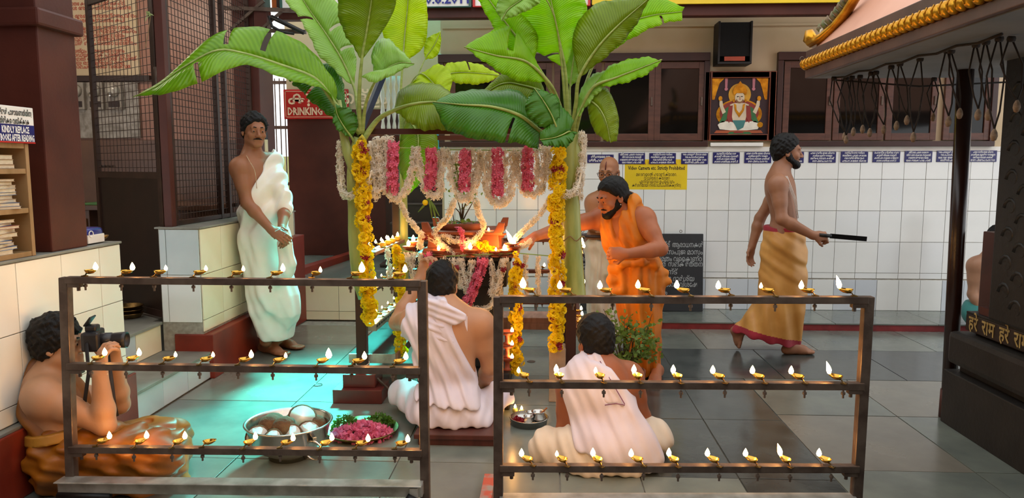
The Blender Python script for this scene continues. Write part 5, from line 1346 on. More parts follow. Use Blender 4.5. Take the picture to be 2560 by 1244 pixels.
def garland(label, path, r, kind='jas', dens=None, Yj=.0, cat='garland', group=None, roses=(), size=None, name='flower_garland', taper=None, string=False):
    """path: list of (px, py, Y)"""
    NG[0] += 1; rng = np.random.default_rng(100 + NG[0])
    pts = np.array(crom([W(q) for q in path], 60))
    seg = np.linalg.norm(np.diff(pts, axis=0), axis=1); L = seg.sum(); cum = np.concatenate([[0], np.cumsum(seg)]) / L
    g = thing(name, label, cat, pts[-1], group)
    size = size or {'jas': .0185, 'mar': .025, 'pink': .017}[kind]
    dens = dens or {'jas': 2.5, 'mar': 1.25, 'pink': 2.2}[kind]
    n = int(dens * L * 2 * math.pi * max(r, size * .6) / (size * size * 2.2)); n = max(8, n)
    t = rng.random(n)
    c = np.stack([np.interp(t, cum, pts[:, k]) for k in range(3)], -1)
    i = np.clip(np.searchsorted(cum, t) - 1, 0, len(seg) - 1); tg = np.diff(pts, axis=0)[i]; tg /= np.linalg.norm(tg, axis=1)[:, None]
    d = rng.normal(size=(n, 3)); d -= tg * (d * tg).sum(1)[:, None]; d /= np.linalg.norm(d, axis=1)[:, None]
    rr = r * (1 if taper is None else np.interp(t, [0, .5, 1], taper)) * rng.uniform(.55, 1.22, n)
    pos = c + d * rr[:, None] if np.ndim(rr) else c + d * rr
    dd = d + tg * rng.normal(scale=.35, size=n)[:, None]; dd /= np.linalg.norm(dd, axis=1)[:, None]
    proto = {'jas': JAS, 'mar': MAR, 'pink': PET}[kind]
    V, F = scatter(proto, pos, rot_to(dd, rng), size * rng.uniform(.75, 1.2, n))
    o = mesh_np('flowers', V, F, {'jas': M_JAS, 'mar': M_MARI, 'pink': M_PINK}[kind], g, kind == 'mar'); o['kind'] = 'stuff'
    MB().tube([Vector(p) for p in pts[::3]], max(.002, r * .36), 8).build('core', {'jas': mat('jasmine_core', '#fbf0d8', .8), 'mar': mat('marigold_core', '#f0b404', .8), 'pink': mat('oleander_core', '#e0607c', .8)}[kind], g, smooth=True)
    for (tt, side) in roses:
        p = np.array([np.interp(tt, cum, pts[:, k]) for k in range(3)]) + np.array((side * r * .8, -r * .75, 0))
        q = np.repeat(p[None], 7, 0) + rng.normal(scale=.005, size=(7, 3))
        V, F = scatter(PET, q, rot_to(np.repeat([[side * .4, -.8, .3]], 7, 0) + rng.normal(scale=.3, size=(7, 3)), rng), np.full(7, .017))
        mesh_np('rose', V, F, M_ROSE, g, True)
    return g

# upper row between the posts
YG = 4.34
def pts(*a): return [(x, y, YG) for x, y in a]
tag(MB().tube([P(903, 358, YG), P(980, 368, YG), P(1120, 374, YG), P(1300, 376, YG), P(1425, 372, YG)], .0035, 6).build('flower_string', M_THREAD, None, smooth=True, base=P(903, 358, YG)), 'green string stretched between the two stems carrying the garlands', 'string')
garland('broad white jasmine curtain beside the left post, outermost strand', pts((925, 352), (930, 410), (938, 480), (932, 492)), .028, group='white jasmine strands')
garland('broad white jasmine curtain beside the left post, second strand', pts((944, 350), (948, 410), (955, 465), (950, 478)), .028, group='white jasmine strands')
garland('white jasmine strand just left of the first pink tassel', pts((962, 345), (966, 400), (972, 470), (985, 500)), .026, group='white jasmine strands')
SW = [((985, 503), (1008, 485), (1028, 440), (1040, 368)), ((1040, 368), (1050, 430), (1068, 480), (1090, 492), (1104, 470)), ((1112, 372), (1104, 420), (1098, 470)), ((1116, 372), (1128, 440), (1140, 480), (1162, 502)),
      ((1196, 375), (1194, 430), (1182, 480), (1162, 502)), ((1203, 376), (1212, 430), (1222, 485), (1245, 515)), ((1283, 372), (1284, 430), (1272, 490), (1245, 515)), ((1290, 372), (1298, 430), (1310, 475), (1332, 492)), ((1362, 365), (1360, 430), (1350, 475), (1332, 492)),
      ((1140, 378), (1138, 420), (1150, 470)), ((1222, 378), (1226, 430), (1236, 480)), ((1180, 374), (1176, 430), (1176, 475)), ((1262, 376), (1262, 430), (1256, 480)), ((1310, 374), (1314, 420), (1322, 460)), ((1338, 374), (1342, 420), (1338, 460)), ((1098, 378), (1100, 420), (1092, 450))]
SWO = sorted(range(len(SW)), key=lambda i: sum(q[0] for q in SW[i]) / len(SW[i]))
for i, s in enumerate(SW):
    garland(f'{"thick" if i < 9 else "thin"} white jasmine swag strand under the canopy string, {ORD[SWO.index(i)]} from the left', pts(*s), .021 if i < 9 else .014, group='white jasmine swags')
garland('white jasmine loop hanging around the left banana stem', [(850, 352, 4.4), (850, 420, 4.38), (858, 482, 4.33), (885, 488, 4.28), (915, 462, 4.28), (930, 425, 4.28)], .017)
garland('white jasmine loop hanging around the right banana stem', [(1366, 370, 4.3), (1376, 430, 4.28), (1398, 478, 4.26), (1430, 484, 4.26), (1448, 455, 4.3), (1456, 390, 4.34), (1455, 330, 4.36)], .02)
garland('short white jasmine end below the right loop', [(1452, 440, 4.34), (1450, 480, 4.36), (1448, 500, 4.36)], .016)
garland('small white bud cluster at the left end of the canopy bar', [(935, 352, 4.33), (960, 346, 4.33), (985, 350, 4.33)], .014)
for i, (x, y0, y1) in enumerate(((982, 356, 482), (1077, 372, 474), (1162, 378, 476), (1243, 372, 490), (1319, 368, 474))):
    garland(f'pink oleander tassel, {ORD[i]} from the left under the canopy', [(x + 2, y0, YG - .03), (x, (y0 + y1) / 2, YG - .035), (x - 2 if i < 3 else x + 1, y1, YG - .03)], .026, 'pink', group='pink oleander tassels')
# long marigold strings on the posts
garland('long yellow marigold string with red roses down the left post', [(901, 350, 4.29), (903, 420, 4.28), (907, 500, 4.28), (912, 590, 4.28), (917, 680, 4.28), (922, 760, 4.3), (925, 806, 4.3)], .033, 'mar',
        roses=((.03, .3), (.06, 1), (.16, -.6), (.17, .6), (.33, .9), (.42, .8), (.63, 0), (.8, -.5)))
garland('long yellow marigold string with red roses down the right post', [(1396, 372, 4.28), (1394, 450, 4.27), (1390, 540, 4.27), (1393, 640, 4.27), (1394, 720, 4.28), (1392, 800, 4.29), (1390, 872, 4.3)], .033, 'mar',
        roses=((.1, -.6), (.1, .7), (.35, -.6), (.36, .4), (.52, .9), (.66, .9), (.83, -.8), (.87, .2), (.98, .8)))
garland('short yellow marigold string hanging left of the altar', [(985, 628, 4.6), (998, 640, 4.6), (1000, 700, 4.6), (1000, 780, 4.58), (1003, 850, 4.56), (1003, 885, 4.56)], .027, 'mar')
garland('yellow marigold string with red roses hanging right of the altar', [(1284, 640, 4.5), (1298, 652, 4.5), (1288, 690, 4.48), (1290, 760, 4.47), (1291, 850, 4.46), (1290, 930, 4.45)], .028, 'mar', roses=((.08, -.8), (.1, .9), (.3, -.5), (.45, .9), (.72, .9)))
# thin jasmine diagonals meeting at the altar
garland('thin jasmine chain slanting from the canopy down left to the altar', [(998, 500, 4.36), (1015, 535, 4.45), (1040, 570, 4.55), (1058, 590, 4.62)], .0115, dens=3)
garland('thin jasmine chain slanting from the canopy down right to the altar', [(1378, 492, 4.36), (1350, 535, 4.45), (1315, 570, 4.55), (1285, 600, 4.62)], .0115, dens=3)
garland('jasmine chain looping left over the terracotta pot', [(1136, 500, 4.36), (1120, 540, 4.5), (1098, 565, 4.6), (1085, 580, 4.62), (1100, 605, 4.62), (1125, 628, 4.62)], .013, dens=3)
garland('jasmine chain looping right over the terracotta pot', [(1188, 498, 4.36), (1196, 530, 4.5), (1208, 560, 4.6), (1203, 580, 4.62), (1182, 605, 4.62), (1165, 622, 4.62)], .013, dens=3)
garland('jasmine swag along the left edge of the altar slab', [(1050, 620, 4.66), (1055, 590, 4.66), (1085, 600, 4.66), (1115, 622, 4.64), (1150, 640, 4.62), (1200, 642, 4.62)], .016, dens=2.6, roses=((.2, .2),))
garland('jasmine swag along the right edge of the altar slab', [(1180, 640, 4.62), (1220, 636, 4.62), (1255, 632, 4.62), (1300, 618, 4.62), (1330, 600, 4.62)], .015, dens=2.6)
garland('heap of jasmine and yellow petals in front of the terracotta pot', [(1105, 588, 4.66), (1130, 598, 4.64), (1160, 606, 4.63), (1190, 600, 4.65)], .026, dens=2)
garland('yellow flower cluster at the right of the terracotta pot', [(1205, 605, 4.62), (1212, 622, 4.62), (1228, 615, 4.63)], .02, 'mar')
garland('pink petals tucked in the jasmine before the pot', [(1140, 572, 4.66), (1155, 580, 4.62), (1160, 622, 4.60), (1172, 628, 4.60)], .01, 'pink', dens=1.2)
# hanging row below the slab
tag(MB().tube([P(955, 616, 4.6), P(1040, 632, 4.6), P(1120, 640, 4.6), P(1290, 632, 4.58), P(1405, 642, 4.5)], .0035, 6).build('flower_string', M_THREAD, None, smooth=True, base=P(955, 616, 4.6)), 'green string tied across the front of the altar slab', 'string')
LOW = [((968, 622), (972, 660), (975, 698), .012), ((1020, 630), (1022, 655), (1030, 668), .02), ((1035, 632), (1030, 665), (1035, 700), .014), ((1050, 634), (1052, 670), (1048, 690), .013), ((1108, 640), (1108, 655), (1112, 670), .012),
       ((1315, 638), (1314, 690), (1316, 738), .0095), ((1346, 640), (1345, 690), (1346, 738), .0095), ((1374, 640), (1376, 690), (1376, 738), .0095)]
for i, (a, b, c, r_) in enumerate(LOW):
    garland(f'thin white jasmine strand below the altar string, {ORD[i]} from the left', [(q[0], q[1], 4.58) for q in (a, b, c)], r_, group='thin jasmine strands below the altar')
DR = [((1132, 645), (1142, 680), (1158, 720), .022), ((1150, 648), (1160, 690), (1170, 730), .02), ((1180, 650), (1176, 690), (1172, 740), .02), ((1225, 648), (1232, 690), (1228, 740), .015), ((1262, 645), (1252, 680), (1240, 730), .022), ((1205, 770), (1185, 772), (1168, 755), .016), ((1240, 735), (1228, 765), (1205, 772), .016)]
for i, (a, b, c, r_) in enumerate(DR):
    garland(f'dense jasmine drape on the dark altar front, {ORD[i]} from the left', [(q[0], q[1], 4.56) for q in (a, b, c)], r_, group='jasmine drapes on the altar front', roses=((.3, .6),) if i in (0, 4) else ())
garland('pink oleander garland slanting down across the altar front', [(1208, 648, 4.55), (1195, 690, 4.54), (1178, 735, 4.54), (1160, 768, 4.54)], .026, 'pink')
garland('pink oleander bunch above the raised hand of the front priest', [(1068, 632, 4.56), (1073, 650, 4.55), (1076, 668, 4.55)], .024, 'pink')
# drooping leafy sprigs
M_SPRIG = mat('sprig_green', '#7f9a3e', .6, col2='#657f2c', scale=30, trans=.3)
def leafy(parent, a, b, n, sz, m, rng, name='leaves', spread=.03):
    a = np.array(a); b = np.array(b); t = rng.random(n)
    pos = a + (b - a) * t[:, None] + rng.normal(scale=spread, size=(n, 3)) * np.array((1, 1, .6))
    V0 = np.array([(0, 0, 0), (.35, .5, .08), (0, 1.0, .0), (-.35, .5, .08), (.3, .2, .04), (-.3, .2, .04)]); F0 = np.array([(0, 4, 1), (0, 1, 2), (0, 2, 3), (0, 3, 5)])
    V, F = scatter((V0, F0), pos, rot_rand(n, rng), sz * rng.uniform(.6, 1.2, n))
    o = mesh_np(name, V, F, m, parent, False); o['kind'] = 'stuff'
    return o
rg = np.random.default_rng(5)
sp = thing('leaf_sprig', 'green leafy sprig with a yellow bud dangling below the white swag', 'sprig', P(1085, 540, 4.34))
for e in ((1045, 530), (1080, 545), (1092, 560), (1098, 540)):
    MB().tube([P(1072, 495, 4.33), P((1072 + e[0]) / 2, 515, 4.32), P(e[0], e[1], 4.32)], [.004, .007, .002], 6).build('stalk', M_SPRIG, sp, smooth=True)
MB().ball(P(1063, 506, 4.31), .017, 10, 8).build('yellow_bud', M_MARI, sp, smooth=True)
sp = thing('leaf_sprig', 'small green sprig between the jasmine strands near the third tassel', 'sprig', P(1143, 440, 4.33))
MB().tube([P(1138, 405, 4.33), P(1145, 440, 4.32), P(1150, 480, 4.32)], .003, 5).build('stalk', M_SPRIG, sp)
leafy(sp, P(1138, 408, 4.32), P(1150, 470, 4.32), 26, .022, M_SPRIG, rg, spread=.012)

# ------------------------------------------------------------------ altar: dark pedestal, slab, terracotta tulsi pot
YA = 4.88
al = thing('altar', 'dark stone altar pedestal with a wide slab under the terracotta pot', 'altar', (P(1168, 640, YA).x, YA, 0))
acx = P(1168, 640, YA).x
zs = P(1168, 642, YA - .28).z
M_ALT = mat('soot_black_stone', '#17110e', .5, col2='#0e0a08', scale=8, bump=.12)
MB().box((acx - .30, YA - .27, 0.0), (acx + .30, YA + .27, .12), .01).box((acx - .23, YA - .2, .12), (acx + .23, YA + .2, zs - .03), .01).build('pedestal', M_ALT, al)
MB().box((acx - .30, YA - .24, zs - .2), (acx + .28, YA + .24, zs - .028), .02).build('cornice', M_ALT, al)
MB().box((acx - .33, YA - .28, zs - .028), (acx + .31, YA + .28, zs), .008).build('slab', M_ALT, al)
th_ = thing('tulsi_pot', 'square terracotta altar pot with corner horns holding the holy basil', 'pot', (acx, YA, zs))
zt1 = P(1168, 578, YA - .2).z
V = []; F = []
def frus(b_, w0, w1, z0_, z1_, cx_=acx, cy_=YA):
    V = [(cx_ + s * w0, cy_ + t * w0, z0_) for s, t in ((-1, -1), (1, -1), (1, 1), (-1, 1))] + [(cx_ + s * w1, cy_ + t * w1, z1_) for s, t in ((-1, -1), (1, -1), (1, 1), (-1, 1))]
    return b_.add(V, [(0, 1, 2, 3), (7, 6, 5, 4)] + [(i, (i + 1) % 4, (i + 1) % 4 + 4, i + 4) for i in range(4)])
b_ = MB(); frus(b_, .27, .25, zs + .001, zs + .05); frus(b_, .23, .22, zs + .05, zt1 - .02); frus(b_, .245, .25, zt1 - .02, zt1)
b_.build('terracotta_body', M_TERRA, th_, bevel=.004)
for s in (-1, 1):
    for t in (-1, 1):
        c = Vector((acx + s * .225, YA + t * .225, zt1))
        MB().add([c + Vector(v) for v in ((-.03, -.03, 0), (.03, -.03, 0), (.03, .03, 0), (-.03, .03, 0), (-.02 + s * .02, -.02, .06), (.02 + s * .02, -.02, .06), (.02 + s * .02, .02, .06), (-.02 + s * .02, .02, .06))],
                 [(3, 2, 1, 0), (4, 5, 6, 7), (0, 1, 5, 4), (1, 2, 6, 5), (2, 3, 7, 6), (3, 0, 4, 7)]).build('horn', M_TERRA, th_, bevel=.003)
rim = P(1150, 560, YA).z
MB().lathe([(0.0, 0), (.105, 0), (.135, rim - zt1 - .03), (.155, rim - zt1 - .03), (.16, rim - zt1 + .01), (.14, rim - zt1 + .012), (.13, rim - zt1 - .02), (0.0, rim - zt1 - .03)], (P(1152, 560, YA).x, YA, zt1 + .001), 28).build('round_pot', M_TERRA, th_, smooth=True)
for a, b in (((1085, 570), (1120, 600)), ((1145, 572), (1160, 590)), ((1205, 570), (1175, 600))):
    MB().tube([P(a[0], a[1], 4.7), P(b[0], b[1], 4.68)], .004, 6).build('wire', M_IRON, th_)
tl_ = thing('holy_basil', 'thin-stemmed holy basil plant growing in the terracotta altar pot', 'plant', P(1155, 556, YA))
M_TWIG = mat('brown_twig', '#4c3c26', .8, col2='#3a2d1b', scale=30)
base = P(1155, 556, YA)
for (e1, e2) in (((1150, 520), (1138, 480)), ((1156, 510), (1160, 470)), ((1160, 520), (1172, 480)), ((1135, 555), (1128, 505)), ((1165, 535), (1185, 500)), ((1148, 530), (1130, 510))):
    MB().tube([base, P(e1[0], e1[1], YA), P(e2[0], e2[1], YA - .03)], [.005, .004, .002], 6).build('stem', M_TWIG, tl_, smooth=True)
leafy(tl_, P(1150, 470, YA), P(1165, 500, YA), 50, .028, M_SPRIG, rg, spread=.06)
leafy(tl_, P(1125, 557, YA - .1), P(1185, 557, YA - .1), 26, .035, M_SPRIG, rg, 'fallen_leaves', spread=.025)

# flames on the altar: terracotta and brass lamps on the slab
M_CLAY = mat('clay_lamp', '#a8502e', .6, col2='#8a3c20', scale=20)
def clay(loc, fl, label, sc_=1.0, dx=.03, par_group='clay lamps at the altar'):
    r = thing('clay_lamp', label, 'oil lamp', loc, par_group)
    MB().lathe([(0.0, 0), (.018, 0), (.034, .012), (.038, .02), (.034, .021), (.02, .01), (0.0, .007)], loc, 18, sx=1.15).build('dish', M_CLAY, r, smooth=True)
    MB().tube([Vector(loc) + Vector((0, 0, .012)), Vector(loc) + Vector((dx, -.01, .024))], .003, 6).build('wick', M_WICK, r)
    link_mesh('flame', FLAMES[fl], r, (dx, -.01, .02))
    return r
for i, (px, py, Y, fl) in enumerate(((1022, 612, 4.72, 'b'), (1034, 600, 4.78, 'b'), (1176, 620, 4.58, 'b'), (1097, 622, 4.58, 'n'), (1262, 622, 4.60, 'b'), (1277, 605, 4.6, 'w'), (1285, 612, 4.6, 'b'), (1240, 625, 4.6, 's'), (1250, 580, 4.75, 'b'), (1222, 574, 4.75, 's'))):
    q = P(px, py, Y)
    stand = thing('lamp_stand', f'small dark pedestal holding the {ORD[i]} clay lamp around the altar', 'stand', (q.x - .0, Y, zs), 'small pedestals under the clay lamps')
    zb_ = q.z - .03
    b = MB().lathe([(.028, 0), (.03, .006), (.012, .012), (.010, max(.014, zb_ - zs - .008)), (.03, max(.016, zb_ - zs - .003)), (.03, max(.018, zb_ - zs))], (q.x, Y, zs + .001), 14)
    b.build('turned_column', M_TERRA, stand, smooth=True)
    clay(Vector((q.x, Y, max(zb_, zs + .018) + .002)), fl, f'clay lamp at the altar {FN[fl]}, {ORD[i]} of ten', dx=0)
# tower of clay lamps right of the front priest
tx = P(1268, 890, 4.3)
dkb = tag(MB().box((P(1240, 930, 4.3).x, 4.2, 0.0), (P(1276, 930, 4.3).x, 4.4, .22), .008).build('dark_block', M_ALT, None, base=(tx.x, 4.3, 0)), 'dark square block under the stacked clay lamps', 'block')
z = .221
for i in range(3):
    q = Vector((P(1268, 890, 4.28).x, 4.28, z))
    r = thing('clay_lamp', f'clay lamp in the small stacked tower, {["lowest", "middle", "topmost"][i]} tier', 'oil lamp', q, 'clay lamps in the tower')
    MB().lathe([(.03, 0), (.015, .01), (.014, .05), (.03, .055), (.042, .07), (.044, .078), (.036, .076), (0.0, .062)], q, 18).build('tier', M_CLAY, r, smooth=True)
    link_mesh('flame', FLAMES['n'], r, (.03, -.02, .07)); z += .079

# ------------------------------------------------------------------ things on the floor
# seat plank of the front priest
pk = thing('seat_plank', 'low dark red wooden seat plank under the front priest', 'plank seat', (-.47, 3.72, 0))
M_PLANK = mat('dark_red_plank', '#4f2620', .4, col2='#3c1b16', scale=6, stretch=(3, 1, 1), bump=.04)
pl0 = FP(1045, 1092).x; pl1 = FP(1252, 1092).x
MB().box((pl0, 3.62, .035), (pl1, 4.1, .06), .004).build('board', M_PLANK, pk)
for y in (3.66, 4.04):
    MB().box((pl0 + .02, y - .025, 0.0), (pl1 - .02, y + .025, .035)).build('batten', M_PLANK, pk)
# tall plank frame edge between the two priests
fe = FP(1215, 1244); 
tag(MB().box((P(1222, 1200, 3.05).x - .03, 2.2, 0.0), (P(1222, 1200, 3.05).x + .02, 3.18, .05), .003).build('painted_beam', mat('flaking_red_paint', '#b04a36', .6, col2='#8d8078', scale=12, bump=.1, contrast=(.38, .5)), None, base=(fe.x, 2.7, 0)), 'flaking red painted beam lying on the floor between the racks', 'beam')
# steel basin with coconuts
bc = FP(722, 1172); bz = 0.0
bx_, by_ = P(722, 1120, 3.45).x, 3.46
bs = thing('steel_basin', 'large stainless steel basin of broken coconuts on the floor', 'basin', (bx_, by_, 0))
R_ = 112 * 3.46 / 1850
MB().lathe([(0.0, .018), (.085, .018), (.09, 0.0), (.1, 0.0), (.102, .022), (.15, .05), (.185, .10), (.2, .165), (.207, .17), (.212, .178), (.205, .182), (.195, .172), (.178, .10), (.14, .055), (0.0, .03)], (bx_, by_, 0), 48).build('bowl', M_STEEL, bs, smooth=True)
hcx, hcy = bx_ + .165, by_ - .125
MB().tube([Vector((hcx, hcy, .105)) + Vector((.045 * math.cos(t), -.03 * math.cos(t) * .5 - .012, .045 * math.sin(t) - .02)) for t in [i * math.pi / 8 for i in range(16)]], .006, 8, closed=True).build('ring_handle', M_STEEL, bs, smooth=True)
MB().obox((hcx - .004, hcy + .002, .135), (.77, .64, 0), (-.64, .77, 0), (0, 0, 1), .02, .04, .03).build('handle_lug', M_STEEL, bs, bevel=.003)
M_HUSK = mat('coconut_husk', '#6d4a2c', .9, col2='#4e331c', scale=16, bump=.6, bscale=60); M_COCO = mat('coconut_flesh', '#ece7dc', .5)
rc = random.Random(8)
for i, (dx, dy, dz, rad, tilt) in enumerate(((-.1, .03, .085, .062, 1), (-.02, .0, .09, .06, 1), (.05, .06, .135, .066, 0), (-.13, -.07, .075, .055, 0), (-.05, -.1, .07, .055, 0), (.03, -.07, .08, .06, 0), (.11, -.03, .085, .058, 0), (0, .1, .08, .06, 1), (-.11, .09, .075, .06, 1), (.1, .1, .07, .055, 1))):
    c = Vector((bx_ + dx, by_ + dy, dz + .045)); rad *= 1.08
    ck = thing('coconut_half', f'half coconut in the steel basin, {ORD[i]} counted from the back left', 'coconut', c, 'coconut halves in the basin')
    ax = Vector((rc.uniform(-.4, .4), -.75 if not tilt else .5, .55 if not tilt else -.6)).normalized()
    if i == 2: ax = Vector((.35, -.55, .75)).normalized()
    prof = [(0.0, -rad)] + [(rad * math.sin(t), -rad * math.cos(t)) for t in (.3, .6, .9, 1.2, 1.57)]
    o = MB().lathe(prof + [(rad * .86, .0)], c, 18, axis=ax).build('shell', M_HUSK, ck, smooth=True)
    MB().lathe([(rad * .87, .0005), (rad * .72, -.006), (rad * .5, -rad * .5), (0.0, -rad * .62)], c, 18, axis=ax).build('flesh', M_COCO, ck, smooth=True)
# plate of petals and greens
pc_ = P(905, 1060, 3.72); pc_.z = 0
ptc = Vector((P(905, 1050, 3.78).x, 3.78, 0))
pt = thing('brass_tray', 'round brass tray on the floor beside the steel basin', 'tray', ptc)
MB().lathe([(0.0, .0), (.15, .0), (.185, .02), (.195, .03), (.19, .032), (.15, .006), (0.0, .005)], ptc + Vector((0, 0, .002)), 40).build('dish', M_BRASS_OLD, pt, smooth=True)
rg = np.random.default_rng(9)
def heap(name, label, c, rx, ry, h, n, proto, sz, m, cat, kind='stuff'):
    t = rg.random(n) * 2 * math.pi; r = np.sqrt(rg.random(n))
    pos = np.stack([c[0] + rx * r * np.cos(t), c[1] + ry * r * np.sin(t), c[2] + h * (1 - r ** 2) * rg.uniform(.55, 1, n)], -1)
    V, F = scatter(proto, pos, rot_rand(n, rg), sz * rg.uniform(.7, 1.2, n))
    o = mesh_np(name, V, F, m, None, False, base=c); return tag(o, label, cat, None, kind)
PETAL1 = (np.array([(0, 0, 0), (.5, .3, .15), (.45, 1.0, .0), (-.35, .9, .2), (-.4, .3, .1)]), np.array([(0, 1, 2), (0, 2, 3), (0, 3, 4)]))
heap('pink_petals', 'heap of loose pink petals on the brass tray', (ptc.x + .01, ptc.y - .045, .012), .165, .115, .055, 900, PETAL1, .021, mat2('loose_pink_petal', '#f490b2', '#e0628e', .55, .3), 'petals')
LEAF1 = (np.array([(0, 0, 0), (.3, .4, .1), (0, 1.0, .0), (-.3, .4, .1)]), np.array([(0, 1, 2), (0, 2, 3)]))
M_HERB = mat2('basil_green', '#5d8a2e', '#3f6a1e', .6, .3)
heap('green_herbs', 'bunch of green herb leaves at the left of the petal tray', (ptc.x - .10, ptc.y + .04, .012), .085, .085, .075, 420, LEAF1, .022, M_HERB, 'herbs')
heap('green_herbs', 'bunch of green herb leaves at the back of the petal tray', (ptc.x + .07, ptc.y + .085, .012), .10, .05, .07, 380, LEAF1, .022, M_HERB, 'herbs')
# tray with small vessels
tc_ = Vector((P(1322, 1000, 3.95).x, 3.98, 0))
tr = thing('steel_tray', 'round steel puja tray on the floor between the two priests', 'tray', tc_)
MB().lathe([(0.0, .0), (.1, .0), (.105, .035), (.109, .037), (.104, .04), (.098, .006), (0.0, .005)], tc_ + Vector((0, 0, .001)), 36).build('dish', M_STEEL, tr, smooth=True)
for i, (dx, dy, r_, h, lab) in enumerate(((.0, -.035, .028, .05, 'small steel tumbler at the front of the puja tray'), (.05, .01, .036, .062, 'round steel pot with a wooden spoon on the puja tray'), (.01, .05, .027, .045, 'small steel cup at the back of the puja tray'))):
    c = tc_ + Vector((dx, dy, .0065))
    v_ = thing('steel_vessel', lab, 'vessel', c)
    bulge = 1.25 if i == 1 else 1.0
    MB().lathe([(0.0, .0), (r_ * .85, .0), (r_ * bulge, h * .45), (r_ * .9, h * .85), (r_ * 1.08, h), (r_ * 1.0, h), (r_ * .82, h * .85), (0.0, h * .3)], c, 22).build('cup', M_STEEL, v_, smooth=True)
    if i == 1:
        MB().tube([c + Vector((.0, 0, .03)), c + Vector((.05, -.01, .085))], .005, 6).build('spoon', mat('orange_wood', '#b06a3a', .6), v_)
heap('red_kumkum', 'dark red flower petals at the left of the puja tray', (tc_.x - .06, tc_.y + .02, .007), .035, .035, .02, 120, PETAL1, .014, M_ROSE, 'petals')
for i, (px, py) in enumerate(((1288, 1032), (1304, 1036))):
    c = FP(px, py)
    r = thing('amla_lamp', f'round green amla fruit lamp on the floor, {["left", "right"][i]} of the pair', 'lamp', c)
    MB().ball(c + Vector((0, 0, .016)), .017, 14, 10).build('fruit', mat('pale_green_fruit', '#b3a95c', .45, col2='#97914a', scale=8), r, smooth=True)
    link_mesh('flame', FLAMES['s'], r, (0, 0, .03))
# potted shrub behind the second priest
sc2 = Vector((P(1570, 880, 4.55).x, 4.55, 0))
sb = thing('potted_basil', 'bushy green basil shrub between the second priest and the orange priest', 'plant', sc2)
MB().lathe([(0.0, 0), (.075, 0), (.1, .13), (.112, .13), (.112, .155), (.1, .157), (.09, .14), (0.0, .13)], sc2, 24).build('pot', M_TERRA, sb, smooth=True)
rs = random.Random(4)
ends = []
for i in range(22):
    px = rs.uniform(1500, 1650); py = rs.uniform(765, 900)
    e = P(px, py, 4.5 + rs.uniform(-.1, .15)); ends.append(e)
    mid_ = (sc2 + Vector((0, 0, .14))).lerp(e, .5) + Vector((rs.uniform(-.03, .03), 0, rs.uniform(0, .05)))
    MB().tube([sc2 + Vector((rs.uniform(-.03, .03), rs.uniform(-.03, .03), .13)), mid_, e], [.005, .0035, .0015], 5).build('stem', M_TWIG, sb, smooth=True)
    lm = mat2('basil_leaf', '#76923e', '#55702a', .55, .35)
    leafy(sb, mid_, e, 26, .034, lm, rg, 'leaves', spread=.03)
leafy(sb, ends[0].lerp(ends[1], .5), ends[2].lerp(ends[3], .5), 40, .034, MATS['basil_leaf'], rg, 'leaves', spread=.09)
# twig and drain details on the floor
c = FP(1328, 903)
tag(MB().lathe([(0.0, .002), (.028, .002), (.03, .0005)], c, 20).build('drain_cover', M_IRON, None, base=c), 'small dark round drain cover in the floor behind the front rack', 'drain')
c = FP(795, 962)
tag(MB().tube([c + Vector((.028 * math.cos(t), .028 * math.sin(t), .002)) for t in [i * math.pi / 8 for i in range(16)]], .0022, 5, closed=True).build('floor_ring', M_IRON, None, base=c), 'thin dark ring mark lying on the floor left of the post', 'ring')
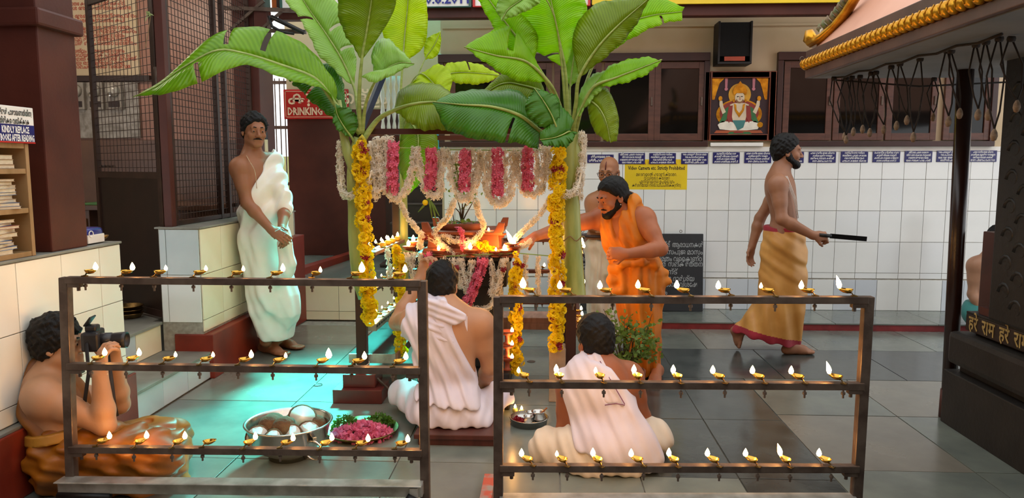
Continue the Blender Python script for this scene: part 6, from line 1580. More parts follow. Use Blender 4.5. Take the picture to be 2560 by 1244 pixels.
# ------------------------------------------------------------------ smooth implicit bodies (sampled distance field -> one continuous mesh)
A_ = lambda v: np.array(v, dtype=np.float64)
def nz(v):
    v = A_(v); return v / max(1e-9, np.linalg.norm(v))
class Field:
    def __init__(s, pts, pad, h):
        pts = np.array([A_(p) for p in pts]); lo = pts.min(0) - pad; hi = pts.max(0) + pad
        s.h = h; s.ax = [np.arange(lo[i], hi[i] + h, h) for i in range(3)]
        s.d = np.full([len(a) for a in s.ax], 1.0, dtype=np.float32)
    def blk(s, lo, hi):
        sl = tuple(slice(max(0, int((lo[i] - s.ax[i][0]) / s.h)), min(len(s.ax[i]), int((hi[i] - s.ax[i][0]) / s.h) + 2)) for i in range(3))
        g = [s.ax[i][sl[i]].astype(np.float32) for i in range(3)]
        return sl, g[0][:, None, None], g[1][None, :, None], g[2][None, None, :]
    def put(s, sl, v, k, op='u'):
        d = s.d[sl]
        if d.size == 0: return s
        if op == 'u':
            if k > 0:
                hh = np.maximum(k - np.abs(d - v), 0) / k; r = np.minimum(d, v) - hh * hh * k * .25
            else: r = np.minimum(d, v)
        else:
            v = -v
            if k > 0:
                hh = np.maximum(k - np.abs(d - v), 0) / k; r = np.maximum(d, v) + hh * hh * k * .25
            else: r = np.maximum(d, v)
        s.d[sl] = r; return s
    def cap(s, a, b, ra, rb=None, k=.02, op='u', infl=0.0):
        a = A_(a); b = A_(b); rb = ra if rb is None else rb; ra = ra + infl; rb = rb + infl; m = max(ra, rb) + k + 4 * s.h
        sl, X, Y, Z = s.blk(np.minimum(a, b) - m, np.maximum(a, b) + m)
        ab = b - a; L = max(1e-12, float(ab @ ab))
        t = np.clip(((X - a[0]) * ab[0] + (Y - a[1]) * ab[1] + (Z - a[2]) * ab[2]) / L, 0, 1)
        v = np.sqrt((X - a[0] - t * ab[0]) ** 2 + (Y - a[1] - t * ab[1]) ** 2 + (Z - a[2] - t * ab[2]) ** 2) - (ra + (rb - ra) * t)
        return s.put(sl, v, k, op)
    def chain(s, pts, rs, k=.02, infl=0.0):
        for i in range(len(pts) - 1): s.cap(pts[i], pts[i + 1], rs[i], rs[i + 1], k, infl=infl)
        return s
    def ell(s, c, r, R=None, k=.02, op='u', infl=0.0):
        c = A_(c); r = A_(r) + infl; m = r.max() + k + 4 * s.h
        sl, X, Y, Z = s.blk(c - m, c + m)
        R = np.eye(3) if R is None else A_(R)          # rows: local axes
        q = [(X - c[0]) * R[i][0] + (Y - c[1]) * R[i][1] + (Z - c[2]) * R[i][2] for i in range(3)]
        k0 = np.sqrt(sum((q[i] / r[i]) ** 2 for i in range(3))); k1 = np.sqrt(sum((q[i] / r[i] ** 2) ** 2 for i in range(3)))
        return s.put(sl, k0 * (k0 - 1) / np.maximum(k1, 1e-6), k, op)
    def loft(s, rows, k=.03, folds=None):
        """upright draped shape: rows (z, cx, cy, rx, ry) from bottom to top; folds(theta, z) -> offset"""
        rows = sorted(rows); z = [r[0] for r in rows]
        m = .35
        lo = A_((min(r[1] - r[3] for r in rows) - .08, min(r[2] - r[4] for r in rows) - .08, z[0] - .03)); hi = A_((max(r[1] + r[3] for r in rows) + .08, max(r[2] + r[4] for r in rows) + .08, z[-1] + .03))
        sl, X, Y, Z = s.blk(lo, hi)
        f = lambda j: np.interp(Z, z, [r[j] for r in rows]).astype(np.float32)
        cx, cy, rx, ry = f(1), f(2), f(3), f(4)
        dx = X - cx; dy = Y - cy
        q = np.sqrt((dx / rx) ** 2 + (dy / ry) ** 2)
        v = (q - 1) * np.minimum(rx, ry)
        if folds is not None: v = v - folds(np.arctan2(dy / ry, dx / rx), Z)
        v = np.maximum(v, np.maximum(z[0] - Z, Z - z[-1]))
        return s.put(sl, v, k)
    def cut(s, q, n, k=.0):
        """remove everything on the side n points to"""
        q = A_(q); n = nz(n)
        X, Y, Z = s.ax[0].astype(np.float32)[:, None, None], s.ax[1].astype(np.float32)[None, :, None], s.ax[2].astype(np.float32)[None, None, :]
        v = (X - q[0]) * n[0] + (Y - q[1]) * n[1] + (Z - q[2]) * n[2]
        if k > 0:
            hh = np.maximum(k - np.abs(s.d - v), 0) / k; s.d = np.maximum(s.d, v) + hh * hh * k * .25
        else: s.d = np.maximum(s.d, v)
        return s
    def disp(s, fn, band=.05):
        idx = np.argwhere(np.abs(s.d) < band)
        if len(idx) == 0: return s
        p = np.stack([s.ax[i][idx[:, i]] for i in range(3)], -1)
        s.d[tuple(idx.T)] += fn(p).astype(np.float32)
        return s
    def net(s):
        d = s.d; ins = d < 0
        c = np.zeros([n - 1 for n in d.shape], dtype=np.uint8)
        for i in (0, 1):
            for j in (0, 1):
                for k in (0, 1):
                    c += ins[i:d.shape[0] - 1 + i, j:d.shape[1] - 1 + j, k:d.shape[2] - 1 + k]
        act = np.argwhere((c > 0) & (c < 8))
        vid = np.full(c.shape, -1, dtype=np.int32); vid[tuple(act.T)] = np.arange(len(act))
        corner = [(i, j, k) for i in (0, 1) for j in (0, 1) for k in (0, 1)]
        val = {q: d[act[:, 0] + q[0], act[:, 1] + q[1], act[:, 2] + q[2]] for q in corner}
        acc = np.zeros((len(act), 3)); cnt = np.zeros(len(act))
        for q in corner:
            for ax in range(3):
                if q[ax] == 0:
                    q2 = list(q); q2[ax] = 1; q2 = tuple(q2)
                    a, b = val[q], val[q2]; m = (a < 0) != (b < 0)
                    t = np.where(m, a / np.where(m, a - b, 1), 0)
                    for e in range(3):
                        acc[m, e] += (q[e] + (t[m] if e == ax else 0))
                    cnt[m] += 1
        pos = act + acc / cnt[:, None]
        V = np.stack([s.ax[i][0] + pos[:, i] * s.h for i in range(3)], -1)
        F = []
        for ax in range(3):
            sl0 = [slice(None)] * 3; sl1 = [slice(None)] * 3
            sl0[ax] = slice(0, -1); sl1[ax] = slice(1, None)
            a = ins[tuple(sl0)]; b = ins[tuple(sl1)]
            e = np.argwhere(a != b); o1, o2 = (ax + 1) % 3, (ax + 2) % 3
            e = e[(e[:, o1] > 0) & (e[:, o2] > 0) & (e[:, o1] < d.shape[o1] - 1) & (e[:, o2] < d.shape[o2] - 1)]
            if len(e) == 0: continue
            def vv(da, db):
                q = e.copy(); q[:, o1] -= da; q[:, o2] -= db; return vid[tuple(q.T)]
            quad = np.stack([vv(1, 1), vv(0, 1), vv(0, 0), vv(1, 0)], -1)
            flip = b[tuple(e.T)]
            quad[flip] = quad[flip][:, ::-1]
            F.append(quad)
        return V, np.concatenate(F)
    def build(s, name, m, parent, smooth_iter=1, mats=None, pred=None):
        V, F = s.net()
        if smooth_iter:
            for _ in range(smooth_iter):
                acc = np.zeros_like(V); cnt = np.zeros(len(V))
                for a, b in ((0, 1), (1, 2), (2, 3), (3, 0)):
                    np.add.at(acc, F[:, a], V[F[:, b]]); np.add.at(acc, F[:, b], V[F[:, a]]); np.add.at(cnt, F[:, a], 1); np.add.at(cnt, F[:, b], 1)
                V = V * .5 + .5 * acc / np.maximum(cnt, 1)[:, None]
        ok = (F >= 0).all(1); F = F[ok]
        o = mesh_np(name, V, F, [m] + (mats or []), parent, True)
        if pred is not None:
            C = V[F].mean(1); o.data.polygons.foreach_set('material_index', pred(C).astype(np.int32))
        return o
def snoise(p, f=1.0, seed=0.0):
    x, y, z = p[:, 0] * f + seed, p[:, 1] * f + seed * 1.7, p[:, 2] * f - seed
    return (np.sin(x * 1.3 + 2.1 * np.sin(y * .9 + z)) + np.sin(y * 1.7 + 1.8 * np.sin(z * 1.1 - x * .7)) + np.sin(z * 1.5 + 1.9 * np.sin(x * 1.2 + y * .6))) / 3

# ---------------- anatomy
def torso(F, J, infl=0.0, k=.05, shoulders=True):
    pel, nk = A_(J['pelvis']), A_(J['neck']); up = nz(nk - pel); L = np.linalg.norm(nk - pel)
    ax = A_(J['shR']) - A_(J['shL']); rt = nz(ax - up * (ax @ up)); fw = np.cross(up, rt); R = np.array([rt, fw, up])
    b = J.get('build', 1.0)
    F.ell(pel + up * .02, (.165 * b, .118 * b, .12), R, k, infl=infl)
    F.ell(pel + up * L * .36 + fw * .012 * J.get('belly', 1), (.142 * b, .105 * b * J.get('belly', 1), .15), R, k, infl=infl)
    F.ell(pel + up * L * .68 , (.162 * b, .112 * b, .19 * L / .5), R, k, infl=infl)
    F.ell(pel + up * L * .78 - fw * .045, (.13 * b, .07, .13), R, k, infl=infl)
    if shoulders:
        F.cap(A_(J['shL']) - up * .02, A_(J['shR']) - up * .02, .06 * b, None, k, infl=infl)
        for q in ('shL', 'shR'):
            F.cap(nk + up * .02, A_(J[q]) + up * .005 - rt * .02 * (1 if q == 'shR' else -1), .05, .045, .04, infl=infl)
    return rt, fw, up
def arm(F, J, s, infl=0.0, lower=True, sc=1.0):
    sh, el, wr = (A_(J[q + s]) for q in ('sh', 'el', 'wr'))
    F.ell(sh, (.056 * sc,) * 3, None, .055, infl=infl)
    F.cap(sh, sh + (el - sh) * .5, .054 * sc, .049 * sc, .05, infl=infl); F.cap(sh + (el - sh) * .4, el, .049 * sc, .040 * sc, .03, infl=infl)
    if lower:
        F.cap(el, el + (wr - el) * .3, .041 * sc, .043 * sc, .02, infl=infl); F.cap(el + (wr - el) * .3, wr, .042 * sc, .029 * sc, .02, infl=infl)
def leg(F, J, s, infl=0.0, sc=1.0, k=.04):
    hp, kn, an = (A_(J[q + s]) for q in ('hip', 'knee', 'ank'))
    F.cap(hp, kn, .088 * sc, .058 * sc, k, infl=infl)
    F.cap(kn, kn + (an - kn) * .3, .056 * sc, .056 * sc, .03, infl=infl); F.cap(kn + (an - kn) * .3, an, .055 * sc, .036 * sc, .03, infl=infl)
def foot(F, heel, toe, up=(0, 0, 1), ank=None):
    heel = A_(heel); toe = A_(toe); up = nz(up); d = nz(toe - heel); side = np.cross(d, up); L = np.linalg.norm(toe - heel)
    F.cap(heel + up * .032, heel + d * L * .62 + up * .03, .034, .03, .02)
    F.ell(heel + d * L * .62 + up * .026, (.055, .042, .026), np.array([d, side, up]), .02)
    F.cap(heel + d * L * .25 + up * .07, heel + d * L * .6 + up * .04, .036, .022, .03)
    if ank is not None: F.cap(A_(ank), heel + d * .03 + up * .05, .036, .036, .03)
    for i, (o, l) in enumerate(((-.034, .24), (-.015, .27), (.003, .27), (.02, .24), (.034, .2))):
        b = heel + d * L * .72 + side * o + up * .018
        F.cap(b, b + d * L * l, .0125 if i else .015, .0105 if i else .013, .006)
def hand(F, wr, d, n, curl=(.5, .5, .4), thumb=1, sc=1.0, spread=.0, tcurl=.5, k=.007):
    """d: along the hand, n: way the palm faces, thumb: +1 / -1 side of cross(d, n)"""
    wr = A_(wr); d = nz(d); n = nz(A_(n) - d * (A_(n) @ d)); s = np.cross(d, n) * thumb
    F.ell(wr + d * .05 * sc, (.055 * sc, .04 * sc, .017 * sc), np.array([d, s, n]), .015)
    F.cap(wr, wr + d * .03 * sc, .026 * sc, .024 * sc, .015)
    for i, (o, l) in enumerate(((.03, .072), (.01, .08), (-.01, .075), (-.029, .058))):
        p = wr + (d * (.09 - abs(o) * .1) + s * o) * sc
        dr = nz(d + s * spread * o * 20); r = .0088 * sc
        ang = 0.0
        for j, fl in enumerate((.45, .32, .23)):
            ang += curl[j] * (1 + .08 * i)
            v = dr * math.cos(ang) + n * math.sin(ang)
            q = p + v * l * fl * sc * 1.05
            F.cap(p, q, r, r * .9, k); p = q; r *= .92
    p = wr + (d * .028 + s * .03 + n * .008) * sc
    q = p + nz(d * .6 + s * .65 + n * .35) * .036 * sc
    F.cap(p, q, .0125 * sc, .0105 * sc, .012)
    v = nz(d * (.9 - .3 * tcurl) + s * (.4 - .6 * tcurl) + n * tcurl)
    F.cap(q, q + v * .032 * sc, .0102 * sc, .0085 * sc, k)
def head_frame(J):
    f = nz(J['hf']); u = A_(J.get('hu', (0, 0, 1))); u = nz(u - f * (u @ f)); r = np.cross(f, u); s = J.get('hs', 1.0); c = A_(J['head'])
    return (lambda x, y, z: c + (r * x + f * y + u * z) * s), np.array([r, f, u]), s
def head(F, J):
    H, R, s = head_frame(J)
    E_ = lambda x, y, z, r, k=.02, op='u': F.ell(H(x, y, z), A_(r) * s, R, k * s, op)
    C_ = lambda a, b, ra, rb=None, k=.015, op='u': F.cap(H(*a), H(*b), ra * s, (ra if rb is None else rb) * s, k * s, op)
    E_(0, -.014, .034, (.075, .094, .086)); E_(0, .026, -.03, (.061, .064, .082), .025)
    for q in (-1, 1):
        C_((q * .045, .0, -.06), (q * .018, .068, -.096), .022, .02, .025); E_(q * .04, .06, -.034, (.024, .022, .022), .02)
    E_(0, .07, -.1, (.022, .02, .018), .02)
    C_((-.034, .078, .018), (.034, .078, .018), .014, None, .02)
    for q in (-1, 1):
        E_(q * .031, .099, -.004, (.02, .016, .013), .012, 's'); E_(q * .031, .0775, -.005, (.0145, .0145, .0135), .004)
    C_((0, .086, .008), (0, .108, -.034), .0085, .0125, .012)
    for q in (-1, 1): E_(q * .0125, .098, -.04, (.0095, .012, .008), .008)
    C_((-.019, .084, -.064), (.019, .084, -.064), .0075, None, .008); C_((-.016, .082, -.075), (.016, .082, -.075), .009, None, .008)
    C_((-.024, .094, -.0695), (.024, .094, -.0695), .0022, None, .004, 's')
    for q in (-1, 1):
        E_(q * .079, -.008, -.012, (.0085, .021, .033), .008); E_(q * .083, -.002, -.01, (.006, .012, .02), .006, 's')
    nk = A_(J['neck'])
    F.cap(H(0, -.022, -.06), nk, .056 * s, .062, .03)
def face_parts(par, J, m_hair, eyes=True, brow=.0045):
    H, R, s = head_frame(J)
    if eyes:
        for q in (-1, 1):
            b = MB().ball(Vector(H(q * .031, .0785, -.0055)), (.0125 * s, .0125 * s, .0068 * s), 12, 8); b.build('eye', mat('eye_white', '#a08c7c', .3), par, smooth=True)
            MB().ball(Vector(H(q * .031, .0845, -.0055)), .0078 * s, 10, 8).build('iris', mat('dark_iris', '#1c110b', .2), par, smooth=True)
    for q in (-1, 1):
        MB().tube([Vector(H(q * .014, .0925, .0215)), Vector(H(q * .03, .0905, .0245)), Vector(H(q * .05, .074, .0165))], [brow * .8 * s, brow * s, brow * .4 * s], 8).build('eyebrow', m_hair, par, smooth=True)
def moustache(par, J, m):
    H, R, s = head_frame(J)
    MB().tube([Vector(H(x, .0925 - 11 * x * x, -.0565 - 6 * x * x)) for x in (-.032, -.022, -.01, 0, .01, .022, .032)], [v * s for v in (.0015, .005, .0062, .0058, .0062, .005, .0015)], 8, flat=.8).build('moustache', m, par, smooth=True)
def hair(par, J, m, off=.013, line=(-.026, 1.07), amp=.004, extra=None, h=.0042, low=-.085, name='hair', freq=110):
    H, R, s = head_frame(J); c = H(0, 0, 0)
    F = Field([c], .2 * s, h)
    F.ell(H(0, -.016, .038), A_((.075 + off, .094 + off, .086 + off)) * s, R, 0)
    F.ell(H(0, -.035, -.02), A_((.067 + off * .8, .066 + off * .8, .075)) * s, R, .03)
    up = R[2] * 1.0 - R[1] * line[1]
    F.cut(H(0, 0, line[0]), -up, .012)
    F.cut(H(0, 0, low), -R[2], .02)
    if extra: extra(F, H, R, s)
    rad = lambda p: snoise(p, freq, 3.0) * amp + snoise(p, freq * .35, 1.0) * amp * .9
    F.disp(rad, .03)
    return F.build(name, m, par, 1)
def beard(par, J, m, thick=.006, top=-.03):
    H, R, s = head_frame(J)
    F = Field([H(0, .03, -.08)], .12 * s, .004)
    for q in (-1, 1):
        F.cap(H(q * .05, .005, -.05), H(q * .02, .068, -.096), (.022 + thick) * s, (.021 + thick) * s, .02)
        F.cap(H(q * .068, .012, -.015), H(q * .052, .012, -.055), .007 * s, (.014 + thick) * s, .015)
    F.ell(H(0, .07, -.101), A_((.024, .022, .02)) * s + thick, R, .02)
    F.ell(H(0, .084, -.07), A_((.02, .03, .012)) * s, R, .006, 's')
    F.disp(lambda p: snoise(p, 190, 2.0) * .002, .02)
    return F.build('beard', m, par, 1)
M_HAIR = mat('black_hair', '#080707', .55, col2='#0f0c0b', scale=60, bump=.35, bscale=220, stretch=(1, 1, .3), spec=.25)
def skin(name, c, c2):
    return mat('skin_' + name, c, .5, col2=c2, scale=7, bump=.04, bscale=90, spec=.4, contrast=(.2, .8))
def cloth(name, c, c2, sheen=.1, rough=.8, bump=.05, trans=0.0):
    return mat('cloth_' + name, c, rough, col2=c2, scale=5, bump=bump, bscale=300, sheen=sheen, trans=trans)
def fold_fn(o, axes, specs):
    """specs: (direction, freq, amp, warp) -> sum of warped waves, for disp(); negative values swell the cloth"""
    o = A_(o)
    def f(p):
        q = p - o; r = np.zeros(len(p))
        for sp_ in specs:
            (dv, fr, am, wp) = sp_[:4]; dv = nz(dv)
            if len(sp_) > 4: am = am * np.clip((p[:, 2] - sp_[4]) / .12, 0, 1) * np.clip((sp_[5] - p[:, 2]) / .12, 0, 1)
            ph = (q @ dv) * fr + wp * snoise(q, 3.2, fr * .1)
            w = np.sin(ph); r += am * np.sign(w) * np.abs(w) ** .85
        return r
    return f
# ------------------------------------------------------------------ people
PV = lambda x, y, Y: A_(P(x, y, Y))
FV = lambda x, y, z=0.0: A_(FP(x, y, z))
HB = .0054     # sampling step of bodies
M_WCLOTH = cloth('white_cotton', '#efece4', '#e6e1d6'); M_LILAC = cloth('lilac_white_cotton', '#dcd4de', '#cfc6d3'); M_CREAMC = cloth('cream_cotton', '#e0d3c2', '#d3c4b0')
M_ORANGE = cloth('orange_cotton', '#d67c08', '#b96206', .0, .65); M_OCHRE = cloth('ochre_silk', '#a4600c', '#7c4406', .0, .42); M_GOLDS = cloth('golden_silk', '#d29a50', '#bd8238', .0, .45)
M_REDB = cloth('red_border', '#a82436', '#8c1a2a'); M_BEADS = mat('pale_prayer_beads', '#d8bfa0', .5, col2='#b89878', scale=60)
def beads(par, pts, r=.0042, m=M_BEADS, n=46, name='bead_necklace'):
    q = crom([A_(p) for p in pts], n); b = MB()
    for p in q: b.ball(Vector(p), r, 6, 4)
    o = b.build(name, m, par, smooth=True, fixn=False); o['kind'] = 'stuff'; return o
def person(label, base):
    return thing('person', label, 'person', base)

PA = lambda x, y, Y: PV(x, y, Y - .09)
# ---- standing man leaning on the parapet, one-shoulder white cloth
J = dict(pelvis=PA(652, 598, 5.47), neck=PA(630, 388, 5.48), head=PA(636, 326, 5.46), hf=(.62, -.78, -.06), hu=(.04, 0, 1), hs=1.02, shR=PA(599, 418, 5.36), shL=PA(672, 404, 5.62),
         elR=PA(618, 508, 5.30), wrR=PA(678, 574, 5.26), elL=PA(712, 520, 5.50), wrL=PA(704, 572, 5.33), hipR=PA(640, 620, 5.42), hipL=PA(668, 620, 5.54),
         kneeR=PA(650, 735, 5.38), kneeL=PA(684, 738, 5.50), ankR=PA(664, 852, 5.42), ankL=PA(694, 846, 5.53), build=.95)
pa_ = person('man in a white one-shoulder cloth leaning on the parapet with clasped hands', FV(690, 880))
F = Field([J[k] for k in J if k not in ('hf', 'hu', 'hs', 'build')] + [FV(655, 888), FV(755, 875)], .17, HB)
torso(F, J); arm(F, J, 'R'); arm(F, J, 'L'); leg(F, J, 'R'); leg(F, J, 'L'); head(F, J)
foot(F, FV(656, 878), FV(716, 891), ank=J['ankR']); foot(F, FV(688, 864), FV(754, 874), ank=J['ankL'])
hand(F, J['wrR'], PA(722, 602, 5.2) - J['wrR'], (.25, .75, -.55), (.3, .35, .3), 1, 1.05); hand(F, J['wrL'], PA(716, 604, 5.26) - J['wrL'], (-.5, .2, -.3), (.5, .5, .4), -1, 1.0)
F.cut((-2.293, 5, 0), (-1, 0, 0)); SK_A = skin('brown_a', '#a06a4a', '#8c583a'); F.build('body', SK_A, pa_)
hair(pa_, J, M_HAIR, .014, (-.014, 1.05), amp=.006); face_parts(pa_, J, M_HAIR); moustache(pa_, J, M_HAIR)
F = Field([PA(575, 640, 5.45), PA(742, 640, 5.45), PA(640, 365, 5.45), PA(680, 860, 5.45)], .24, .0058)
torso(F, J, .022, .07); arm(F, J, 'L', .028, lower=False); leg(F, J, 'R', .024); leg(F, J, 'L', .024)
rows = []
for (y, xa, xb, dp) in ((848, 655, 717, .13), (822, 640, 727, .16), (790, 622, 735, .175), (740, 611, 731, .175), (690, 604, 716, .17), (640, 596, 716, .17), (590, 590, 712, .165), (530, 586, 698, .155), (470, 582, 690, .145)):
    a = PA(xa, y, 5.46); b = PA(xb, y, 5.46); rows.append((a[2], (a[0] + b[0]) / 2, 5.47, (b[0] - a[0]) / 2, dp))
F.loft(rows, .05, lambda t, z: .005 * np.sin(9 * t + 2 * z))
F.cap(PA(668, 398, 5.58), PA(690, 470, 5.5), .07, .075, .05); F.cap(PA(715, 610, 5.36), PA(722, 660, 5.38), .05, .055, .05); F.cap(PA(722, 660, 5.38), PA(700, 700, 5.4), .05, .05, .05)
qv = PA(649, 432, 5.35)
F.cut(PA(690, 846, 5.46), (-.12, 0, -1), .01)
F.cut(qv, (-.80, -.28, .5), .012); F.cut(PA(602, 452, 5.3), (-.35, -.75, .55), .012)
F.disp(fold_fn(PA(690, 380, 5.5), None, (((1, -.35, .22), 44, .011, 2.2, -1, 1.0), ((1, -.35, .3), 95, .0035, 2.0, -1, 1.0), ((.85, -.2, -.42), 55, .009, 2.0, .9, 9), ((.85, -.2, -.36), 120, .003, 1.4, .9, 9))), .03)
F.cut((-2.293, 5, 0), (-1, 0, 0)); F.build('white_cloth', M_WCLOTH, pa_, 1)
beads(pa_, (PA(612, 382, 5.42), PA(622, 400, 5.34), PA(637, 428, 5.32), PA(642, 470, 5.33)), .0035)
beads(pa_, (PA(688, 578, 5.22), PA(702, 572, 5.21), PA(714, 578, 5.22), PA(712, 586, 5.2)), .004, M_STEEL, 14, 'bracelet')

# ---- walking man in golden dhoti carrying a dark knife
Yw = 5.68
J = dict(pelvis=PV(1958, 588, Yw), neck=PV(1952, 428, Yw), head=PV(1968, 378, Yw), hf=(.98, -.12, -.03), hs=1.0, shR=PV(1945, 462, 5.50), shL=PV(1955, 458, 5.86),
         elR=PV(1955, 548, 5.42), wrR=PV(2032, 588, 5.38), elL=PV(1900, 545, 5.90), wrL=PV(1880, 615, 5.88), hipR=PV(1960, 610, 5.60), hipL=PV(1955, 610, 5.76),
         kneeR=PV(1990, 735, 5.62), kneeL=PV(1930, 745, 5.74), ankR=PV(1972, 858, 5.64), ankL=PV(1868, 820, 5.74), build=.92)
pb_ = person('bare-chested bearded man walking right in a golden dhoti with red hem', FV(1990, 882))
F = Field([J[k] for k in J if k not in ('hf', 'hs', 'build')] + [PV(1845, 880, Yw), FV(2036, 884), PV(2080, 600, 5.38)], .16, HB)
torso(F, J); arm(F, J, 'R'); arm(F, J, 'L'); leg(F, J, 'R'); leg(F, J, 'L'); head(F, J)
foot(F, FV(1964, 884), FV(2034, 884), ank=J['ankR']); foot(F, PV(1862, 822, 5.74), PV(1850, 868, 5.74), (-.9, 0, .3), J['ankL'])
hand(F, J['wrR'], (1, 0, -.05), (.1, .6, -.5), (1.0, 1.2, .7), -1, 1.05, tcurl=.8); hand(F, J['wrL'], (-.15, 0, -1), (.4, -.7, 0), (.3, .4, .3), 1)
SK_B = skin('brown_b', '#a07054', '#8c5e44'); F.build('body', SK_B, pb_)
hair(pb_, J, M_HAIR, .014, (-.012, .95), .005); face_parts(pb_, J, M_HAIR); beard(pb_, J, M_HAIR, .007); moustache(pb_, J, M_HAIR)
F = Field([PV(1830, 600, Yw), PV(2020, 880, Yw), PV(1950, 560, Yw)], .24, .0058)
rows = []
for (y, xa, xb, dp) in ((868, 1846, 1998, .15), (830, 1852, 2000, .17), (790, 1872, 2005, .175), (740, 1894, 2012, .175), (690, 1899, 2016, .17), (640, 1902, 2016, .165), (600, 1906, 2014, .16), (566, 1912, 2006, .15)):
    a = PV(xa, y, Yw); b = PV(xb, y, Yw); rows.append((a[2], (a[0] + b[0]) / 2, Yw, (b[0] - a[0]) / 2, dp))
F.loft(rows, .03, lambda t, z: .004 * np.sin(8 * t + 2 * z))
F.cap(PV(1870, 800, 5.72), PV(1842, 826, 5.72), .05, .035, .06); leg(F, J, 'R', .022); leg(F, J, 'L', .022)
hq = PV(1995, 864, Yw); hn = (PV(1995, 864, Yw) - PV(1845, 832, Yw)); hn = np.cross(hn, (0, 1, 0)); hn = hn * (-1 if hn[2] > 0 else 1)
F.cut(hq, hn, .006); F.cut(PV(1950, 560, Yw), (0, 0, 1))
F.disp(fold_fn(PV(1960, 580, Yw), None, (((.5, -.2, .8), 40, .006, 2.0, .5, 9), ((1, -.3, .1), 50, .008, 1.8, -1, .6), ((.5, -.2, .8), 90, .002, 2.0, .5, 9))), .03)
hnn = nz(hn)
F.build('golden_dhoti', M_GOLDS, pb_, 1, [M_REDB], lambda C: ((C - hq) @ hnn > -.055) & ((C - hq) @ hnn < .05) | (C[:, 2] > rows[-1][0] - .03) )
th_w = MB()
for k_ in range(3): th_w.tube([Vector(PV(1962 + 3 * k_, 440, 5.52)), Vector(PV(1985 + 3 * k_, 500, 5.54)), Vector(PV(1992 + 2 * k_, 545, 5.56))], .0022, 5)
th_w.build('white_thread', M_WHITE, pb_, smooth=True)
kn = thing('knife', 'long dark machete held by the walking man', 'knife', PV(2062, 588, 5.36))
ka, kb = P(2048, 587, 5.36), P(2166, 597, 5.34)
MB().obox(ka.lerp(kb, .62), (kb - ka).normalized(), (0, 1, 0), (kb - ka).normalized().cross(Vector((0, 1, 0))), (kb - ka).length * .78, .006, .034).build('blade', mat('dark_blade', '#1c1a1a', .35, .7), kn, bevel=.002)
MB().tube([ka, ka.lerp(kb, .26)], .013, 10).build('grip', M_BLACK, kn, smooth=True)
# ---- orange priest bending over the altar
J = dict(pelvis=PV(1596, 690, 5.02), neck=PV(1552, 528, 4.98), head=PV(1531, 492, 4.94), hf=(-.86, -.42, -.30), hu=(-.25, -.1, 1), hs=1.03, shR=PV(1500, 545, 5.10), shL=PV(1610, 545, 4.90),
         elR=PV(1412, 566, 4.94), wrR=PV(1340, 590, 4.76), elL=PV(1652, 622, 4.74), wrL=PV(1568, 634, 4.68), hipR=PV(1578, 706, 5.06), hipL=PV(1618, 706, 4.96),
         kneeR=PV(1588, 815, 5.02), kneeL=PV(1622, 820, 4.92), ankR=PV(1600, 905, 5.08), ankL=PV(1630, 912, 5.0), build=1.04)
pc1 = person('bearded priest in orange robes bending over to reach the altar lamps', FV(1640, 935))
F = Field([J[k] for k in J if k not in ('hf', 'hu', 'hs', 'build')] + [PV(1280, 630, 4.7), FV(1600, 940), FV(1660, 945)], .16, HB)
torso(F, J); arm(F, J, 'R', sc=1.05); arm(F, J, 'L', sc=1.08); leg(F, J, 'R'); leg(F, J, 'L'); head(F, J)
foot(F, FV(1612, 930), FV(1590, 955), ank=J['ankR']); foot(F, FV(1646, 938), FV(1632, 968), ank=J['ankL'])
hand(F, J['wrR'], (-1, -.25, -.42), (.1, .1, -1), (.35, .45, .4), 1, 1.08, .25, .6); hand(F, J['wrL'], (-1, -.05, .05), (.1, .95, -.2), (.9, 1.0, .7), 1, 1.08, tcurl=.9)
SK_C = skin('brown_c', '#b06a44', '#9a5836'); F.build('body', SK_C, pc1)
def pony(F, H, R, s):
    F.ell(H(0, -.125, -.045), A_((.036, .034, .04)) * s, R, .025); F.chain([H(0, -.135, -.06), H(0, -.145, -.1), H(0, -.13, -.13)], [.024, .022, .012], .02)
hair(pc1, J, M_HAIR, .012, (-.006, 1.0), .0025, pony, low=-.1); face_parts(pc1, J, M_HAIR, brow=.0055); beard(pc1, J, M_HAIR, .005); moustache(pc1, J, M_HAIR)
H, R, s_ = head_frame(J)
MB().ball(Vector(H(-.084, .004, -.048)), .005, 8, 6).ball(Vector(H(.084, .004, -.048)), .005, 8, 6).build('ear_studs', M_STEEL, pc1, smooth=True)
rt, fw, up = None, None, None
F = Field([J['pelvis'], J['neck'], J['shR'], J['shL']], .2, .0055)
rt, fw, up = torso(F, J, .020, .06, shoulders=False)
nk = A_(J['neck'])
for s in (-1, 1):
    q = nk + rt * s * .085
    F.cap(q + up * .03 - fw * .03, q - up * .18 + fw * .07, .055, .06, .05); F.cap(q + up * .03 - fw * .03, q - up * .2 - fw * .09, .055, .06, .05)
F.ell(nk + up * .05 + fw * .02, (.075, .085, .11), np.array([rt, fw, up]), .02, 's'); F.cap(nk + up * .03 + fw * .08, nk - up * .13 + fw * .13, .05, .012, .02, 's')
for s in ('shR', 'shL'):
    sg = 1 if s == 'shR' else -1
    F.ell(A_(J[s]) + rt * sg * .03 - up * .0, (.07, .1, .13), np.array([rt, fw, up]), .02, 's')
F.cut(A_(J['pelvis']) + up * .06, -up, .01)
F.disp(fold_fn(J['neck'], None, ((rt + fw * .25, 75, .0055, 1.3), (rt * .8 - up * .35, 140, .0028, 1.0))), .03)
F.build('orange_shawl', M_ORANGE, pc1, 1)
F = Field([PV(1515, 650, 5.0), PV(1670, 940, 5.0), PV(1600, 640, 4.9)], .23, .0056)
rows = []
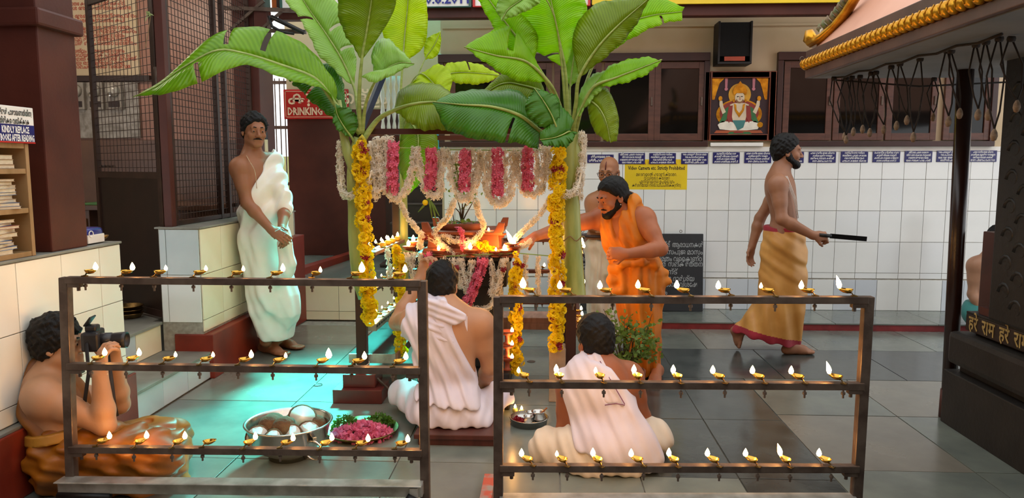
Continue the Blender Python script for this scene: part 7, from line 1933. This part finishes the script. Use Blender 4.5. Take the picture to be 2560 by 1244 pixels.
for (y, xa, xb, dp) in ((930, 1580, 1648, .13), (880, 1575, 1652, .145), (820, 1556, 1648, .16), (770, 1545, 1650, .17), (720, 1532, 1660, .175), (680, 1530, 1664, .17), (652, 1540, 1655, .15)):
    a = PV(xa, y, 4.98); b = PV(xb, y, 4.98); rows.append((a[2], (a[0] + b[0]) / 2, 4.99, (b[0] - a[0]) / 2, dp))
F.loft(rows, .04, lambda t, z: .007 * np.sin(11 * t + 2 * z) + .004 * np.sin(21 * t - 2 * z)); leg(F, J, 'R', .022); leg(F, J, 'L', .022)
for (x, y, Y, r) in ((1538, 672, 4.9, .05), (1532, 700, 4.88, .045), (1545, 725, 4.86, .05), (1655, 680, 4.92, .045), (1660, 705, 4.92, .045), (1560, 660, 4.84, .04), (1600, 656, 4.82, .04), (1635, 660, 4.84, .04)):
    F.ell(PV(x, y, Y), (r, r, r * .8), None, .03)
F.cut(PV(1600, 932, 5.0), (0, 0, -1), .01)
F.disp(fold_fn(PV(1590, 650, 4.9), None, (((.98, -.1, .12), 78, .006, 1.8), ((.75, -.2, .6), 60, .003, 1.8))), .03)
F.build('orange_dhoti', M_ORANGE, pc1, 1)

# ---- bald old man with glasses behind
J = dict(pelvis=PV(1508, 612, 6.15), neck=PV(1524, 478, 6.15), head=PV(1522, 430, 6.12), hf=(-.35, -.92, -.12), hs=1.03, shR=PV(1484, 505, 6.16), shL=PV(1572, 500, 6.12),
         elR=PV(1482, 566, 6.08), wrR=PV(1525, 570, 5.96), elL=PV(1580, 570, 6.05), wrL=PV(1530, 575, 5.94), hipR=PV(1494, 625, 6.15), hipL=PV(1528, 625, 6.15),
         kneeR=PV(1492, 735, 6.13), kneeL=PV(1526, 735, 6.13), ankR=PV(1492, 822, 6.18), ankL=PV(1526, 822, 6.18), build=.98, belly=1.1)
pd_ = person('bald bare-chested old man with glasses standing behind the orange priest', FV(1508, 838))
F = Field([J[k] for k in J if k not in ('hf', 'hs', 'build', 'belly')] + [FV(1485, 848), FV(1530, 848)], .16, .0052)
torso(F, J); arm(F, J, 'R'); arm(F, J, 'L'); leg(F, J, 'R'); leg(F, J, 'L'); head(F, J)
foot(F, FV(1490, 834), FV(1482, 858), ank=J['ankR']); foot(F, FV(1526, 834), FV(1520, 858), ank=J['ankL'])
hand(F, J['wrR'], (1, -.1, 0), (0, 1, 0), (.4, .5, .4), 1); hand(F, J['wrL'], (-1, -.1, .1), (0, 1, 0), (.4, .5, .4), -1)
F.build('body', skin('brown_d', '#a4704c', '#8f5c3c'), pd_)
face_parts(pd_, J, mat('grey_brows', '#5a4a40', .8), brow=.0035)
H, R, s_ = head_frame(J)
gl = MB()
for q in (-1, 1):
    gl.tube([Vector(H(q * .032 + .026 * math.cos(t), .108, -.01 + .02 * math.sin(t))) for t in [i * math.pi / 10 for i in range(20)]], .0022, 6, closed=True)
    gl.tube([Vector(H(q * .057, .106, -.006)), Vector(H(q * .08, .06, -.004)), Vector(H(q * .084, -.01, -.002))], .002, 6)
gl.tube([Vector(H(-.008, .11, -.006)), Vector(H(.008, .11, -.006))], .0022, 6)
gl.build('spectacles', M_BLACK, pd_, smooth=True)
MB().tube([Vector(H(0, .0905, .03)), Vector(H(0, .084, .06)), Vector(H(0, .062, .092))], [.0045, .005, .002], 6).build('forehead_mark', mat('red_brown_mark', '#5e1f14', .8), pd_, smooth=True)
beads(pd_, (PV(1505, 485, 6.06), PV(1508, 520, 6.0), PV(1520, 545, 6.0)), .0035)
F = Field([PV(1465, 590, 6.15), PV(1550, 845, 6.15)], .23, .0058)
rows = []
for (y, xa, xb, dp) in ((832, 1470, 1552, .14), (780, 1470, 1552, .15), (730, 1467, 1552, .16), (680, 1470, 1550, .16), (640, 1475, 1545, .15), (600, 1478, 1540, .14)):
    a = PV(xa, y, 6.15); b = PV(xb, y, 6.15); rows.append((a[2], (a[0] + b[0]) / 2, 6.15, (b[0] - a[0]) / 2, dp))
F.loft(rows, .03, lambda t, z: .007 * np.sin(10 * t + 4 * z) + .004 * np.sin(19 * t - 9 * z)); leg(F, J, 'R', .02); leg(F, J, 'L', .02)
F.ell(PV(1508, 612, 6.15), (.17, .13, .08), None, .04)
F.cap(PV(1518, 605, 6.0), PV(1530, 680, 5.99), .045, .05, .03)
F.cut(PV(1500, 590, 6.15), (0, 0, 1), .01); F.cut(PV(1500, 836, 6.15), (0, 0, -1), .005)
F.disp(fold_fn(PV(1508, 600, 6.1), None, (((.45, -.2, .8), 48, .0025, 2.2), ((.95, -.2, .15), 75, .004, 1.2))), .03)
F.build('cream_dhoti', cloth('old_cream', '#e2d6c6', '#d4c6b2'), pd_, 1)
MB().tube([Vector(PV(1508, 588, 6.15)) + Vector((.168 * math.cos(t), .13 * math.sin(t), 0)) for t in [i * math.pi / 12 for i in range(24)]], .03, 8, closed=True, flat=.4).build('belt', mat('dark_belt', '#3a2018', .5), pd_, smooth=True)

# ---- front priest seated with his back to the camera
J = dict(pelvis=PV(1122, 1022, 3.86), neck=PV(1108, 758, 3.90), head=PV(1106, 712, 3.95), hf=(.06, .96, -.28), hs=1.0, shL=PV(1034, 800, 3.92), shR=PV(1200, 806, 3.90),
         elL=PV(992, 806, 4.10), wrL=PV(1052, 690, 4.22), elR=PV(1224, 918, 3.95), wrR=PV(1205, 965, 4.15), hipL=PV(1076, 1038, 3.88), hipR=PV(1170, 1038, 3.88),
         kneeL=PV(1010, 985, 4.14), kneeR=PV(1246, 990, 4.16), ankL=PV(1150, 1040, 4.28), ankR=PV(1080, 1040, 4.26), build=1.08)
pe_ = person('front priest seated cross-legged on the plank, back turned, raising his left arm', (float(PV(1122, 1022, 3.86)[0]), 3.86, .06))
F = Field([J[k] for k in J if k not in ('hf', 'hs', 'build')] + [PV(1085, 630, 4.25)], .16, HB)
torso(F, J); arm(F, J, 'R', sc=1.08); arm(F, J, 'L', sc=1.05); head(F, J)
hand(F, J['wrL'], (.25, .05, .9), (.75, -.5, -.3), (.7, .8, .6), 1, 1.05, tcurl=.8); hand(F, J['wrR'], (-.7, .7, -.1), (0, 0, -1), (.4, .4, .3), -1)
F.cut(A_(J['pelvis']) - np.array((0, 0, .06)), (0, 0, -1))
SK_E = skin('brown_e', '#c0906e', '#ae7c5a'); F.build('body', SK_E, pe_)
hair(pe_, J, M_HAIR, .012, (-.03, 1.0), .0035, low=-.075)
beads(pe_, (PV(1072, 750, 3.86), PV(1105, 764, 3.82), PV(1138, 752, 3.86)), .003)
F = Field([PV(975, 900, 3.95), PV(1275, 1100, 3.95), PV(1100, 1000, 4.4), PV(1120, 1080, 3.75)], .2, .0062)
for s in 'LR':
    hp, kn, an = (A_(J[q + s]) for q in ('hip', 'knee', 'ank'))
    F.cap(hp, kn, .115, .082, .06); F.cap(kn, an, .08, .06, .05)
F.ell(A_(J['pelvis']) + (0, .0, -.01), (.205, .165, .15), None, .07)
F.cap(PV(1075, 1055, 3.80), PV(1190, 1055, 3.80), .085, .085, .06)
F.cut((0, 0, .063), (0, 0, -1), .01); F.cut(PV(1120, 945, 3.86), (0, -.05, 1), .02)
F.disp(fold_fn(PV(1120, 960, 3.7), None, (((.75, -.3, .6), 62, .0045, 1.8), ((.95, 0, -.3), 110, .003, 1.4))), .03)
F.build('lilac_white_dhoti', M_LILAC, pe_, 1)
# cloth over the left shoulder and down the back
F = Field([J['pelvis'], J['neck'], J['shR'], J['shL'], PV(1240, 1000, 3.8)], .2, .0055)
rt, fw, up = torso(F, J, .017, .06); arm(F, J, 'L', .018, lower=False, sc=1.05)
F.ell(A_(J['pelvis']) + (.02, -.01, .03), (.215, .17, .13), None, .06)
F.cut(PV(1124, 790, 3.78), nz(np.cross(PV(1190, 985, 3.72) - PV(1124, 790, 3.78), (0, 1, 0))) * 1.0, .012)
F.cut(PV(1110, 752, 3.8), (.25, -.2, .95), .01)
F.cut(PV(1120, 1012, 3.75), nz(np.cross((0, 1, 0), PV(1235, 1015, 3.7) - PV(1060, 985, 3.75))), .012)
F.cut(PV(1006, 830, 3.95), (-1, 0, .25), .012)
F.disp(fold_fn(PV(1050, 770, 3.8), None, ((nz((.85, 0, .52)), 95, .0055, 1.0), (nz((.92, 0, .35)), 170, .0025, .8))), .03)
F.build('shoulder_cloth', M_LILAC, pe_, 1, [cloth('maroon_stripe', '#8a4060', '#7a3050')], lambda C: np.zeros(len(C)))
# folded end lying over the shoulder with a fringed tip
F = Field([PV(1045, 750, 3.8), PV(1175, 850, 3.75)], .1, .005)
for i, (a, m_, b) in enumerate((((1060, 752), (1105, 758), (1160, 792)), ((1062, 762), (1100, 772), (1150, 800)), ((1068, 774), (1098, 788), (1135, 806)), ((1075, 790), (1092, 815), (1112, 850)), ((1068, 790), (1080, 818), (1095, 850)), ((1085, 790), (1104, 815), (1130, 850)))):
    F.chain([PV(*a, 3.80), PV(*m_, 3.765), PV(*b, 3.755)], [.022, .02, .016], .016)
F.disp(fold_fn(PV(1050, 770, 3.8), None, (((.3, 0, .95), 190, .003, 1.0),)), .02)
F.build('folded_end', M_LILAC, pe_, 1)
fr = MB()
for i in range(14):
    x = 1090 + i * 3.4; fr.tube([P(x, 848, 3.752), P(x + rnd.uniform(-2, 2), 862 + (i % 3) * 3, 3.75)], .0016, 4)
for i in range(5): fr.tube([P(1160 + i * 2, 790, 3.75), P(1164 + i, 815 + i * 3, 3.745)], .0014, 4)
o = fr.build('fringe', M_LILAC, pe_); o['kind'] = 'stuff'

# ---- second priest seated at the right rack
J = dict(pelvis=PV(1502, 1118, 3.42), neck=PV(1492, 902, 3.50), head=PV(1487, 850, 3.53), hf=(-.38, .90, -.22), hs=.98, shL=PV(1428, 962, 3.52), shR=PV(1572, 940, 3.52),
         elL=PV(1410, 1082, 3.52), wrL=PV(1470, 1122, 3.66), elR=PV(1606, 1040, 3.62), wrR=PV(1560, 1090, 3.80), hipL=PV(1455, 1132, 3.40), hipR=PV(1552, 1130, 3.40),
         kneeL=PV(1372, 1118, 3.47), kneeR=PV(1632, 1092, 3.58), ankL=PV(1530, 1105, 3.62), ankR=PV(1460, 1105, 3.60), build=1.0)
pf_ = person('second priest seated cross-legged behind the right rack, white cloth over his back', (float(PV(1502, 1142, 3.42)[0]), 3.42, 0))
F = Field([J[k] for k in J if k not in ('hf', 'hs', 'build')], .17, HB)
torso(F, J); arm(F, J, 'R'); arm(F, J, 'L', sc=1.05); head(F, J)
hand(F, J['wrL'], (.8, .5, -.1), (0, .2, -1), (.4, .4, .3), -1); hand(F, J['wrR'], (-.7, .6, -.1), (0, 0, -1), (.4, .4, .3), 1)
F.cut(A_(J['pelvis']) - np.array((0, 0, .06)), (0, 0, -1))
F.build('body', skin('brown_f', '#9c5f3e', '#884e30'), pf_)
hair(pf_, J, M_HAIR, .015, (-.03, 1.0), .0035, low=-.08)
beads(pf_, (PV(1448, 896, 3.46), PV(1495, 905, 3.43), PV(1530, 885, 3.48)), .0038)
F = Field([PV(1330, 1050, 3.6), PV(1670, 1220, 3.6), PV(1480, 1140, 4.0), PV(1500, 1215, 3.3)], .2, .0062)
for s in 'LR':
    hp, kn, an = (A_(J[q + s]) for q in ('hip', 'knee', 'ank'))
    F.cap(hp, kn, .115, .088, .06); F.cap(kn, an, .085, .07, .05)
F.ell(A_(J['pelvis']) + (0, -.0, -.01), (.20, .16, .14), None, .07)
F.cap(PV(1445, 1165, 3.38), PV(1575, 1165, 3.38), .085, .085, .06)
F.cut((0, 0, .002), (0, 0, -1), .01); F.cut(PV(1500, 1068, 3.42), (0, 0, 1), .02)
F.disp(fold_fn(PV(1500, 1100, 3.3), None, (((.6, -.3, .7), 58, .005, 1.8), ((.9, 0, .4), 120, .003, 1.4))), .03)
F.build('cream_dhoti', M_CREAMC, pf_, 1)
F = Field([J['pelvis'], J['neck'], J['shR'], J['shL'], PV(1640, 1150, 3.4), PV(1500, 1200, 3.3)], .17, .0055)
rt, fw, up = torso(F, J, .017, .06); arm(F, J, 'L', .017, lower=False, sc=1.05)
F.ell(A_(J['pelvis']) + (.03, -.02, .02), (.21, .17, .15), None, .06)
F.cap(PV(1560, 1040, 3.38), PV(1620, 1150, 3.36), .06, .07, .08)
F.cut(PV(1520, 905, 3.42), nz(np.cross(PV(1648, 1075, 3.38) - PV(1520, 905, 3.42), (0, 1, 0))), .012)
F.cut(PV(1490, 892, 3.45), (.25, -.2, .95), .01)
F.cut(PV(1424, 1050, 3.45), nz((-.97, 0, -.25)), .012)
F.cut(PV(1560, 1150, 3.35), nz((-.3, 0, -.95)), .012)
F.disp(fold_fn(PV(1460, 930, 3.4), None, ((nz((.82, 0, .57)), 60, .004, 1.6), (nz((.9, 0, .4)), 130, .0022, 1.0))), .03)
F.build('shoulder_cloth', M_LILAC, pf_, 1)
F = Field([PV(1470, 895, 3.4), PV(1565, 1020, 3.3)], .08, .005)
for (a, m_, b) in (((1492, 892), (1520, 950), (1552, 1008)), ((1480, 896), (1505, 955), (1530, 1002)), ((1468, 902), (1490, 960), (1510, 1000))):
    F.chain([PV(*a, 3.43), PV(*m_, 3.365), PV(*b, 3.345)], [.02, .02, .018], .02)
F.disp(fold_fn(PV(1480, 900, 3.4), None, (((.9, 0, .4), 210, .0028, 1.0),)), .02)
F.build('folded_end', M_LILAC, pf_, 1)
st_ = MB()
st_.tube([P(1500, 902, 3.40), P(1530, 955, 3.335), P(1562, 1010, 3.318)], .003, 5, flat=.5)
st_.tube([P(1512, 1012, 3.318), P(1540, 1008, 3.315), P(1562, 1012, 3.318)], .0025, 5)
st_.build('maroon_stripe', mat('maroon_thread', '#7c4a63', .8), pf_)

# ---- photographer seated against the left parapet
J = dict(pelvis=PV(160, 1128, 3.10), neck=PV(124, 938, 3.13), head=PV(148, 856, 3.14), hf=(.97, .18, .02), hs=.99, shR=PV(104, 990, 2.99), shL=PV(145, 978, 3.29),
         elR=PV(262, 1062, 3.02), wrR=PV(250, 935, 3.03), elL=PV(300, 1010, 3.32), wrL=PV(288, 905, 3.23), hipR=PV(165, 1150, 3.03), hipL=PV(172, 1150, 3.20),
         kneeR=PV(385, 1140, 3.0), kneeL=PV(420, 1098, 3.38), ankR=PV(300, 1165, 3.24), ankL=PV(310, 1170, 3.14), build=1.0)
pg_ = person('seated man in ochre cloth aiming a black camera at the left edge', (float(PV(150, 1128, 3.24)[0]), 3.26, 0))
F = Field([J[k] for k in J if k not in ('hf', 'hs', 'build')] + [PV(300, 850, 3.150)], .17, HB)
torso(F, J); arm(F, J, 'R', sc=1.08); arm(F, J, 'L', sc=1.05); head(F, J)
hand(F, J['wrR'], (.12, .12, 1), (.5, .8, 0), (.55, .7, .5), 1, 1.05, tcurl=.5); hand(F, J['wrL'], (-.1, -.1, 1), (-.2, -.9, .2), (.5, .6, .5), -1, 1.05)
F.cut(A_(J['pelvis']) - np.array((0, 0, .06)), (0, 0, -1))
F.cut((-2.293, 3, 0), (-1, 0, 0)); F.build('body', skin('brown_g', '#b98d6c', '#a67a5a'), pg_)
hair(pg_, J, M_HAIR, .018, (-.035, .85), .006, low=-.09); face_parts(pg_, J, M_HAIR)
beads(pg_, (PV(86, 915, 3.110), PV(100, 955, 3.020), PV(150, 985, 3.010), PV(185, 1000, 3.050), PV(195, 1030, 3.070)), .006, n=40)
beads(pg_, (PV(232, 932, 3.020), PV(250, 938, 3.010), PV(268, 935, 3.030)), .005, n=18, name='bead_bracelet')
F = Field([PV(60, 1060, 3.100), PV(470, 1090, 3.250), PV(200, 1240, 3.000), PV(300, 1200, 3.450)], .22, .0062)
for s in 'LR':
    hp, kn, an = (A_(J[q + s]) for q in ('hip', 'knee', 'ank'))
    F.cap(hp, kn, .12, .085, .06); F.cap(kn, an, .09, .075, .05)
F.cap(J['kneeR'], J['kneeL'], .05, .05, .12)
F.ell(A_(J['pelvis']) + (.03, 0, -.02), (.18, .18, .17), None, .07)
F.cap(PV(140, 1090, 3.070), PV(330, 1090, 3.150), .07, .06, .08)
F.cut((0, 0, .002), (0, 0, -1), .01); F.cut(PV(150, 1052, 3.090), (0, 0, 1), .02)
px_ = (A_(J['pelvis']) + A_(J['kneeR']) + A_(J['kneeL'])) / 3
F.loft([(0.0, px_[0] - .02, px_[1], .27, .22), (.1, px_[0] - .02, px_[1], .28, .23), (.2, px_[0] - .03, px_[1], .25, .2)], .08)
F.cut((-2.24, 3, 0), (-1, 0, 0), .01)
F.disp(fold_fn(PV(250, 1080, 3.050), None, (((.85, -.3, -.5), 48, .009, 2.2), ((.5, -.2, .85), 75, .006, 2.0), ((.2, .3, .9), 150, .0025, 1.5))), .035)
F.build('ochre_dhoti', M_OCHRE, pg_, 1)
F = Field([J['pelvis'], J['neck'], J['shL'], J['shR']], .17, .0056)
rt, fw, up = torso(F, J, .017, .06)
F.cut(A_(J['neck']) + rt * .05 + up * .02, nz(rt * .9 + up * .3), .012)
F.disp(fold_fn(J['neck'], None, ((nz(rt + up * .7), 80, .004, 1.4),)), .03)
F.cut((-2.293, 3, 0), (-1, 0, 0)); F.build('ochre_shawl', cloth('dark_ochre', '#8a5210', '#6e3e08', .0, .5), pg_, 1)
F = Field([J['pelvis'], PV(150, 1060, 3.090)], .2, .0056)
torso(F, J, .028, .06, shoulders=False)
F.cut(PV(150, 1068, 3.050), nz((-.15, 0, 1))); F.cut(PV(150, 1092, 3.050), nz((.15, 0, -1)))
F.cut((-2.3, 3, 0), (-1, 0, 0)); F.build('waist_band', cloth('pale_ochre', '#b9822c', '#a06c20', .0, .45), pg_, 1)
# his camera
cmr = thing('photo_camera', 'black camera with a zoom lens held by the seated photographer', 'camera', PV(238, 850, 3.130))
M_CAM = mat('black_camera_body', '#15151a', .4, col2='#1d1d22', scale=30, bump=.1, bscale=200)
c0_ = P(233, 848, 3.130); ax_ = Vector((.985, .17, 0)); sd_ = Vector((-.17, .985, 0)); up_ = Vector((0, 0, 1))
MB().obox(c0_, ax_, sd_, up_, .055, .13, .085).build('camera_body', M_CAM, cmr, bevel=.01)
MB().obox(c0_ + up_ * .052, ax_, sd_, up_, .05, .05, .03).build('viewfinder_hump', M_CAM, cmr, bevel=.008)
MB().lathe([(.03, 0), (.034, .01), (.034, .05), (.031, .052), (.033, .06), (.036, .10), (.036, .115), (.032, .116), (.03, .10), (0.0, .095)], c0_ + ax_ * .027 - up_ * .005, 24, axis=ax_).build('lens', M_CAM, cmr, smooth=True)
MB().obox(c0_ + up_ * .085 - ax_ * .01, (ax_ * .6 + up_ * .8), sd_, (up_ * .6 - ax_ * .8), .05, .06, .008).build('raised_flash', M_CAM, cmr, bevel=.003)
MB().obox(c0_ - sd_ * .055 + ax_ * .015, ax_, sd_, up_, .07, .03, .085).build('grip', M_CAM, cmr, bevel=.01)
MB().tube([c0_ - sd_ * .07, P(222, 930, 3.020), P(212, 1000, 3.020), P(208, 1040, 3.030)], .009, 6, flat=.2).tube([c0_ + sd_ * .05 + ax_ * .03, P(278, 950, 3.050), P(285, 1010, 3.050), P(292, 1040, 3.050)], .009, 6, flat=.2).build('strap', mat('black_strap', '#17161a', .7), cmr, smooth=True)

# ---- person behind the shrine at the right edge
J = dict(pelvis=PV(2470, 775, 6.42), neck=PV(2478, 640, 6.42), head=PV(2495, 598, 6.4), hf=(.7, .7, -.1), hs=.95, shL=PV(2440, 662, 6.42), shR=PV(2520, 662, 6.35), elL=PV(2432, 735, 6.4), wrL=PV(2460, 780, 6.3), elR=PV(2530, 735, 6.3), wrR=PV(2520, 780, 6.25),
         hipL=PV(2450, 790, 6.42), hipR=PV(2500, 790, 6.4), kneeL=PV(2470, 800, 6.15), kneeR=PV(2540, 800, 6.2), build=.9)
ph_ = person('bare-shouldered person with dark tied hair seated beyond the shrine at far right', (float(PV(2470, 775, 6.42)[0]), 6.42, 0))
F = Field([J[k] for k in J if k not in ('hf', 'hs', 'build')], .16, .006)
torso(F, J); arm(F, J, 'L'); arm(F, J, 'R'); head(F, J); hand(F, J['wrL'], (1, -.5, 0), (0, 0, -1)); hand(F, J['wrR'], (-1, -.5, 0), (0, 0, -1))
F.cut((0, 0, .06), (0, 0, -1))
F.build('body', skin('brown_h', '#b08468', '#9a7056'), ph_)
def bun(F, H, R, s): F.ell(H(0, -.12, -.05), A_((.035, .035, .035)) * s, R, .02)
hair(ph_, J, M_HAIR, .012, (-.03, 1.0), .004, bun, low=-.09)
F = Field([PV(2420, 770, 6.3), PV(2560, 820, 6.3), PV(2480, 700, 6.4)], .16, .007)
torso(F, J, .018, .06, shoulders=False); F.cap(J['hipL'], J['kneeL'], .1, .08, .05); F.cap(J['hipR'], J['kneeR'], .1, .08, .05); F.ell(A_(J['pelvis']) - (0, 0, .02), (.2, .18, .14), None, .06)
F.cut(PV(2470, 755, 6.4), (0, 0, 1), .01); F.cut((0, 0, .003), (0, 0, -1))
F.build('teal_cloth', cloth('teal', '#3f8f8c', '#2f7a78'), ph_, 1)
